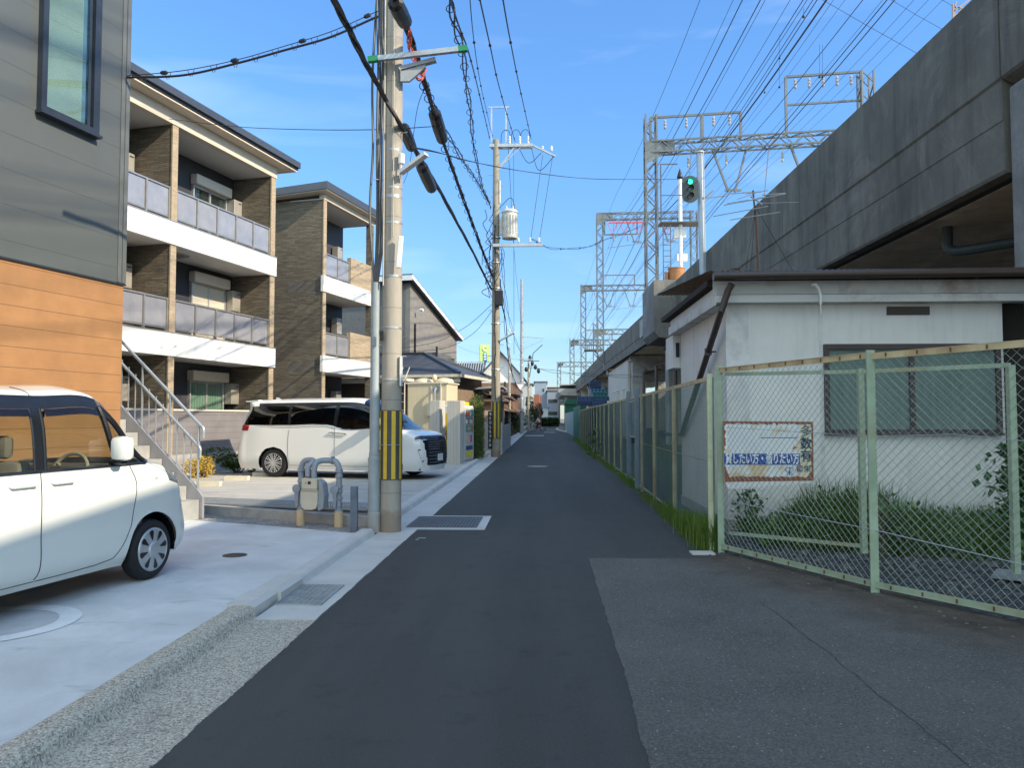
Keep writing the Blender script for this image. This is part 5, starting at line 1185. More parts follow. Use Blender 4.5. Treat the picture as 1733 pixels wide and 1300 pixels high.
b = MB(); b.box(-1.15, 1.1, -.5, .5, 12.0, 12.06); b.bar((-1.1, -.4, 12.06), (-1.1, -.4, 15.2), .06); b.bar((-1.1, -.4, 15.2), (-.2, -.4, 15.2), .05); b.bar((-1.1, -.4, 13.5), (1.1, -.4, 13.5), .04); b.bar((1.1, -.4, 12.06), (1.1, -.4, 15.0), .05)
for k in range(12): b.bar((-1.0, -.4, 8.4+k*.3), (-.6, -.4, 8.4+k*.3), .03)
b.bar((-1.0, -.4, 8.4), (-1.0, -.4, 12), .04); b.bar((-.6, -.4, 8.4), (-.6, -.4, 12), .04); b.build('platform', mat('rail_steel', (.08, .085, .09), .6), CH)
p = A(1192, 470, 31); SG = thing('railway_signal', 'round backed railway signal showing green on a white steel post', 'signal', (p.x, 31, 0)); zt = A(1185, 259, 31).z
b = MB(); b.tube([(0, 0, 4.2), (-.14, 0, zt)], .13, 14); b.build('post', mat('signal_post', (.36, .40, .44), .4, .2, .08, 2), SG, True)
b = MB(); b.tube([(-.14, 0, zt), (-.14, 0, zt+.06)], .19, 12); b.tube([(-.02, -.17, zt), (.02, -.17, 4.5)], .022, 5); b.bar((-.1, 0, zt-2.0), (.35, -.3, zt-1.6), .06); b.bar((-.1, 0, zt-1.75), (-.55, -.2, zt-1.75), .07); b.bar((-.1, 0, zt-1.2), (-.55, -.2, zt-1.35), .05)
b.build('fittings', M_gpaint, SG)
hx, hz = A(1168, 320, 30.7).x-p.x, A(1168, 320, 30.7).z
b = MB(); n = 30; ring = [(hx+.33*math.cos(2*PI*k/n), hz+(.22 if math.sin(2*PI*k/n) > 0 else -.22)+.33*math.sin(2*PI*k/n)) for k in range(n)]
b.extr([Vector((x, -.32, z)) for x, z in ring], (0, .05, 0)); sh = b.build('backboard', mat('signal_dark', (.035, .05, .055), .5), SG)
b = MB()
for k, dz in enumerate((.30, .0, -.30)):
    n = 14; vs = [(hx+.115*math.cos(2*PI*j/n), y, hz+dz+.115*math.sin(2*PI*j/n)) for y in (-.33, -.55) for j in range(n)]; b.add(vs, [(j, (j+1) % n, n+(j+1) % n, n+j) for j in range(n) if math.sin(2*PI*(j+.5)/n) > -.3])
b.build('hood', M_black, sh, True)
n = 16
for dz, m_ in ((.30, emit('green_light', (.02, .85, .45), 1.6)), (.0, mat('lens_dark', (.02, .10, .06), .15)), (-.30, mat('lens_grey', (.05, .05, .05), .15))):
    MB().add([(hx+.10*math.cos(2*PI*j/n), -.335, hz+dz+.10*math.sin(2*PI*j/n)) for j in range(n)], [tuple(range(n))]).build('lens', m_, sh)
# ------------------------------------------------------------------ catenary gantries
M_lat = mat('gantry_steel', (.15, .165, .17), .5, .3, .15, 1)
def lattice(b, p, q, w, t=.045, step=None, up=(0, 1, 0)):
    """box lattice: four chords with zigzag lacing"""
    p, q = Vector(p), Vector(q); d = (q-p); L_ = d.length; d.normalize(); a = d.cross(Vector(up)).normalized(); c = a.cross(d); st = step or w*1.0; n = max(2, int(L_/st))
    for i, j in ((-1, -1), (1, -1), (1, 1), (-1, 1)): o = a*i*w/2+c*j*w/2; b.bar(p+o, q+o, t, t)
    for face in ((a, c), (a, -c), (c, a), (c, -a)):
        u, v = face
        for k in range(n):
            s0, s1 = L_*k/n, L_*(k+1)/n; z = 1 if k % 2 else -1; b.bar(p+d*s0+u*z*w/2+v*w/2, p+d*s1-u*z*w/2+v*w/2, t*.6, t*.6)
def gantry(Y, pxl, pyt, top, pxr, lab, wc=.5, frames=(), rot=-1.5, base=7.0, cross=True, big=1.):
    xl = A(pxl, pyt, Y).x; zt = A(pxl, pyt, Y).z; Y2 = Y+rot; xr = A(pxr, 0, Y2).x
    T = thing('catenary_gantry', lab, 'gantry', (xl, Y, 0), 0, 'railway catenary gantries'); W_ = xr-xl
    b = MB(); lattice(b, (0, 0, base), (0, 0, top), wc, .095*big, up=(0, 1, 0)); b.build('column', M_lat, T)
    b = MB(); lattice(b, (W_, rot, 8), (W_, rot, frames[-1][2]-.1 if frames and frames[-1][1] > .9 else zt+.3), wc, .095*big, up=(0, 1, 0)); b.build('column', M_lat, T)
    b = MB(); lattice(b, (0, 0, zt), (W_, rot, zt), .62*big, .085*big, up=(0, 0, 1)); b.extr([Vector((-.3, -.34, zt-.35)), Vector((1.3, -.34, zt-.35)), Vector((1.3, -.34, zt+.35)), Vector((-.3, -.34, zt+.35))], (0, .03, 0)); b.extr([Vector((-.3, -.34, zt-.35)), Vector((.9, -.34, zt-.35)), Vector((-.3, -.34, zt-1.0))], (0, .03, 0)); b.build('truss', M_lat, T)
    def iso(x, y, z, h, r): b_ = MB(); ins(b_, x, y, z, h, r); b_.build('insulator', mat('insulator_grey', (.36, .35, .35), .5), T)
    for (u0, u1, zt2, k) in frames:
        f = MB(); y = lambda u: rot*u
        for u in (u0, u1): f.bar((u*W_, y(u), zt+.3), (u*W_, y(u), zt2), .13*big, .13*big)
        f.bar((u0*W_, y(u0), zt2), (u1*W_, y(u1), zt2), .12*big, .12*big); f.build('top_frame', M_lat, T)
        for j in range(k):
            u = u0+(u1-u0)*(j+.7)/(k+.4); iso(u*W_, y(u), zt2-.70, .55, .095)
    for u in (.18, .36, .62, .80): iso(u*W_, rot*u, zt-1.2, .6, .08)
    pass
    if frames and frames[-1][1] > .9: u0, u1 = frames[-1][:2]; MB().bar((u0*W_, rot*u0, (zt+frames[-1][2])/2+.2), (u1*W_, rot*u1, (zt+frames[-1][2])/2+.2), .1).build('cross_bar', M_lat, T)
    if cross:
        b = MB()
        for u in (.36, .72):
            x = u*W_; b.bar((x-.75, rot*u, zt-.3), (x+.1, rot*u, zt-2.7), .16, .1); b.bar((x+1.1, rot*u, zt-.3), (x+.45, rot*u, zt-2.7), .16, .1); b.bar((x-.1, rot*u, zt-2.6), (x+.8, rot*u, zt-2.6), .12, .1); b.bar((x-2.6, rot*u, zt-3.2), (x, rot*u, zt-2.9), .05); b.bar((x-1.9, rot*u, zt-.3), (x-2.2, rot*u, zt-3.1), .04); b.bar((x, rot*u, zt-2.8), (x+1.9, rot*u, zt-2.7), .05)
        b.build('wire_support', M_lat, T)
    return T
gantry(43, 1101, 251, 18.6, 1462, 'nearest lattice gantry with insulator frames, behind the green signal', .62, ((.0, .245, 18.5, 2), (.25, .43, 18.5, 2), (.64, .98, 20.3, 5)))
gantry(77, 1015, 367, 22.2, 1170, 'second lattice gantry from the viewer with red edged truss', .62, ((.05, .4, 20.0, 2),), rot=-.5, cross=True)
b = MB(); g1 = A(1030, 377, 76.4); g2 = A(1092, 376, 76.4); b.bar((g1.x, 76.4, g1.z), (g2.x, 76.4, g2.z), .12); 
for px in (1036, 1057, 1080, 1128): g = A(px, 378, 76.4); b.bar((g.x-.45, 76.4, g.z), (g.x, 76.4, g.z-1.1), .05); b.bar((g.x+.45, 76.4, g.z), (g.x, 76.4, g.z-1.1), .05)
tag(b.build('wire_hanger', mat('red_steel', (.55, .06, .07), .5)), 'red bar with hangers under the truss of the second gantry', 'hanger')
gantry(111, 987, 488, 20.9, 1092, 'third lattice gantry with a small top frame, above the far viaduct edge', .7, ((.28, .80, 22.2, 4),), rot=-.4, big=1.2)
gantry(100, 1008, 562, 13.9, 1072, 'lattice gantry carrying the railed platform far along the viaduct', .6, (), rot=-.3, cross=False, base=8)
gantry(151, 968, 580, 17.2, 1040, 'fourth pale lattice gantry far along the viaduct', .8, ((.3, .9, 18.8, 3),), rot=-.3, cross=False, big=1.5)
gantry(225, 946, 617, 18.0, 1010, 'farthest pale lattice gantry near the vanishing point', 1.0, (), rot=-.3, cross=False, big=2.0)
b = MB(); p0 = A(1020, 592, 92); p1 = A(1018, 575, 92)
x0, x1, z = A(989, 592, 92).x, A(1019, 592, 92).x, p0.z
b.box(x0, x1, 91, 93, z-.15, z)
for k in range(9): x = x0+(x1-x0)*k/8; b.bar((x, 91, z), (x, 91, z+1.15), .05); 
for zz in (.4, .8, 1.15): b.bar((x0, 91, z+zz), (x1, 91, z+zz), .05)
b.bar((x1-.9, 91.5, z-.2), (x1+.1, 91.5, z-1.6), .12); tag(b.build('service_platform', mat('rail_steel', (.08, .085, .09), .6)), 'small railed steel platform hanging beside the viaduct gantries', 'platform')
# ------------------------------------------------------------------ railway wires, parallel to the track
random.seed(31)
spec = [(1182, 20.5, .013), (1236, 18.0, .010), (1251, 17.8, .020), (1281, 17.8, .020), (1288, 16.6, .010), (1352, 17.9, .018), (1358, 17.2, .012), (1372, 13.9, .012), (1379, 13.6, .014), (1391, 18.0, .040), (1400, 15.2, .008), (1423, 19.4, .008), (1452, 18.8, .018), (1483, 17.0, .008), (1496, 13.8, .016), (1509, 14.2, .018), (1538, 19.4, .009), (1562, 19.4, .009), (1586, 19.4, .008), (1334, 13.6, .008)]
ORD = 'first second third fourth fifth sixth seventh eighth ninth tenth eleventh twelfth thirteenth fourteenth fifteenth sixteenth seventeenth eighteenth nineteenth twentieth'.split()
for i, (pt_, z, r) in enumerate(spec):
    X = (pt_-917)/708*(z-1.52); P_ = []
    for k, Y in enumerate((-14, -2, 9, 20, 31, 43, 60, 77, 94, 111, 131, 151, 188, 225)):
        sag = {43: 0, 77: 0, 111: 0, 151: 0, 225: 0, 9: 0}.get(Y, -.28); zz = z+(2.6*min(1, max(0, (Y-43)/34)) if z > 16 and Y > 43 else 0)+sag*(1 if z > 15 else .4)
        P_.append((X+(-1.0 if z > 15 and Y > 60 else 0)*0, Y, zz))
    w_ = ['leftmost single', 'left thin', 'left thick', 'second thick', 'middle thin', 'middle thick', 'messenger', 'lower contact', 'contact', 'heavy twisted feeder'][i] if i < 10 else None
    o = MB().tube(catmull(P_, 3), r, 5).build('railway_wire', M_cable); tag(o, '%s%s railway wire crossing the top edge of the photo, %s from the left' % ('heavy black' if r > .03 else 'bold' if r > .015 else 'thin', ' lower' if z < 15 else '', ORD[sorted(q[0] for q in spec).index(pt_)]), 'wire', 'overhead railway wires')
b = MB()
for (pa, pb, Ya, Yb) in (((1394, 0), (1549, 88), 24, 24), ((1510, 0), (1591, 47), 26, 26), ((1596, 0), (1640, 24), 27, 27)): b.tube([A(pa[0]-90, pa[1]-50, Ya), A(*pa, Ya), A((pa[0]+pb[0])/2, (pa[1]+pb[1])/2+1, Ya), A(*pb, Yb), A(pb[0]+120, pb[1]+66, Yb)], .007, 5)
tag(b.build('stay_wire', M_cable), 'thin stay wires slanting down to the right above the parapet', 'wire')
b = MB()
for px, y0, y1, Y in ((1319, 92, 147, 26), (1319, 57, 98, 26), (1392, 75, 130, 24), (1387, 75, 130, 24), (1360, 12, 28, 22), (1294, 145, 156, 30)): b.tube([A(px, y0, Y), A(px, y1, Y)], .005, 4); b.ball(A(px, y1, Y), .04, 5)
tag(b.build('wire_dropper', M_cable), 'short vertical dropper wires hanging between the railway wires', 'dropper')
b = MB(); 
for (pa, pb) in (((1612, 28), (1655, 0)), ((1612, 20), (1640, 0)), ((1612, 32), (1618, 2)), ((1622, 20), (1648, 4)), ((1614, 12), (1636, 14))): b.bar(A(*pa, 17), A(*pb, 17), .03)
b.bar(A(1613, 34, 17), A(1613, 6, 17), .035); b.bar(A(1648, 2, 17), A(1690, -40, 17), .035); tag(b.build('lattice_arm', mat('pinkish_steel', (.30, .22, .20), .6)), 'pale pinkish lattice arm poking over the parapet at the top edge', 'arm')
# ================================================================== HUT
M_hw = mat('white_panel', (.68, .68, .65), .6, 0, .07, 1.5, .10, 30, streak=.26); M_rust = mat('rusty_metal', (.17, .085, .05), .8, .2, .35, 5, .3, 40)
M_fas = mat('peeling_fascia', (.55, .56, .54), .7, 0, .08, 3, dark=(.22, .10, .06)); M_brn = mat('brown_plastic', (.050, .034, .028), .4, 0, .15)
HU = thing('hut', 'white panelled hut with rusty corrugated roof behind the mesh fence', 'hut', (0, 0, 0))
X0, Y0 = 2.50, 10.48; X1 = A(1698, 600, Y0).x; Y1 = 13.9; HZ = 3.06
MB().box(X0, X1, Y0, Y1, 0, HZ).build('wall', M_hw, HU)
b = MB(); b.box(X0+.0, X0+.30, Y0-.006, Y0, .0, HZ); b.box(A(1386, 600, Y0).x, A(1390, 600, Y0).x+.02, Y0-.008, Y0, 0, HZ); b.box(X0-.008, X0+.03, Y0-.008, Y0+.03, .0, HZ)
for y in (11.6, 12.7): b.box(X0-.006, X0, y, y+.02, 0, HZ)
b.build('cover_strip', mat('panel_strip', (.60, .60, .585), .6), HU)
b = MB(); b.box(X0-.02, X1+.02, Y0-.03, Y1, -.02, .16); b.build('footing', M_conc, HU)
wx0, wz1 = A(1393, 583, Y0).x, A(1393, 583, Y0).z; wx1, wz0 = A(1693, 727, Y0).x, A(1395, 733, Y0).z; wm = A(1541, 600, Y0).x
b = MB()
for a in ((wx0, wx1, wz0, wz0+.05), (wx0, wx1, wz1-.07, wz1)): b.box(a[0], a[1], Y0-.06, Y0-.002, a[2], a[3])
for a in (wx0, wx1-.055, wm-.035): b.box(a, a+.06, Y0-.055, Y0-.002, wz0+.05, wz1-.07)
w = b.build('window', mat('brown_window_frame', (.045, .030, .032), .4), HU)
MB().box(wx0+.06, wm-.035, Y0-.030, Y0-.026, wz0+.05, wz1-.07).box(wm+.025, wx1-.055, Y0-.018, Y0-.014, wz0+.05, wz1-.07).build('pane', glass('hut_glass', (.88, .95, .93), .35, .95, 1.18), w)
def frost():
    g = N('dusty_lining'); k = g.mix(g.ramp(g.noise(2.5, 5), .3, .7), (.20, .215, .215), (.27, .285, .28)); k = g.mix(g.ramp(g.noise(1, 4, .6, g.scaled((14, 1, .5))), .4, .7, 0, .5), k, (.33, .36, .34)); g.done(k, .6); return MATS['dusty_lining']
MB().box(wx0+.05, wx1-.05, Y0-.010, Y0-.004, wz0+.05, wz1-.06).build('curtain', frost(), w)
MB().box(wx0-.01, wx1+.01, Y0-.085, Y0-.002, wz0-.03, wz0-.001).build('sill', MATS['brown_window_frame'], w)
a, c = A(1500, 519, Y0), A(1573, 533, Y0); b = MB(); b.box(a.x, c.x, Y0-.012, Y0-.002, c.z, a.z)
for k in range(4): b.box(a.x+.02, c.x-.02, Y0-.03, Y0-.012, c.z+.012+k*.024, c.z+.022+k*.024)
b.build('vent', M_brn, HU)
# eaves, fascia, corrugated sheet, gutter and downpipe
b = MB(); b.box(X0-.18, X1+.28, Y0-.22, Y0-.20, HZ-.0, HZ+.10); b.box(X0-.18, X1+.28, Y0-.20, Y0+.0, HZ+.0, HZ+.02); b.box(X0-.20, X1+.3, Y0-.13, Y0-.11, HZ+.12, HZ+.30); b.box(X0-.20, X0-.18, Y0-.22, Y1+.1, HZ-.04, HZ+.10); b.box(X0-.16, X0-.14, Y0-.15, Y1+.1, HZ+.12, HZ+.22); b.box(X0-.18, X0, Y0, Y1+.1, HZ-.03, HZ-.01); b.build('fascia', M_fas, HU)
b = MB(); b.box(X0-.14, X1+.2, Y0-.1, Y1, HZ+.02, HZ+.26); b.box(X0+.1, X1+1.2, Y0-.1, Y0+.1, HZ+.26, HZ+.34); b.box(X0+.1, X0+.2, Y0, Y1+.4, HZ+.26, HZ+.5); b.box(X0-.25, X0-.1, Y0, Y1+.6, HZ+.26, HZ+.34); b.build('roof_frame', mat('dark_timber_gap_shade', (.035, .028, .022), .9), HU)
b = MB(); n = 170; xs_ = [X0-.33+(X1+2.4-X0+.33)*k/n for k in range(n+1)]; ya, yb, za, zb_ = Y0-.42, Y1+.8, HZ+.375, HZ+.80
for k in range(n):
    h0, h1 = (.018 if k % 2 else 0), (.018 if (k+1) % 2 else 0)
    b.quad((xs_[k], ya, za+h0), (xs_[k+1], ya, za+h1), (xs_[k+1], yb, zb_+h1), (xs_[k], yb, zb_+h0)); b.quad((xs_[k], ya, za+h0+.006), (xs_[k+1], ya, za+h1+.006), (xs_[k+1], yb, zb_+h1+.006), (xs_[k], yb, zb_+h0+.006)); b.quad((xs_[k], ya, za+h0), (xs_[k+1], ya, za+h1), (xs_[k+1], ya, za+h1+.006), (xs_[k], ya, za+h0+.006))
b.build('corrugated_roof', mat('rusty_sheet', (.24, .16, .11), .7, .3, .4, 4), HU)
b = MB(); b.tube([(X0-.25, Y0-.47, HZ+.31), (X1+2.4, Y0-.47, HZ+.355)], .058, 12)
for k in range(7): x = X0+.2+k*.72; b.tube([(x, Y0-.47, HZ+.25), (x, Y0-.47, HZ+.38), (x+.01, Y0-.35, HZ+.40)], .008, 5)
b.tube([(X0-.27, Y0-.47, HZ+.31), (X0-.2, Y0-.47, HZ+.31)], .068, 12); b.build('gutter', M_brn, HU, True)
P_ = [A(1239, 480, Y0-.40), A(1232, 492, Y0-.36), AX(1222, 523, X0-.14), AX(1160, 715, X0-.07), AX(1154, 735, X0-.05)]
b = MB(); b.tube(P_, .045, 12); q = P_[3]; mid = P_[2].lerp(P_[3], .32); b.tube([mid-Vector((0, 0, .05)), mid+Vector((0, 0, .05))], .052, 12); b.tube([mid, mid+Vector((.10, -.04, 0))], .012, 5); b.tube([P_[-1], (X0-.05, P_[-1].y+1.6, P_[-1].z-.02)], .045, 10)
e = P_[-1]; b.build('downpipe', M_brn, HU, True)
b = MB(); c0, c1_, c2_, c3_ = A(1374, 483, Y0-.28), A(1381, 482, Y0-.30), A(1388, 497, Y0-.27), A(1389, 515, Y0-.25); b.tube(catmull([c0, c1_, c2_, c3_], 4), .018, 8); b.tube([A(1388.5, 514, Y0-.25), A(1390, 530, Y0-.25)], .008, 5); b.build('cable_gooseneck', M_porc, HU, True)
b = MB(); x = A(1133, 600, 14.3).x; b.box(x, X0+.4, 13.92, 14.7, A(1140, 625, 14.3).z, 3.02); bx_ = b.build('bay', M_hw, HU)
b = MB(); b.box(A(1144, 600, 13.9).x, A(1148, 600, 13.9).x+.02, 13.90, 13.918, 2.62, 2.88); b.build('bay_window', M_black, HU)
b = MB(); b.box(X1+.02, X1+.5, Y0+.35, Y1, 0, 3.2); b.build('gap_shade_box', mat('dark_timber_gap_shade', (.035, .028, .022), .9), HU)  # solid dark box standing in for the shade of the gap beside the hut
AN = thing('tv_antenna', 'old television aerial on a rusty mast above the hut roof', 'aerial', tuple(A(1283, 455, 11.6)))
h = A(1277, 322, 11.6).z-AN.location.z
b = MB(); b.tube([(0, 0, -.1), (-.02, 0, h*.55), (-.06, 0, h)], .014, 6); b.build('mast', M_rust, AN)
b = MB()
def an(p, q, r=.006): p0, q0 = A(*p, 11.5), A(*q, 11.5+random.uniform(-.1, .1)); b.tube([p0-AN.location, q0-AN.location], r, 5)
for p, q, r in (((1225, 347), (1329, 328), .008), ((1248, 337), (1280, 326), .005), ((1207, 366), (1300, 349), .007), ((1280, 344), (1352, 342), .005), ((1236, 372), (1320, 359), .007), ((1262, 328), (1300, 322), .006), ((1270, 332), (1290, 346), .012), ((1230, 344), (1268, 338), .005), ((1290, 330), (1330, 327), .009)): an(p, q, r)
b.build('element', mat('antenna_alu', (.40, .38, .36), .5, .3), AN)
b = MB()
for px in (1262, 1270, 1340): b.tube([A(1279, 350, 11.5)-AN.location, A(px, 458 if px < 1300 else 455, 11.4)-AN.location], .003, 4)
b.build('stay_wire', M_cable, AN)
# ================================================================== FENCES
M_fg = mat('fence_green', (.31, .40, .29), .6, .1, .18, 5, dark=(.34, .27, .13)); M_fr = mat('fence_rust', (.50, .42, .25), .75, .1, .2, 5, dark=(.26, .13, .06)); M_fp = mat('fence_post_rust', (.36, .34, .22), .7, .1, .25, 3, dark=(.25, .13, .06))
M_mesh = mat('mesh_wire', (.29, .35, .31), .6, .2, .15, 2); M_mesh2 = mat('mesh_wire_far', (.16, .25, .22), .6, .2, .15, 2)
def chain(b, p, q, z0, z1, s=.066, r=.0019, off=0., jit=.004):
    """chain link: two sets of diagonal wires clipped to the panel"""
    p, q = Vector((p[0], p[1], 0)), Vector((q[0], q[1], 0)); L_ = (q-p).length; d = (q-p)/L_; n = Vector((-d.y, d.x, 0)); H_ = z1-z0
    def pt(u, w, o): return p+d*u+Vector((0, 0, z0+w))+n*o
    k = -H_
    while k < L_:
        j = random.uniform(-jit, jit); k2 = k+j
        u0, w0 = (k2, 0) if k2 >= 0 else (0, -k2); u1, w1 = (k2+H_, H_) if k2+H_ <= L_ else (L_, L_-k2)
        if u1 > u0: b.tube([pt(u0, w0, off), pt(u1, w1, off)], r, 3, False)
        u0, w0 = (k2, H_) if k2 >= 0 else (0, H_+k2); u1, w1 = (k2+H_, 0) if k2+H_ <= L_ else (L_, H_-(L_-k2))
        if u1 > u0: b.tube([pt(u0, w0, off+r*2), pt(u1, w1, off+r*2)], r, 3, False)
        k += s
    return b
random.seed(4)
NF = thing('mesh_fence', 'near pale green mesh fence with rusty top rail angling towards the viewer', 'fence', (0, 0, 0))
Q = [(2.03, 8.86), (2.90, 6.89), (3.66, 5.72), (4.75, 3.72), (5.8, 1.8)]
for i, (x, y) in enumerate(Q):
    b = MB(); b.box(x-.028, x+.028, y-.028, y+.028, -.02, 2.12); b.box(x-.045, x-.028, y-.03, y-.02, 0, 2.12); b.build('post', M_fg, NF)
b = MB(); x, y = 1.95, 9.02; b.box(x-.03, x+.025, y-.02, y+.02, -.02, 2.04); b.build('post', mat('fence_cream', (.50, .54, .36), .6, 0, .15, 6, dark=(.40, .30, .14)), NF)
b = MB(); c_ = MB(); m_ = MB()
for (p, q) in zip(Q, Q[1:]):
    z = lambda P: 2.045
    b.bar((p[0], p[1]-.03, 2.065), (q[0], q[1]-.03, 2.075), .012, .055); b.bar((p[0], p[1], 2.09), (q[0], q[1], 2.10), .05, .006)
    c_.bar((p[0], p[1]-.03, .075), (q[0], q[1]-.03, .075), .012, .052); c_.bar((p[0], p[1], .05), (q[0], q[1], .05), .05, .006)
    chain(m_, p, q, .09, 2.06, .078, .0023)
    L_ = math.dist(p, q); n = int(L_/.24)
    for k in range(n):
        t = (k+.5)/n; x, y = p[0]+(q[0]-p[0])*t, p[1]+(q[1]-p[1])*t
        for z in (2.068, .078): MB
b.build('top_rail', M_fr, NF); c_.build('bottom_rail', M_fg, NF); m_.build('wire_mesh', M_mesh, NF)
b = MB(); n_ = Vector((-.91, -.41, 0))
for (p, q) in zip(Q, Q[1:]):
    L_ = math.dist(p, q); n = int(L_/.235)
    for k in range(n):
        t = (k+.5)/n; x, y = p[0]+(q[0]-p[0])*t-.012, p[1]+(q[1]-p[1])*t-.042
        for z in (2.07, .075): b.box(x-.006, x+.006, y-.004, y+.004, z-.016, z+.016)
b.build('wire_tie', M_rust, NF)
b = MB(); b.tube([(2.03, 8.82, .60), (2.46, 7.85, .57), (2.90, 6.86, .545), (3.66, 5.72, .42)], .004, 5); b.tube([(2.9, 6.9, 1.36), (3.3, 6.3, 1.39), (3.66, 5.76, 1.34)], .004, 5); b.tube([(2.03, 8.86, 1.42), (2.9, 6.9, 1.36)], .003, 5); b.build('tension_wire', M_alu, NF)
# second frame behind it
GF = thing('mesh_gate', 'pale green mesh frame standing behind the near fence by the hut window', 'gate', (0, 0, 0))
q0, q1, q2 = (2.14, 9.0), (3.45, 8.35), A(1712, 700, 7.0)[:2]; q0 = (2.14, 9.0); q1 = A(1457, 700, 8.0)[:2]
zt0, zt1, zt2 = 2.03, A(1457, 629, 8.0).z, A(1712, 618, 7.0).z
b = MB(); b.bar((*q0, zt0), (*q1, zt1), .04, .04); b.bar((*q1, zt1), (*q2, zt2), .04, .04); b.bar((*q0, .20), (*q1, .22), .035, .035)
b.build('rail', M_fg, GF)
for q, zt in ((q1, zt1+.03), (q2, zt2)): MB().box(q[0]-.028, q[0]+.028, q[1]-.03, q[1]+.03, .15, zt).build('post', M_fg, GF)
m_ = MB(); chain(m_, q1, q2, .2, 1.9, .10, .0014); m_.build('wire_mesh', M_mesh, GF)
# the long fence by the lane
FF = thing('mesh_fence', 'long rusty framed mesh fence running away beside the lane', 'fence', (0, 0, 0))
def fx(y):
    K = [(8.9, 1.98), (13.7, 2.05), (19.2, 2.11), (30.6, 2.2), (60, 2.55), (90, 2.8)]
    for (a, xa), (b_, xb) in zip(K, K[1:]):
        if y <= b_: return xa+(xb-xa)*(y-a)/(b_-a)
    return K[-1][1]
ys_ = [9.06, 11.8, 14.1, 16.0]+[18.6+2.02*k for k in range(16)]; yend = ys_[-1]
for k, y in enumerate(ys_):
    x = fx(y); b = MB(); b.box(x-.022, x+.022, y-.022, y+.022, -.02, 2.0); b.box(x-.04, x-.022, y-.03, y+.03, 0, 2.0); b.build('post', M_fp if k else M_fg, FF)
b = MB(); c_ = MB(); m_ = MB(); random.seed(9)
for k, (ya, yb) in enumerate(zip(ys_, ys_[1:])):
    p, q = (fx(ya), ya), (fx(yb), yb); b.bar((*p, 1.99), (*q, 1.99), .012, .05); c_.bar((*p, .09), (*q, .09), .012, .045); c_.bar((*p, 1.0), (*q, 1.0), .006, .012)
    if not (16.2 < (ya+yb)/2 < 18.5): chain(m_, p, q, .1, 1.97, .066 if ya < 30 else .09, .0019 if ya < 20 else .0024 if ya < 30 else .0042)
    else: chain(m_, p, q, .1, 1.97, .066, .0017)
b.build('top_rail', M_fr, FF); c_.build('bottom_rail', M_fp, FF); m_.build('wire_mesh', M_mesh2, FF)
LG = thing('lane_gate', 'narrow gate between two thick grey posts with a padlock in the long fence', 'gate', (0, 0, 0))
for y in (16.6, 18.3): x = fx(y)-.04; b = MB(); b.bbox(x-.055, x+.055, y-.055, y+.055, 0, 2.16, .008); b.build('post', mat('gate_post_grey', (.20, .25, .28), .45, .3, .1), LG)
b = MB()
for z in (.15, 1.1, 1.9): b.bar((fx(16.6)-.03, 16.7, z), (fx(18.3)-.03, 18.2, z), .03, .03)
b.build('rail', M_fg, LG)
b = MB(); b.bbox(fx(16.6)-.16, fx(16.6)-.09, 16.62, 16.72, .98, 1.10, .01); b.build('padlock', M_black, LG)
GS = thing('sheet_fence', 'solid dark green panel fence at the far end of the long mesh fence', 'fence', (0, 0, 0))
b = MB(); y = yend+.2
while y < 62: b.box(fx(y)-.02, fx(y)+.02, y, y+1.6, 0, 2.35); y += 1.66
b.build('panel', siding('green_sheet', (.015, .16, .11), .4, .02, .6), GS)
b = MB(); x = fx(64)+.1; b.box(x, x+.05, 63, 90, 0, 2.1); tag(b.build('sheet_fence', mat('pale_teal_sheet', (.30, .42, .44), .6)), 'pale teal sheet fence beyond the dark green panels', 'fence')
# rusty enamel sign hung behind the mesh
SN = thing('sign_board', 'rusting white enamel sign with a blue band of white lettering behind the mesh', 'sign', tuple(A(1299.5, 766, 8.75)), 0)
def pt_(px, py): p = A(px, py, 8.75)-SN.location; return p.x, p.z
tl, tr, br, bl = pt_(1224, 713), pt_(1376, 714), pt_(1377, 814), pt_(1227, 816)
w2, h2 = (tr[0]-tl[0])/2, (tl[1]-bl[1])/2
def enamel():
    g = N('rusty_enamel'); sp = g.n('SeparateXYZ'); g.l(g.tc, sp.inputs[0]); x, z = sp.outputs[0], sp.outputs[2]
    k = g.mix(g.ramp(g.noise(4, 5), .35, .7), (.70, .73, .75), (.82, .83, .80))
    k = g.mix(g.ramp(g.noise(2.6, 5, .7), .50, .60, 0, .75), k, (.62, .42, .15))
    yel = g.math('GREATER_THAN', x, w2*.72); k = g.mix(g.math('MULTIPLY', yel, .75), k, (.70, .64, .38))
    nn = g.math('MULTIPLY', g.noise(11, 6, .75), .16)
    ex = g.math('MAXIMUM', g.math('MULTIPLY', g.math('SUBTRACT', g.math('ABSOLUTE', x), w2-.075), 1.0), g.math('SUBTRACT', g.math('ABSOLUTE', g.math('ADD', z, .0)), h2-.075))
    low = g.math('MULTIPLY', g.ramp(z, -h2+.16, -h2, 0, .085), 1.); e = g.math('GREATER_THAN', g.math('ADD', g.math('ADD', ex, nn), low), .132)
    e2 = g.math('GREATER_THAN', g.noise(5.5, 6, .75), .655)
    k = g.mix(g.math('MAXIMUM', e, e2), k, g.mix(g.noise(30, 4), (.20, .045, .022), (.30, .11, .05))); g.bump(e, .4, .003); return g.done(k, .45)
MB().extr([Vector(p) for p in ((tl[0], 0, tl[1]), (tr[0], 0, tr[1]), (br[0], 0, br[1]), (bl[0], 0, bl[1]))], (0, .012, 0)).build('board', enamel(), SN)
M_blue = mat('enamel_blue', (.012, .075, .34), .4, 0, .15, 12); M_navy = mat('lettering_navy', (.015, .05, .11), .5); M_lw = mat('lettering_white', (.80, .82, .84), .5)
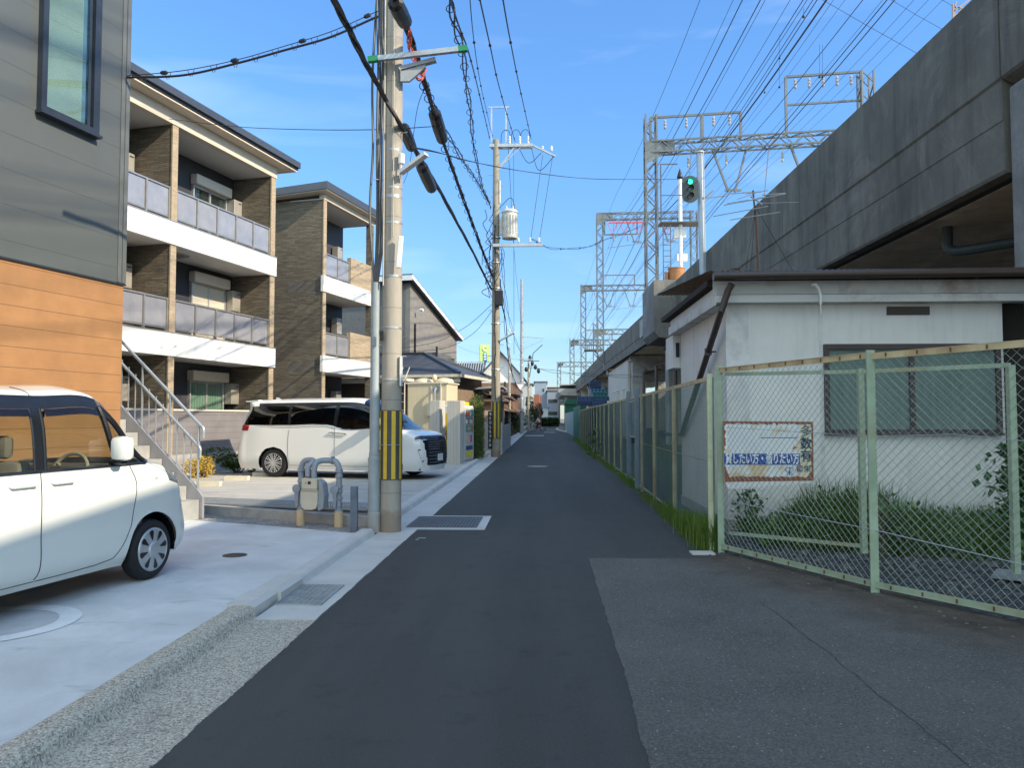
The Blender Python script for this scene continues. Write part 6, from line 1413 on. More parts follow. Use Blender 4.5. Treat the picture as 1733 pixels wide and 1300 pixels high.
a = pt_(1225, 768); c = pt_(1354, 787); MB().box(tl[0]+.005, c[0], -.003, 0.0, c[1], a[1]).build('blue_band', M_blue, SN)
RX = Matrix.Rotation(PI/2, 4, 'X')
def put(body, px, py, hpx, m, bold=.0, sx=1., name='lettering'): x, z = pt_(px, py); text(body, hpx*8.75/F, m, name, SN, Matrix.Translation((x, -.006, z)) @ Matrix.Diagonal((sx, 1, 1, 1)) @ RX, .0015, bold)
put('貸したい方・借りたい方', 1290, 777.5, 20, M_lw, .003, .555)
for ch, y in (('多', 731), ('数', 752), ('有', 773)): put(ch, 1364, y, 21, M_navy, .0 if ch == '多' else .003, .9)
put('協', 1353, 794, 12, mat('lettering_purple', (.10, .07, .22), .5), .001); put('栄', 1366, 794.5, 12, M_navy, .001)
b = MB(); x, z = pt_(1336, 797)
b.tube([(x+.035*math.cos(t)*1.3, -.004, z+.012+.022*math.sin(t)) for t in [2*PI*k/14 for k in range(15)]], .003, 5); b.bar((x, -.004, z+.045), (x, -.004, z-.05), .008, .004); b.bar((x, -.004, z-.01), (x+.035, -.004, z-.05), .007, .004); b.bar((x, -.004, z-.01), (x-.035, -.004, z-.05), .007, .004); b.build('emblem', M_blue, SN)
a = pt_(1287, 741); c = pt_(1349, 741); MB().box(a[0], c[0], -.004, -.001, a[1]-.004, a[1]+.004).build('blue_line', M_blue, SN)
a = pt_(1228, 817); c = pt_(1378, 815); d_ = pt_(1378, 817); e = pt_(1232, 828); MB().extr([Vector((p[0], .0, p[1])) for p in (a, c, d_, e)], (0, .01, 0)).build('backing_board', M_white, SN)
# ------------------------------------------------------------------ weeds
def grass(name, region, n, h, label, m, cat='grass'):
    b = MB()
    for _ in range(n):
        x, y, hh = region(); a = random.uniform(0, 2*PI); H_ = h*hh*random.uniform(.5, 1.2); w = random.uniform(.0018, .0045)*(1+H_*1.5); l = random.uniform(.1, .55)*H_; dx, dy = math.cos(a), math.sin(a)
        px_, py_ = -dy*w, dx*w
        b.add([(x-px_, y-py_, -.01), (x+px_, y+py_, -.01), (x+dx*l*.4+px_*.8, y+dy*l*.4+py_*.8, H_*.6), (x+dx*l*.4-px_*.8, y+dy*l*.4-py_*.8, H_*.6), (x+dx*l, y+dy*l, H_)], [(0, 1, 2, 3), (3, 2, 4)])
    return tag(b.build(name, m), label, cat, kind='stuff')
random.seed(21)
G_fr = leafmat('fresh_grass', (.10, .20, .03), (.20, .28, .06), .35); G_dk = leafmat('dark_grass', (.055, .12, .025), (.13, .20, .05), .35)  # the second is a darker green, for the hut and yard weeds
def r1():
    t = random.random()**1.4; y = 9.0+t*3.4; return fx(y)-.03-abs(random.gauss(0, .08))+random.uniform(0, .15), y, max(.12, (1.0-t*.75)*random.choice((.3, .6, 1.1)))
grass('grass', r1, 6500, .36, 'bright green grass tuft at the corner post of the fence', G_fr)
def r2():
    y = 9+random.random()**1.3*44; c_ = .3+.6*math.sin(y*1.7)*math.sin(y*.61+1); return fx(y)-.03-abs(random.gauss(0, .07 if y < 30 else .16)), y, max(.08, c_)*random.choice((.4, .8, 1.1))
grass('grass', r2, 9000, .34, 'ragged weeds growing along the foot of the long fence', G_fr)
def r3():
    x = random.uniform(2.6, 7.2); y = 10.35-random.random()**1.5*(1.2+.35*(x-2.6)) ; return x, y, (.25+.6*max(0, math.sin(x*1.9+.7))*.8+.25*min(1, (x-2.6)/2))*random.choice((.5, .8, 1.1))
grass('grass', r3, 15000, .75, 'thick dark green weeds in front of the white hut wall', G_dk)
def r4(): y = random.uniform(14, 50); return random.uniform(fx(y)+.2, 6.5), y, random.uniform(.3, 1)
lf = MB(); pts_ = []
for _ in range(5200):
    x, y, hh = r3(); pts_.append((x, y, .04+hh*.62*random.random()**.7))
leaves(lf, pts_, .085, .8, aspect=.55); tag(lf.build('ground_cover', leafmat('weed_leaves', (.075, .17, .035), (.17, .28, .07))), 'broad leaved weeds mixed through the grass before the hut wall', 'weeds', kind='stuff')
grass('grass', r4, 9000, .35, 'patchy green ground growth in the yard under the viaduct', G_dk)
b = MB(); b.box(2.9, 4.4, 10.28, 10.40, .0, .22); tag(b.build('concrete_block', M_conc), 'low concrete block in the weeds at the foot of the hut', 'block')
def vine(label, px, py0, py1, Y, n, w, size):
    T = thing('vine', label, 'plant', tuple(A(px, py0, Y)), 0); T.location.z = 0; b = MB(); s = MB(); z0, z1 = max(.0, A(px, py0, Y).z), A(px, py1, Y).z
    for k in range(n): t = random.random(); leaves(b, [(random.gauss(0, w)*(.4+.6*math.sin(PI*(t*.8+.15))), random.uniform(-.10, .04), z0+(z1-z0)*t)], size, .9, aspect=.85)
    for k in range(4): s.tube([(random.uniform(-.03, .03), 0, 0), (random.gauss(0, w*.6), 0, (z0+z1)/2), (random.gauss(0, w), -.02, z1)], .005, 4)
    b.build('foliage', leafmat('vine_leaves', (.045, .12, .035), (.09, .18, .05)), T); s.build('stem', MATS['bark'], T)
vine('heart leaved creeper climbing the hut wall under the enamel sign', 1268, 900, 828, 10.3, 110, .13, .085)
vine('large leaved plant at the right edge of the yard', 1718, 890, 752, 8.6, 420, .16, .11)
vine('small leafy weed standing right of the middle fence post', 1493, 858, 833, 8.6, 14, .08, .12)
vine('tall thin weed by the long fence', 1005, 770, 728, 28.5, 90, .18, .12)
b = MB(); g = A(1725, 968, 7.0); b.extr([Vector(p) for p in ((g.x-.02, 7.4, .03), (g.x+.5, 7.15, .01), (g.x+.6, 7.5, .05), (g.x+.15, 7.6, .06))], (0, 0, .02)); tag(b.build('sheet_scrap', mat('scrap_grey', (.22, .235, .24), .6)), 'pale flat scrap sheet lying among the weeds at the right edge', 'scrap')
# crates and stacks in the far yard
M_crb = siding('crate_blue', (.04, .09, .19), .16, .03, .3, 0, .6); M_crc = siding('crate_cyan', (.05, .22, .38), .16, .03, .3); M_crd = siding('crate_navy', (.012, .03, .10), .16, .03, .4); M_crg = siding('crate_green', (.02, .20, .12), .16, .03, .4)
def crate(px, py, w, h, Y, m, label):
    p = A(px, py, Y); s = Y/F; W_, H_ = w*s, h*s; T = thing('crate', label, 'crate', (p.x, Y, p.z), 0, 'plastic crates piled behind the fence'); b = MB(); b.box(-W_/2, W_/2, 0, W_*.8, -H_/2, -H_/2+.05)
    for a in ((-W_/2, -W_/2+.05, 0, W_*.8), (W_/2-.05, W_/2, 0, W_*.8), (-W_/2+.05, W_/2-.05, 0, .05), (-W_/2+.05, W_/2-.05, W_*.8-.05, W_*.8)): b.box(*a, -H_/2+.05, H_/2)
    b.build('crate_wall', m, T); b = MB(); n = 4
    for k in range(n): b.box(-W_/2+W_*(k+.2)/n, -W_/2+W_*(k+.75)/n, -.01, 0, -H_*.2, H_*.3)
    b.build('slot', M_crd, T)
k = 0
for px, py, w, h, m, l in ((1008, 648, 20, 6, M_crd, 'navy crate topmost of the stack beside the pier wall'), (1008, 655, 19, 6, M_crd, 'navy crate second from the top of the stack by the pier wall'), (1012, 661, 24, 8, M_crc, 'bright cyan crate under the navy ones by the pier wall'), (1016, 668, 24, 8, M_crg, 'green crate in the middle of the crate pile'), (1018, 675, 26, 7, M_crb, 'blue crate low in the crate pile by the pier wall'), (991, 675, 26, 8, M_crb, 'blue crate left of the crate pile'), (989, 683, 24, 8, M_crd, 'dark crate lowest left of the crate pile'), (1015, 683, 26, 8, M_crb, 'blue crate just above the fence top')): crate(px, py, w, h, 56+k*.0, m, l)
b = MB(); p = A(972, 690, 105); b.box(p.x-1.2, p.x+1.6, 105, 111, 0, 3.4); b.extr([Vector((p.x-1.4, 104.8, 3.4)), Vector((p.x+1.9, 104.8, 3.4)), Vector((p.x+1.7, 104.8, 4.2)), Vector((p.x-1.0, 104.8, 4.2))], (0, 6, 0))
tag(b.build('green_shed', mat('dark_green_sheet', (.01, .10, .06), .6)), 'low dark green shed roof showing over the far fence', 'shed')
# ================================================================== LEFT SIDE, FARTHER UP THE LANE
M_tile = siding('roof_tile_dark', (.070, .075, .085), .11, .02, .5, 0, .55, .15); M_bw = siding('brown_fine_siding', (.23, .165, .115), .10, .008, .7, 0, .7, .1); M_dw = mat('dark_siding', (.085, .062, .048), .7, 0, .1)
M_h3 = siding('grey_panel_siding', (.22, .205, .185), .30, .01, .7, 0, .7, .1, 0, .3); M_h3d = mat('dark_panel', (.13, .135, .14), .6)
M_cream = mat('cream_frp', (.62, .54, .38), .5, 0, .06, 1.5, streak=.15); M_wht = mat('white_plaster', (.72, .71, .68), .7, 0, .06, 2)
H3 = thing('grey_house', 'tall grey panelled house with a steep white edged shed roof, behind the low tiled house', 'house', (-6.58, 38, 0), -math.atan2(.225, .974))
b = MB(); b.extr([Vector(p) for p in ((0, 0, 0), (0, 7.0, 0), (0, 7.0, 6.15), (0, 0, 8.3))], (-8, 0, 0)); b.build('wall', M_h3, H3)
b = MB(); b.extr([Vector(p) for p in ((-8, -.02, 0), (-.25, -.02, 0), (-.25, -.02, 8.3), (-8, -.02, 8.3))], (0, .015, 0)); b.build('end_wall', M_h3d, H3)
b = MB(); b.extr([Vector(p) for p in ((.30, -.45, 8.47), (.30, 7.4, 6.08), (.30, 7.4, 6.28), (.30, -.45, 8.67))], (-9, 0, 0)); rf = b.build('roof', M_roof, H3)
b = MB(); b.extr([Vector(p) for p in ((.32, -.47, 8.42), (.32, 7.42, 6.02), (.32, 7.42, 6.22), (.32, -.47, 8.62))], (-.02, 0, 0)); b.box(-8.6, .30, -.48, -.455, 8.35, 8.6); b.build('fascia', M_white, rf)
for y0, y1, z0, z1 in ((4.4, 5.3, 3.4, 5.0), (5.75, 6.45, 3.5, 4.95)):
    w = MB().box(.002, .06, y0, y1, z0, z1).build('window', M_black, H3); MB().box(.062, .068, y0+.08, y1-.08, z0+.08, z1-.08).build('pane', mat('teal_pane', (.10, .19, .18), .08, .2), w)
b = MB(); b.box(.002, .9, 1.3, 3.6, 0, 4.9); b.build('bay_screen', M_h3d, H3); b = MB(); b.box(.9, .95, 1.25, 1.4, 0, 5.2); b.box(.02, .08, .5, .6, 0, 6.3); b.build('downpipe', M_black, H3)
b = MB(); b.tube([(.3, .6, 7.0), (.45, .6, 7.0)], .08, 8); b.build('wall_lamp', M_white, H3)
H4 = thing('tiled_house', 'low brown house with dark tiled hip roof behind the cream tank', 'house', (A(764, 700, 31.2).x, 31.2, 0), RZ)
MB().box(-8, 0, 0, 4.2, 0, 3.25).build('wall', M_bw, H4); b = MB(); b.box(-8, .0-.25, -.015, -.0, 0, 3.25); b.build('front_wall', M_dw, H4)
ez, rz_ = 3.30, 4.35
b = MB(); b.add([(-8.6, -.6, ez), (.55, -.6, ez), (.55, 4.8, ez), (-8.6, 4.8, ez), (-8.6, 2.1, rz_), (-2.0, 2.1, rz_), (-8.6, -.6, ez-.06), (.55, -.6, ez-.06), (.55, 4.8, ez-.06), (-8.6, 4.8, ez-.06)], [(0, 1, 5, 4), (1, 2, 5), (2, 3, 4, 5), (6, 9, 8, 7), (0, 6, 7, 1), (1, 7, 8, 2), (2, 8, 9, 3), (3, 9, 6, 0), (0, 4, 3)]); rf = b.build('roof', M_tile, H4)
b = MB(); b.box(-8.6, .62, -.70, -.58, ez-.14, ez-.02); b.box(.53, .65, -.70, 4.9, ez-.14, ez-.02); b.box(-8.6, .55, -.55, -.5, ez-.34, ez-.16); b.build('gutter', mat('cream_gutter', (.62, .57, .46), .5), rf)
b = MB(); b.bar((-2.0, 2.1, rz_+.04), (.55, -.6, ez+.04), .12, .08); b.bar((-2.0, 2.1, rz_+.04), (.55, 4.8, ez+.04), .12, .08); b.bar((-2, 2.1, rz_+.04), (-8.6, 2.1, rz_+.04), .16, .1); b.build('ridge', M_roof, rf)
MB().box(.002, .05, 1.6, 2.1, 1.2, 1.9).build('window', mat('teal_pane', (.10, .19, .18), .08, .2), H4)
b = MB(); b.tube([(-.5, -.62, 3.2), (-.5, -.4, 2.8), (-.5, -.06, 2.7), (-.5, -.06, 0)], .035, 8); b.build('downpipe', M_cream, H4)
TK = thing('water_tank', 'cream panel water tank with two round hatches behind the concrete pillars', 'tank', (A(757, 700, 27).x, 27.0, 0), RZ)
MB().bbox(-1.52, 0, 0, 1.15, .25, 2.80, .04).build('tank_body', M_cream, TK); b = MB()
for x in (-1.1, -.32): b.lathe([(.36, 2.80), (.36, 2.84), (.30, 2.92), (.12, 2.97), (.02, 2.98)], 20, c=(x, .55, 0))
b.ball((-.60, .3, 2.97), .10, 6, (1, 1, 1.3)); b.build('hatch', M_cream, TK, True)
b = MB(); b.box(-1.56, .04, -.04, 1.2, 2.74, 2.79); b.box(-.26, -.22, -.05, -.0, .3, 2.78); b.box(-.62, -.60, -.02, 0, .3, 2.78); b.box(-.74, -.36, -.10, 0, 1.6, 2.05); b.build('rib', M_shbox, TK)
b = MB(); b.tube(catmull([(-.42, -.15, 2.0), (-.42, -.15, 2.45), (-.42, -.06, 2.55), (-.42, .0, 2.56)], 4), .04, 8); b.tube([(-.42, -.15, 0), (-.42, -.15, 2.05)], .04, 8); b.lathe([(.13, -.01), (.13, .01)], 16, axis='y', c=(-.42, .0-.01, 2.55)); b.build('pipe', M_pipe, TK, True)
b = MB(); 
for x in (-1.85, -1.60): b.tube([(x, -.05, 0), (x, -.05, 2.9), (x+.12, .1, 3.35)], .02, 6)
for k in range(10): b.tube([(-1.85, -.05, .3+k*.3), (-1.60, -.05, .3+k*.3)], .012, 5)
b.box(-2.2, -1.5, -.1, .6, 2.85, 2.95); b.build('ladder', M_shbox, TK)
b = MB(); b.box(-1.7, .2, -.2, 1.4, 0, .25); b.build('base', M_conc, TK)
def board_mat():
    g = N('board_marked_concrete'); sp = g.n('SeparateXYZ'); g.l(g.tc, sp.inputs[0]); k = g.mix(g.ramp(g.noise(1, 6, .7, g.scaled((8, 8, .7))), .3, .7), (.42, .40, .36), (.56, .54, .49)); f = g.math('LESS_THAN', g.math('FRACT', g.math('MULTIPLY', g.math('ADD', sp.outputs[0], sp.outputs[1]), 9.)), .06); k = g.mix(f, k, (.28, .26, .23)); g.bump(f, .4, .004); return g.done(k, .85)
M_brd = board_mat()
def pillar(px, Y, w, d, zt, lab):
    p = A(px, 700, Y); o = MB().bbox(-w, 0, 0, d, 0, zt, .012).build('concrete_pillar', M_brd); o.location = (p.x, Y, 0); o.rotation_euler = (0, 0, RZ); return tag(o, lab, 'pillar', 'board marked concrete pillars')
pillar(744, 24.6, .35, .55, 2.09, 'left board marked concrete pillar right behind the minivan bonnet'); pillar(779, 24.1, .44, .45, 2.07, 'right board marked concrete pillar beside the vending machine')
pw = MB().box(-.9, 0, .0, .12, 0, 1.15).build('low_wall', M_brd); pw.location = (A(725, 700, 25.3).x, 25.3, 0); pw.rotation_euler = (0, 0, RZ); tag(pw, 'low concrete wall under the tank, left of the concrete pillars', 'wall')
BN = thing('banner', 'tall narrow yellow banner with red and dark marks between the two concrete pillars', 'banner', tuple(A(756, 745, 25.4)), RZ)
MB().box(-.125, .125, 0, .012, -1.0, 1.12).build('backing', M_white, BN); MB().box(-.095, .095, -.006, -.001, -.35, .88).build('yellow_face', mat('banner_yellow', (.80, .58, .02), .5), BN)
b = MB(); n = 16; b.tube([(.055*math.cos(2*PI*k/n), -.012, -.22+.055*math.sin(2*PI*k/n)) for k in range(n+1)], .014, 5); b.bar((.02, -.012, -.25), (.06, -.012, -.29), .02, .01); b.box(-.05, .03, -.012, -.007, .18, .22); b.box(-.02, .06, -.012, -.007, .26, .30); b.box(0, .03, -.012, -.007, .0, .12); b.build('marks', mat('banner_red', (.45, .03, .05), .5), BN)
VM = thing('vending_machine', 'white drinks vending machine with lit shelves beside the bamboo hedge', 'vending machine', (A(785, 700, 25.5).x, 25.5, .09), RZ)
MB().bbox(-.75, 0, 0, 1.02, 0, 1.85, .02).build('cabinet', M_white, VM); fr = MB().box(.002, .03, .03, .99, .06, 1.80).build('door', mat('machine_face', (.58, .60, .62), .3), VM)
b = MB()
for z0, z1 in ((1.48, 1.72), (1.22, 1.44), (.98, 1.18)): b.box(.031, .036, .10, .92, z0, z1)
b.build('display_shelf', mat('display_glass', (.20, .26, .27), .1), fr)
random.seed(2)
for row, z in ((0, 1.50), (1, 1.24), (2, 1.0)):
    for k in range(8):
        y = .15+k*.10; c_ = random.choice(((.5, .1, .05), (.65, .6, .5), (.1, .3, .2), (.6, .4, .1), (.15, .25, .5))); MB().tube([(.05, y, z), (.05, y, z+.15)], .028, 8).build('bottle', mat('drink_%d' % int(c_[0]*100), c_, .4), fr)
MB().box(.031, .037, .10, .50, .58, .90).build('price_panel', mat('price_panel', (.65, .55, .42), .5), fr); MB().box(.031, .04, .15, .85, .36, .50).build('flap', mat('flap_navy', (.06, .08, .16), .3), fr); MB().box(.031, .038, .15, .85, .13, .30).build('yellow_notice', mat('banner_yellow', (.8, .58, .02), .5), fr)
MB().box(.031, .05, .62, .72, .62, .86).build('coin_panel', mat('coin_red', (.5, .04, .03), .4), fr); MB().bbox(-.4, -.05, .2, .75, 1.86, 1.97, .02).build('top_sign', MATS['banner_yellow'], VM); MB().box(-.7, -.02, .05, .97, -.09, 0).build('base', M_black, VM)
# hedge, thin black sign, garden walls
T = thing('bamboo_hedge', 'tall dense green bamboo hedge between the vending machine and the transformer pole', 'hedge', (-2.42, 28.0, 0)); b = MB(); random.seed(14)
for k in range(26): x, y = random.uniform(-.35, .25), random.uniform(-1.1, 1.2); b.tube([(x, y, 0), (x+random.uniform(-.1, .1), y, random.uniform(1.6, 2.3))], .012, 5)
b.build('stem', mat('bamboo_stem', (.12, .14, .04), .6), T)
lv = MB(); pts = []
for k in range(6500):
    y = random.uniform(-1.25, 1.3); z = random.uniform(.05, 2.0+.25*math.sin(y*3)+random.uniform(0, .25)); w = .36*(1-.25*abs(y)) if z < 1.7 else .25; pts.append((random.uniform(-w, w)*(.7+.3*random.random()), y, z))
leaves(lv, pts, .11, .7, aspect=.3); lv.build('foliage', leafmat('bamboo_leaves', (.06, .11, .02), (.17, .20, .05)), T)
o = thing('narrow_sign', 'narrow upright black sign with a column of white characters beside the transformer pole', 'sign', tuple(A(829.5, 728, 29.2)), RZ)
MB().box(-.085, .085, 0, .02, -.72, .72).build('board', M_black, o)
for k in range(8):
    b = MB(); z = .62-k*.17
    for _ in range(5): x0 = random.uniform(-.06, .04); b.box(x0, x0+random.uniform(.02, .045), -.006, 0, z-.05+_*.022, z-.05+_*.022+.012)
    b.box(-.01, .01, -.007, -.001, z-.06, z+.06); b.build('character', M_lw, o)
b = MB(); x = A(850, 700, 33).x; b.box(-.9, 0, 0, .15, 0, 1.35); b.box(-.1, 0, .15, 9, 0, 1.2); o = b.build('garden_wall', M_conc); o.location = (x, 33, 0); tag(o, 'grey concrete garden wall just past the transformer pole', 'wall')
p = A(708, 735, 26.6); shrub('reddish_shrub', (p.x-.45, 26.4, 1.05), (.32, .3, .42), 420, .09, L_red, 'orange tipped shrub in front of the cream tank, nearer the striped pole'); shrub('green_shrub', (A(737, 735, 26).x-.45, 26.0, .85), (.34, .3, .36), 420, .09, L_grn, 'yellow green shrub behind the minivan bonnet by the left pillar')
# low brown houses and shops
def house(name, label, px0, px1, Y, D_, pyt, m, roof='flat', rm=None, pyr=None, over=.3, zb=0, cat='house', rz=0, win=()):
    p0, p1 = A(px0, pyt, Y), A(px1, pyt, Y); W_ = p1.x-p0.x; zt = p1.z; T = thing(name, label, cat, (p1.x, Y, 0), rz)
    MB().box(-W_, 0, 0, D_, zb, zt).build('wall', m, T); rm = rm or M_tile
    if roof == 'flat': MB().box(-W_-over, over, -over, D_+over, zt, zt+.12).build('roof', rm, T)
    else:
        zr = A(px1, pyr, Y).z; e = zt-.05
        if roof == 'gable':   # ridge runs along the lane, gable faces the viewer
            b = MB(); b.extr([Vector(p) for p in ((-W_, 0, zt), (0, 0, zt), (-W_/2, 0, zr))], (0, D_, 0)); b.build('gable', m, T)
            b = MB(); k = (zr-zt)/(W_/2)
            for s_ in (-1, 1): xa = -W_/2+s_*(W_/2+over); b.extr([Vector((-W_/2, -over, zr+.06)), Vector((xa, -over, zt-over*k+.06)), Vector((xa, -over, zt-over*k+.22)), Vector((-W_/2, -over, zr+.24))], (0, D_+2*over, 0))
            b.build('roof', rm, T)
        elif roof == 'shed':  # falls towards the lane (+x)
            b = MB(); b.extr([Vector(p) for p in ((-W_-over, -over, zr), (over, -over, zt-.1), (over, -over, zt+.08), (-W_-over, -over, zr+.18))], (0, D_+2*over, 0)); b.build('roof', rm, T)
            b = MB(); b.extr([Vector(p) for p in ((-W_, 0, zt), (0, 0, zt), (-W_, 0, zr))], (0, D_, 0)); b.build('gable', m, T)
    for (x0, x1, z0, z1) in win: MB().box(-W_*x1, -W_*x0, -.05, -.002, z0, z1).build('window', mat('dark_pane', (.03, .035, .04), .1), T)
    return T
M_shing = siding('brown_shingle', (.22, .15, .12), .12, .03, .6, 0, .8, .15); M_brick = mat('orange_brick', (.20, .115, .075), .8, 0, .15, 3); M_gl = mat('grey_block', (.24, .28, .33), .8, 0, .05, 1)
house('brown_house', 'low house with brown shingle roof behind the bamboo hedge', 770, 812, 38.5, 6, 664, M_bw, 'shed', M_shing, 636, .5)
CP = thing('carport', 'thin grey carport roof on dark posts left of the transformer pole', 'carport', (A(793, 700, 34).x, 34, 0)); z = A(820, 660, 34).z; wC = A(851, 700, 34).x-A(793, 700, 34).x
MB().extr([Vector((0, 0, z)), Vector((wC, 0, z+.12)), Vector((wC, 0, z+.2)), Vector((0, 0, z+.08))], (0, 4, 0)).build('roof', M_gpaint, CP)
for x in (.45, wC-.2): MB().box(x, x+.16, .3, .5, 0, z).build('post', M_black, CP)
house('pale_house', 'small pale pink walled house under the carport roof', 800, 848, 39.5, 3, 680, mat('pink_plaster', (.50, .40, .34), .8), 'flat', M_shing)
WH = house('gabled_house', 'white gabled house with traditional dark tiled roof behind the transformer pole', 812, 883, 90, 9, 638, M_wht, 'gable', M_tile, 598, .6, zb=0, win=((.38, .42, 4.6, 5.8),))
b = MB(); W_ = A(883, 641, 90).x-A(812, 641, 90).x; b.box(-W_-.02, .02, -.03, -.004, 0, A(850, 648, 90).z); b.build('brick_base', M_brick, WH)
_k = 1
TR = thing('tiled_wing', 'long tiled roof wing with row of round ridge tiles, left of the white gable', 'house', (A(814, 700, 94).x, 94, 0)); z0, z1 = A(790, 640, 94).z, A(790, 612, 94).z
MB().box(-8.5, 0, 0, 6, 0, z0).build('wall', M_dw, TR); rf = MB().extr([Vector((0.2, -.6, z0-.1)), Vector((.2, 2.6, z1)), Vector((.2, 6, z0)), Vector((.2, 6, z0-.2))], (-9, 0, 0)).build('roof', M_tile, TR)
b = MB()
for k in range(28): b.tube([(.1-k*.3, -.6, z0-.02), (.1-k*.3, 2.6, z1+.08)], .06, 6)
for k in range(28): b.ball((.1-k*.3, 2.6, z1+.16), .10, 4)
b.build('ridge_tiles', M_gpaint, rf)
def lane_house(name, label, x1, Y, W_, D_, zt, m, cat='shop', rise=.9, over=.6, rm=None, win=()):
    """low building whose eave runs along the lane"""
    T = thing(name, label, cat, (x1, Y, 0)); MB().box(-W_, 0, 0, D_, 0, zt).build('wall', m, T); rm = rm or M_shing
    b = MB(); b.extr([Vector(p) for p in ((-W_-.3, -.3, zt+rise), (over, -.3, zt-.12), (over, -.3, zt-.02), (-W_-.3, -.3, zt+rise+.12))], (0, D_+.6, 0)); b.build('roof', rm, T)
    b = MB(); b.extr([Vector(p) for p in ((-W_, 0, zt), (0, 0, zt), (-W_, 0, zt+rise*.92))], (0, D_, 0)); b.build('gable', m, T)
    b = MB(); b.extr([Vector(p) for p in ((0, .5, 2.35), (.85, .5, 1.95), (.85, .5, 2.0), (0, .5, 2.42))], (0, D_-1, 0)); b.build('awning', mat('awning_brown', (.20, .12, .08), .8), T)
    for (y0, y1, z0, z1) in win: MB().box(.002, .05, y0, y1, z0, z1).build('window', mat('dark_pane', (.03, .035, .04), .1), T)
    b = MB(); b.box(-.8, -.2, -.04, -.002, .1, 2.0); b.build('door', mat('door_brown', (.10, .05, .03), .7), T)
    return T
lane_house('shop', 'dark fronted low shop with brown awning just past the garden wall', -3.1, 46, 5, 12, 2.9, mat('shop_dark', (.06, .04, .032), .8), win=((1, 4, .6, 1.9), (6, 10, .3, 1.9)))
lane_house('shop', 'brown low shop with orange brown wall standing behind the slim pale pole', -2.95, 60, 6, 13, 3.2, mat('shop_brown', (.13, .08, .052), .8), win=((2, 5, .3, 2), (7, 11, .3, 2)))
lane_house('shop', 'farthest low brick coloured shop before the orange red wall', -2.8, 75, 6, 13, 3.9, M_brick, win=((2, 5, .3, 2), (7, 11, .3, 2)))
lane_house('house', 'grey roofed low house between carport and the first dark shop', -4.2, 41, 5, 4.5, 3.2, M_wht, 'house', .6, .3, M_gpaint)
house('house', 'pale two storey house behind the cluster of dark transformers', 876, 900, 125, 10, 650, mat('dull_white', (.46, .46, .45), .8), 'flat', M_gl, win=((.15, .4, 3.5, 5), (.55, .8, 3.5, 5)))
o = MB().box(-.5, .25, 0, 7, 0, A(909, 668, 110).z).build('orange_wall', mat('orange_hoarding', (.30, .115, .075), .7)); o.location = (A(909, 700, 110).x, 110, 0); o.rotation_euler = (0, 0, -.05); b = MB(); tag(o, 'tall flat orange red wall panel at the bend of the lane', 'wall')
house('apartment_tower', 'tall grey blank sided building closing the view at the lane end', 905, 925, 190, 20, 646, M_gl, 'flat', M_gl, cat='building', win=((.2, .35, 8, 8.8),))
b_ = house('apartment_tower', 'bluish building with rows of balconies right of the grey tower', 926, 945, 175, 20, 661, mat('blue_grey_wall', (.22, .25, .29), .8), 'flat', M_gl, cat='building', win=((.1, .9, 2.2, 3.0), (.1, .9, 5, 5.8)))
house('house', 'small bright white house low at the lane end', 911, 927, 150, 10, 690, mat('off_white', (.5, .5, .5), .8), 'flat', M_gl, win=((.5, .7, 2.2, 2.9),))
house('house', 'reddish roofed house above the bluish building at the lane end', 928, 948, 200, 12, 656, mat('red_brown_wall', (.32, .22, .18), .8), 'flat', M_brick)
house('house', 'white house seen through the open balcony of the farther brown block', 440, 650, 52, 8, 560, M_wht, 'shed', M_tile, 520, .6)
house('house', 'low grey block of houses between the brown block and the tall grey house', 640, 700, 70, 12, 650, M_gl, 'flat')
ST_ = thing('station_canopy', 'rounded pale concrete platform end beyond the far viaduct spans', 'platform', (A(958, 660, 140).x, 140, 0)); b = MB(); zc = A(958, 655, 140).z
b.extr([Vector(p) for p in ((-1.4, 0, zc-.9), (-.9, 0, zc-1.5), (3, 0, zc-1.6), (3, 0, zc-.3), (-1.4, 0, zc-.3))], (0, 30, 0)); b.box(-1.0, 3, 0, 30, zc+.3, zc+.5); b.build('deck', M_pier, ST_); b = MB(); b.box(-.2, .4, 2, 3, 0, zc-1.5); b.build('column', M_pier, ST_)
TS = thing('tower_sign', 'green tower sign with a pale ring emblem and blue panel above the tiled roofs', 'sign', (A(821, 600, 105).x, 105, 0), .15); z0, z1 = A(821, 612, 105).z, A(821, 583, 105).z; w = 17*105/F/2
MB().box(-w, w, 0, 1.2, z0, z1).build('sign_box', mat('sign_green', (.50, .66, .16), .5), TS); MB().box(-w*.45, w*.40, -.03, -.002, z0, z0+(z1-z0)*.50).build('blue_panel', mat('sign_blue', (.04, .12, .42), .5), TS)
b = MB(); b.tube([(.30*math.cos(t), -.06, z1-.62+.30*math.sin(t)) for t in [.6+5.1*k/16 for k in range(17)]], .07, 5)
for k in range(3): b.box(-w*.30, w*.25, -.05, -.03, z0+.25+k*.33, z0+.42+k*.33)
b.build('emblem', mat('emblem_white', (.70, .78, .66), .5), TS); MB().box(-.15, .15, .4, .7, 0, z0).build('mast', M_gpaint, TS)
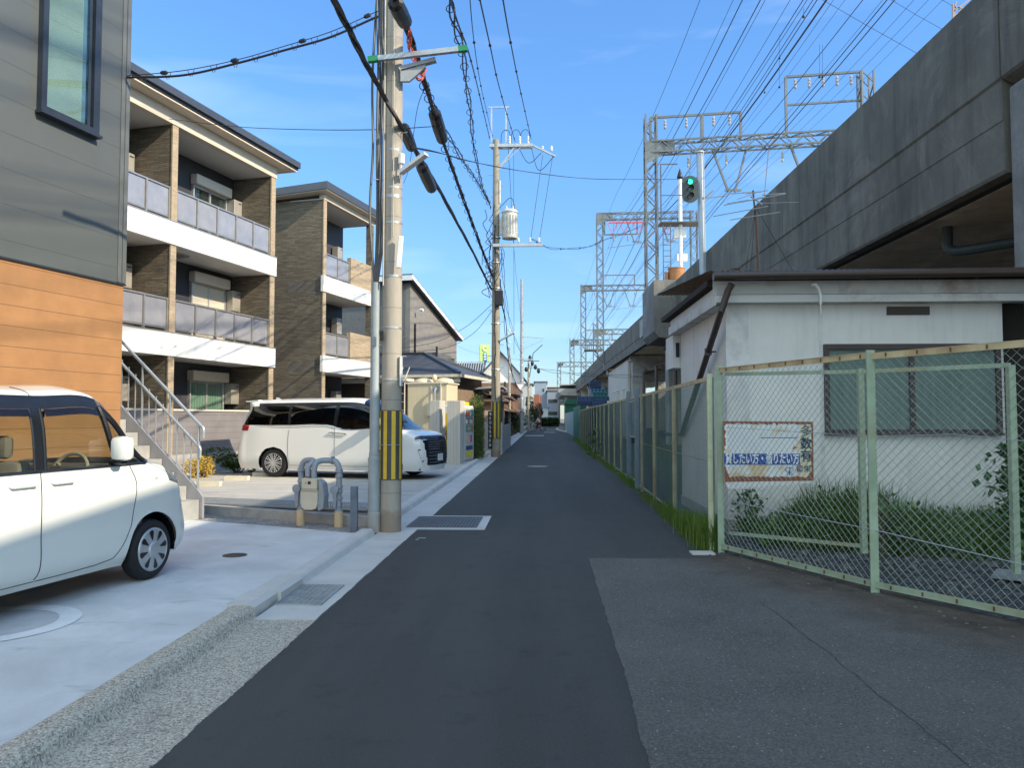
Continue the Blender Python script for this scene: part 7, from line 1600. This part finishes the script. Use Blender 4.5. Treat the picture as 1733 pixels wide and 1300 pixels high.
# bushes, pots, road end hedge
def bush(px, Y, w, h, n, label, m=None, size=.16): p = A(px, 700, Y); return shrub('bush', (p.x, Y, h*.55), (w, w*1.2, h*.5), n, size, m or L_grn, label)
random.seed(6)
bush(876, 76, 1.0, 1.9, 1300, 'rounded clipped bush left of the tall grey pole'); bush(891, 101, 1.1, 2.2, 900, 'darker bush right of the tall grey pole', L_dk); bush(855, 55, .45, 1.5, 500, 'leafy potted shrub at the corner by the garden wall'); bush(866, 68, .7, 2.6, 900, 'tall ragged bush between the dark shops and the tall grey pole', L_dk, .22); bush(898, 116, 1.4, 4.2, 900, 'small dark tree crown by the pale two storey house', L_dk, .4); bush(903, 109, .9, 3.2, 600, 'dark tree like bush before the orange wall', L_dk, .3)
pt2 = thing('plant_pot', 'small terracotta flowerpot under the leafy potted shrub', 'flowerpot', (A(862, 735, 56).x-.1, 55, 0)); MB().lathe([(.18, 0), (.28, .42), (.31, .43), (.31, .5), (.25, .5)], 14).build('pot', mat('terracotta', (.36, .12, .06), .8), pt2, True); leaves(MB(), blobpts(140, (0, 0, .8), (.3, .3, .3)), .15).build('leaves', L_grn, pt2)
b = MB(); random.seed(77); x0, x1 = A(915, 700, 132).x, A(946, 700, 132).x; leaves(b, [(random.uniform(x0, x1), 132+random.uniform(0, 1.5), random.uniform(.1, 1.55+.2*math.sin(_*.01))) for _ in range(2600)], .35); tag(b.build('hedge', L_dk), 'long low dark hedge across the end of the lane', 'hedge')
shrub('shrub', (fx(27)+.3, 27.5, .55), (.3, .5, .5), 260, .10, L_grn, 'small leafy weed bush growing through the long fence')
# cyclist ------------------------------------------------------------
def skin(edges, pts, rad, m, name, parent, root=0):
    me = bpy.data.meshes.new(name); me.from_pydata(pts, edges, []); o = bpy.data.objects.new(name, me); C.objects.link(o); md = o.modifiers.new('skin', 'SKIN')
    for i, r in enumerate(rad): me.skin_vertices[0].data[i].radius = (r, r)
    me.skin_vertices[0].data[root].use_root = True; o.modifiers.new('sub', 'SUBSURF').levels = 2; dg = bpy.context.evaluated_depsgraph_get(); m2 = bpy.data.meshes.new_from_object(o.evaluated_get(dg)); bpy.data.objects.remove(o); m2.materials.clear(); m2.materials.append(m)
    for p in m2.polygons: p.use_smooth = True
    o = bpy.data.objects.new(name, m2); C.objects.link(o); o.parent = parent; return o
g = G(911, 729.5); Yc = 88; xc = A(911, 700, Yc).x
BK = thing('bicycle', 'bicycle ridden across the far end of the lane', 'bicycle', (xc, Yc, 0), math.radians(68)); b = MB(); 
for y in (.55, -.52): MB().tube([(0, y+.33*math.cos(t), .34+.33*math.sin(t)) for t in [2*PI*k/24 for k in range(25)]], .022, 5, False).build('wheel', M_rubber, BK)
for p, q in (((0, -.52, .34), (0, 0, .30)), ((0, 0, .30), (0, .42, .75)), ((0, 0, .30), (0, -.15, .85)), ((0, -.52, .34), (0, -.12, .70)), ((0, .55, .34), (0, .42, .95)), ((-.25, .38, 1.0), (.25, .38, 1.0)), ((0, -.12, .68), (0, .40, .78))): b.tube([p, q], .018, 6)
b.build('bike_frame', M_galv, BK); MB().bbox(-.07, .07, -.28, -.04, .86, .92, .02).build('saddle', M_black, BK); MB().bbox(-.15, .15, .48, .74, .75, .98, .02).build('basket', M_gpaint, BK)
PR = thing('person', 'person in a pale lilac top and dark trousers riding the far bicycle', 'person', (xc, Yc, 0), math.radians(68))
pts = [(0, -.14, .98), (0, -.06, 1.18), (0, .02, 1.40), (0, .04, 1.50), (0, .06, 1.60), (0, .07, 1.68), (.17, .02, 1.40), (.22, .16, 1.18), (.20, .36, 1.04), (-.17, .02, 1.40), (-.22, .16, 1.18), (-.20, .36, 1.04), (.10, -.12, .94), (.11, .22, .72), (.11, .10, .36), (.11, .20, .30), (-.10, -.12, .94), (-.11, .18, .58), (-.11, .02, .22), (-.11, .12, .16)]
ed = [(0, 1), (1, 2), (2, 3), (3, 4), (4, 5), (2, 6), (6, 7), (7, 8), (2, 9), (9, 10), (10, 11), (0, 12), (12, 13), (13, 14), (14, 15), (0, 16), (16, 17), (17, 18), (18, 19)]
skin(ed, pts, [.13, .13, .13, .05, .085, .07, .065, .045, .035, .065, .045, .035, .09, .07, .05, .04, .09, .07, .05, .04], mat('skin_tone', (.50, .33, .24), .6), 'body', PR)
skin([(0, 1), (1, 2), (2, 3), (3, 4), (2, 5), (5, 6)], [(0, -.14, .96), (0, -.06, 1.18), (0, .02, 1.40), (.19, .03, 1.38), (.22, .15, 1.20), (-.19, .03, 1.38), (-.22, .15, 1.20)], [.165, .155, .145, .085, .065, .085, .065], mat('lilac_cloth', (.55, .50, .62), .8), 'top', PR)
skin([(0, 1), (1, 2), (2, 3), (0, 4), (4, 5), (5, 6)], [(0, -.15, .95), (.10, -.10, .93), (.11, .22, .72), (.11, .10, .38), (-.10, -.10, .93), (-.11, .18, .58), (-.11, .02, .24)], [.14, .11, .09, .065, .11, .09, .065], mat('dark_cloth', (.03, .03, .045), .8), 'trousers', PR)
MB().ball((0, .055, 1.66), .112, 8, (.95, 1, 1.05)).build('hair', mat('hair_dark', (.03, .025, .02), .6), PR, True)
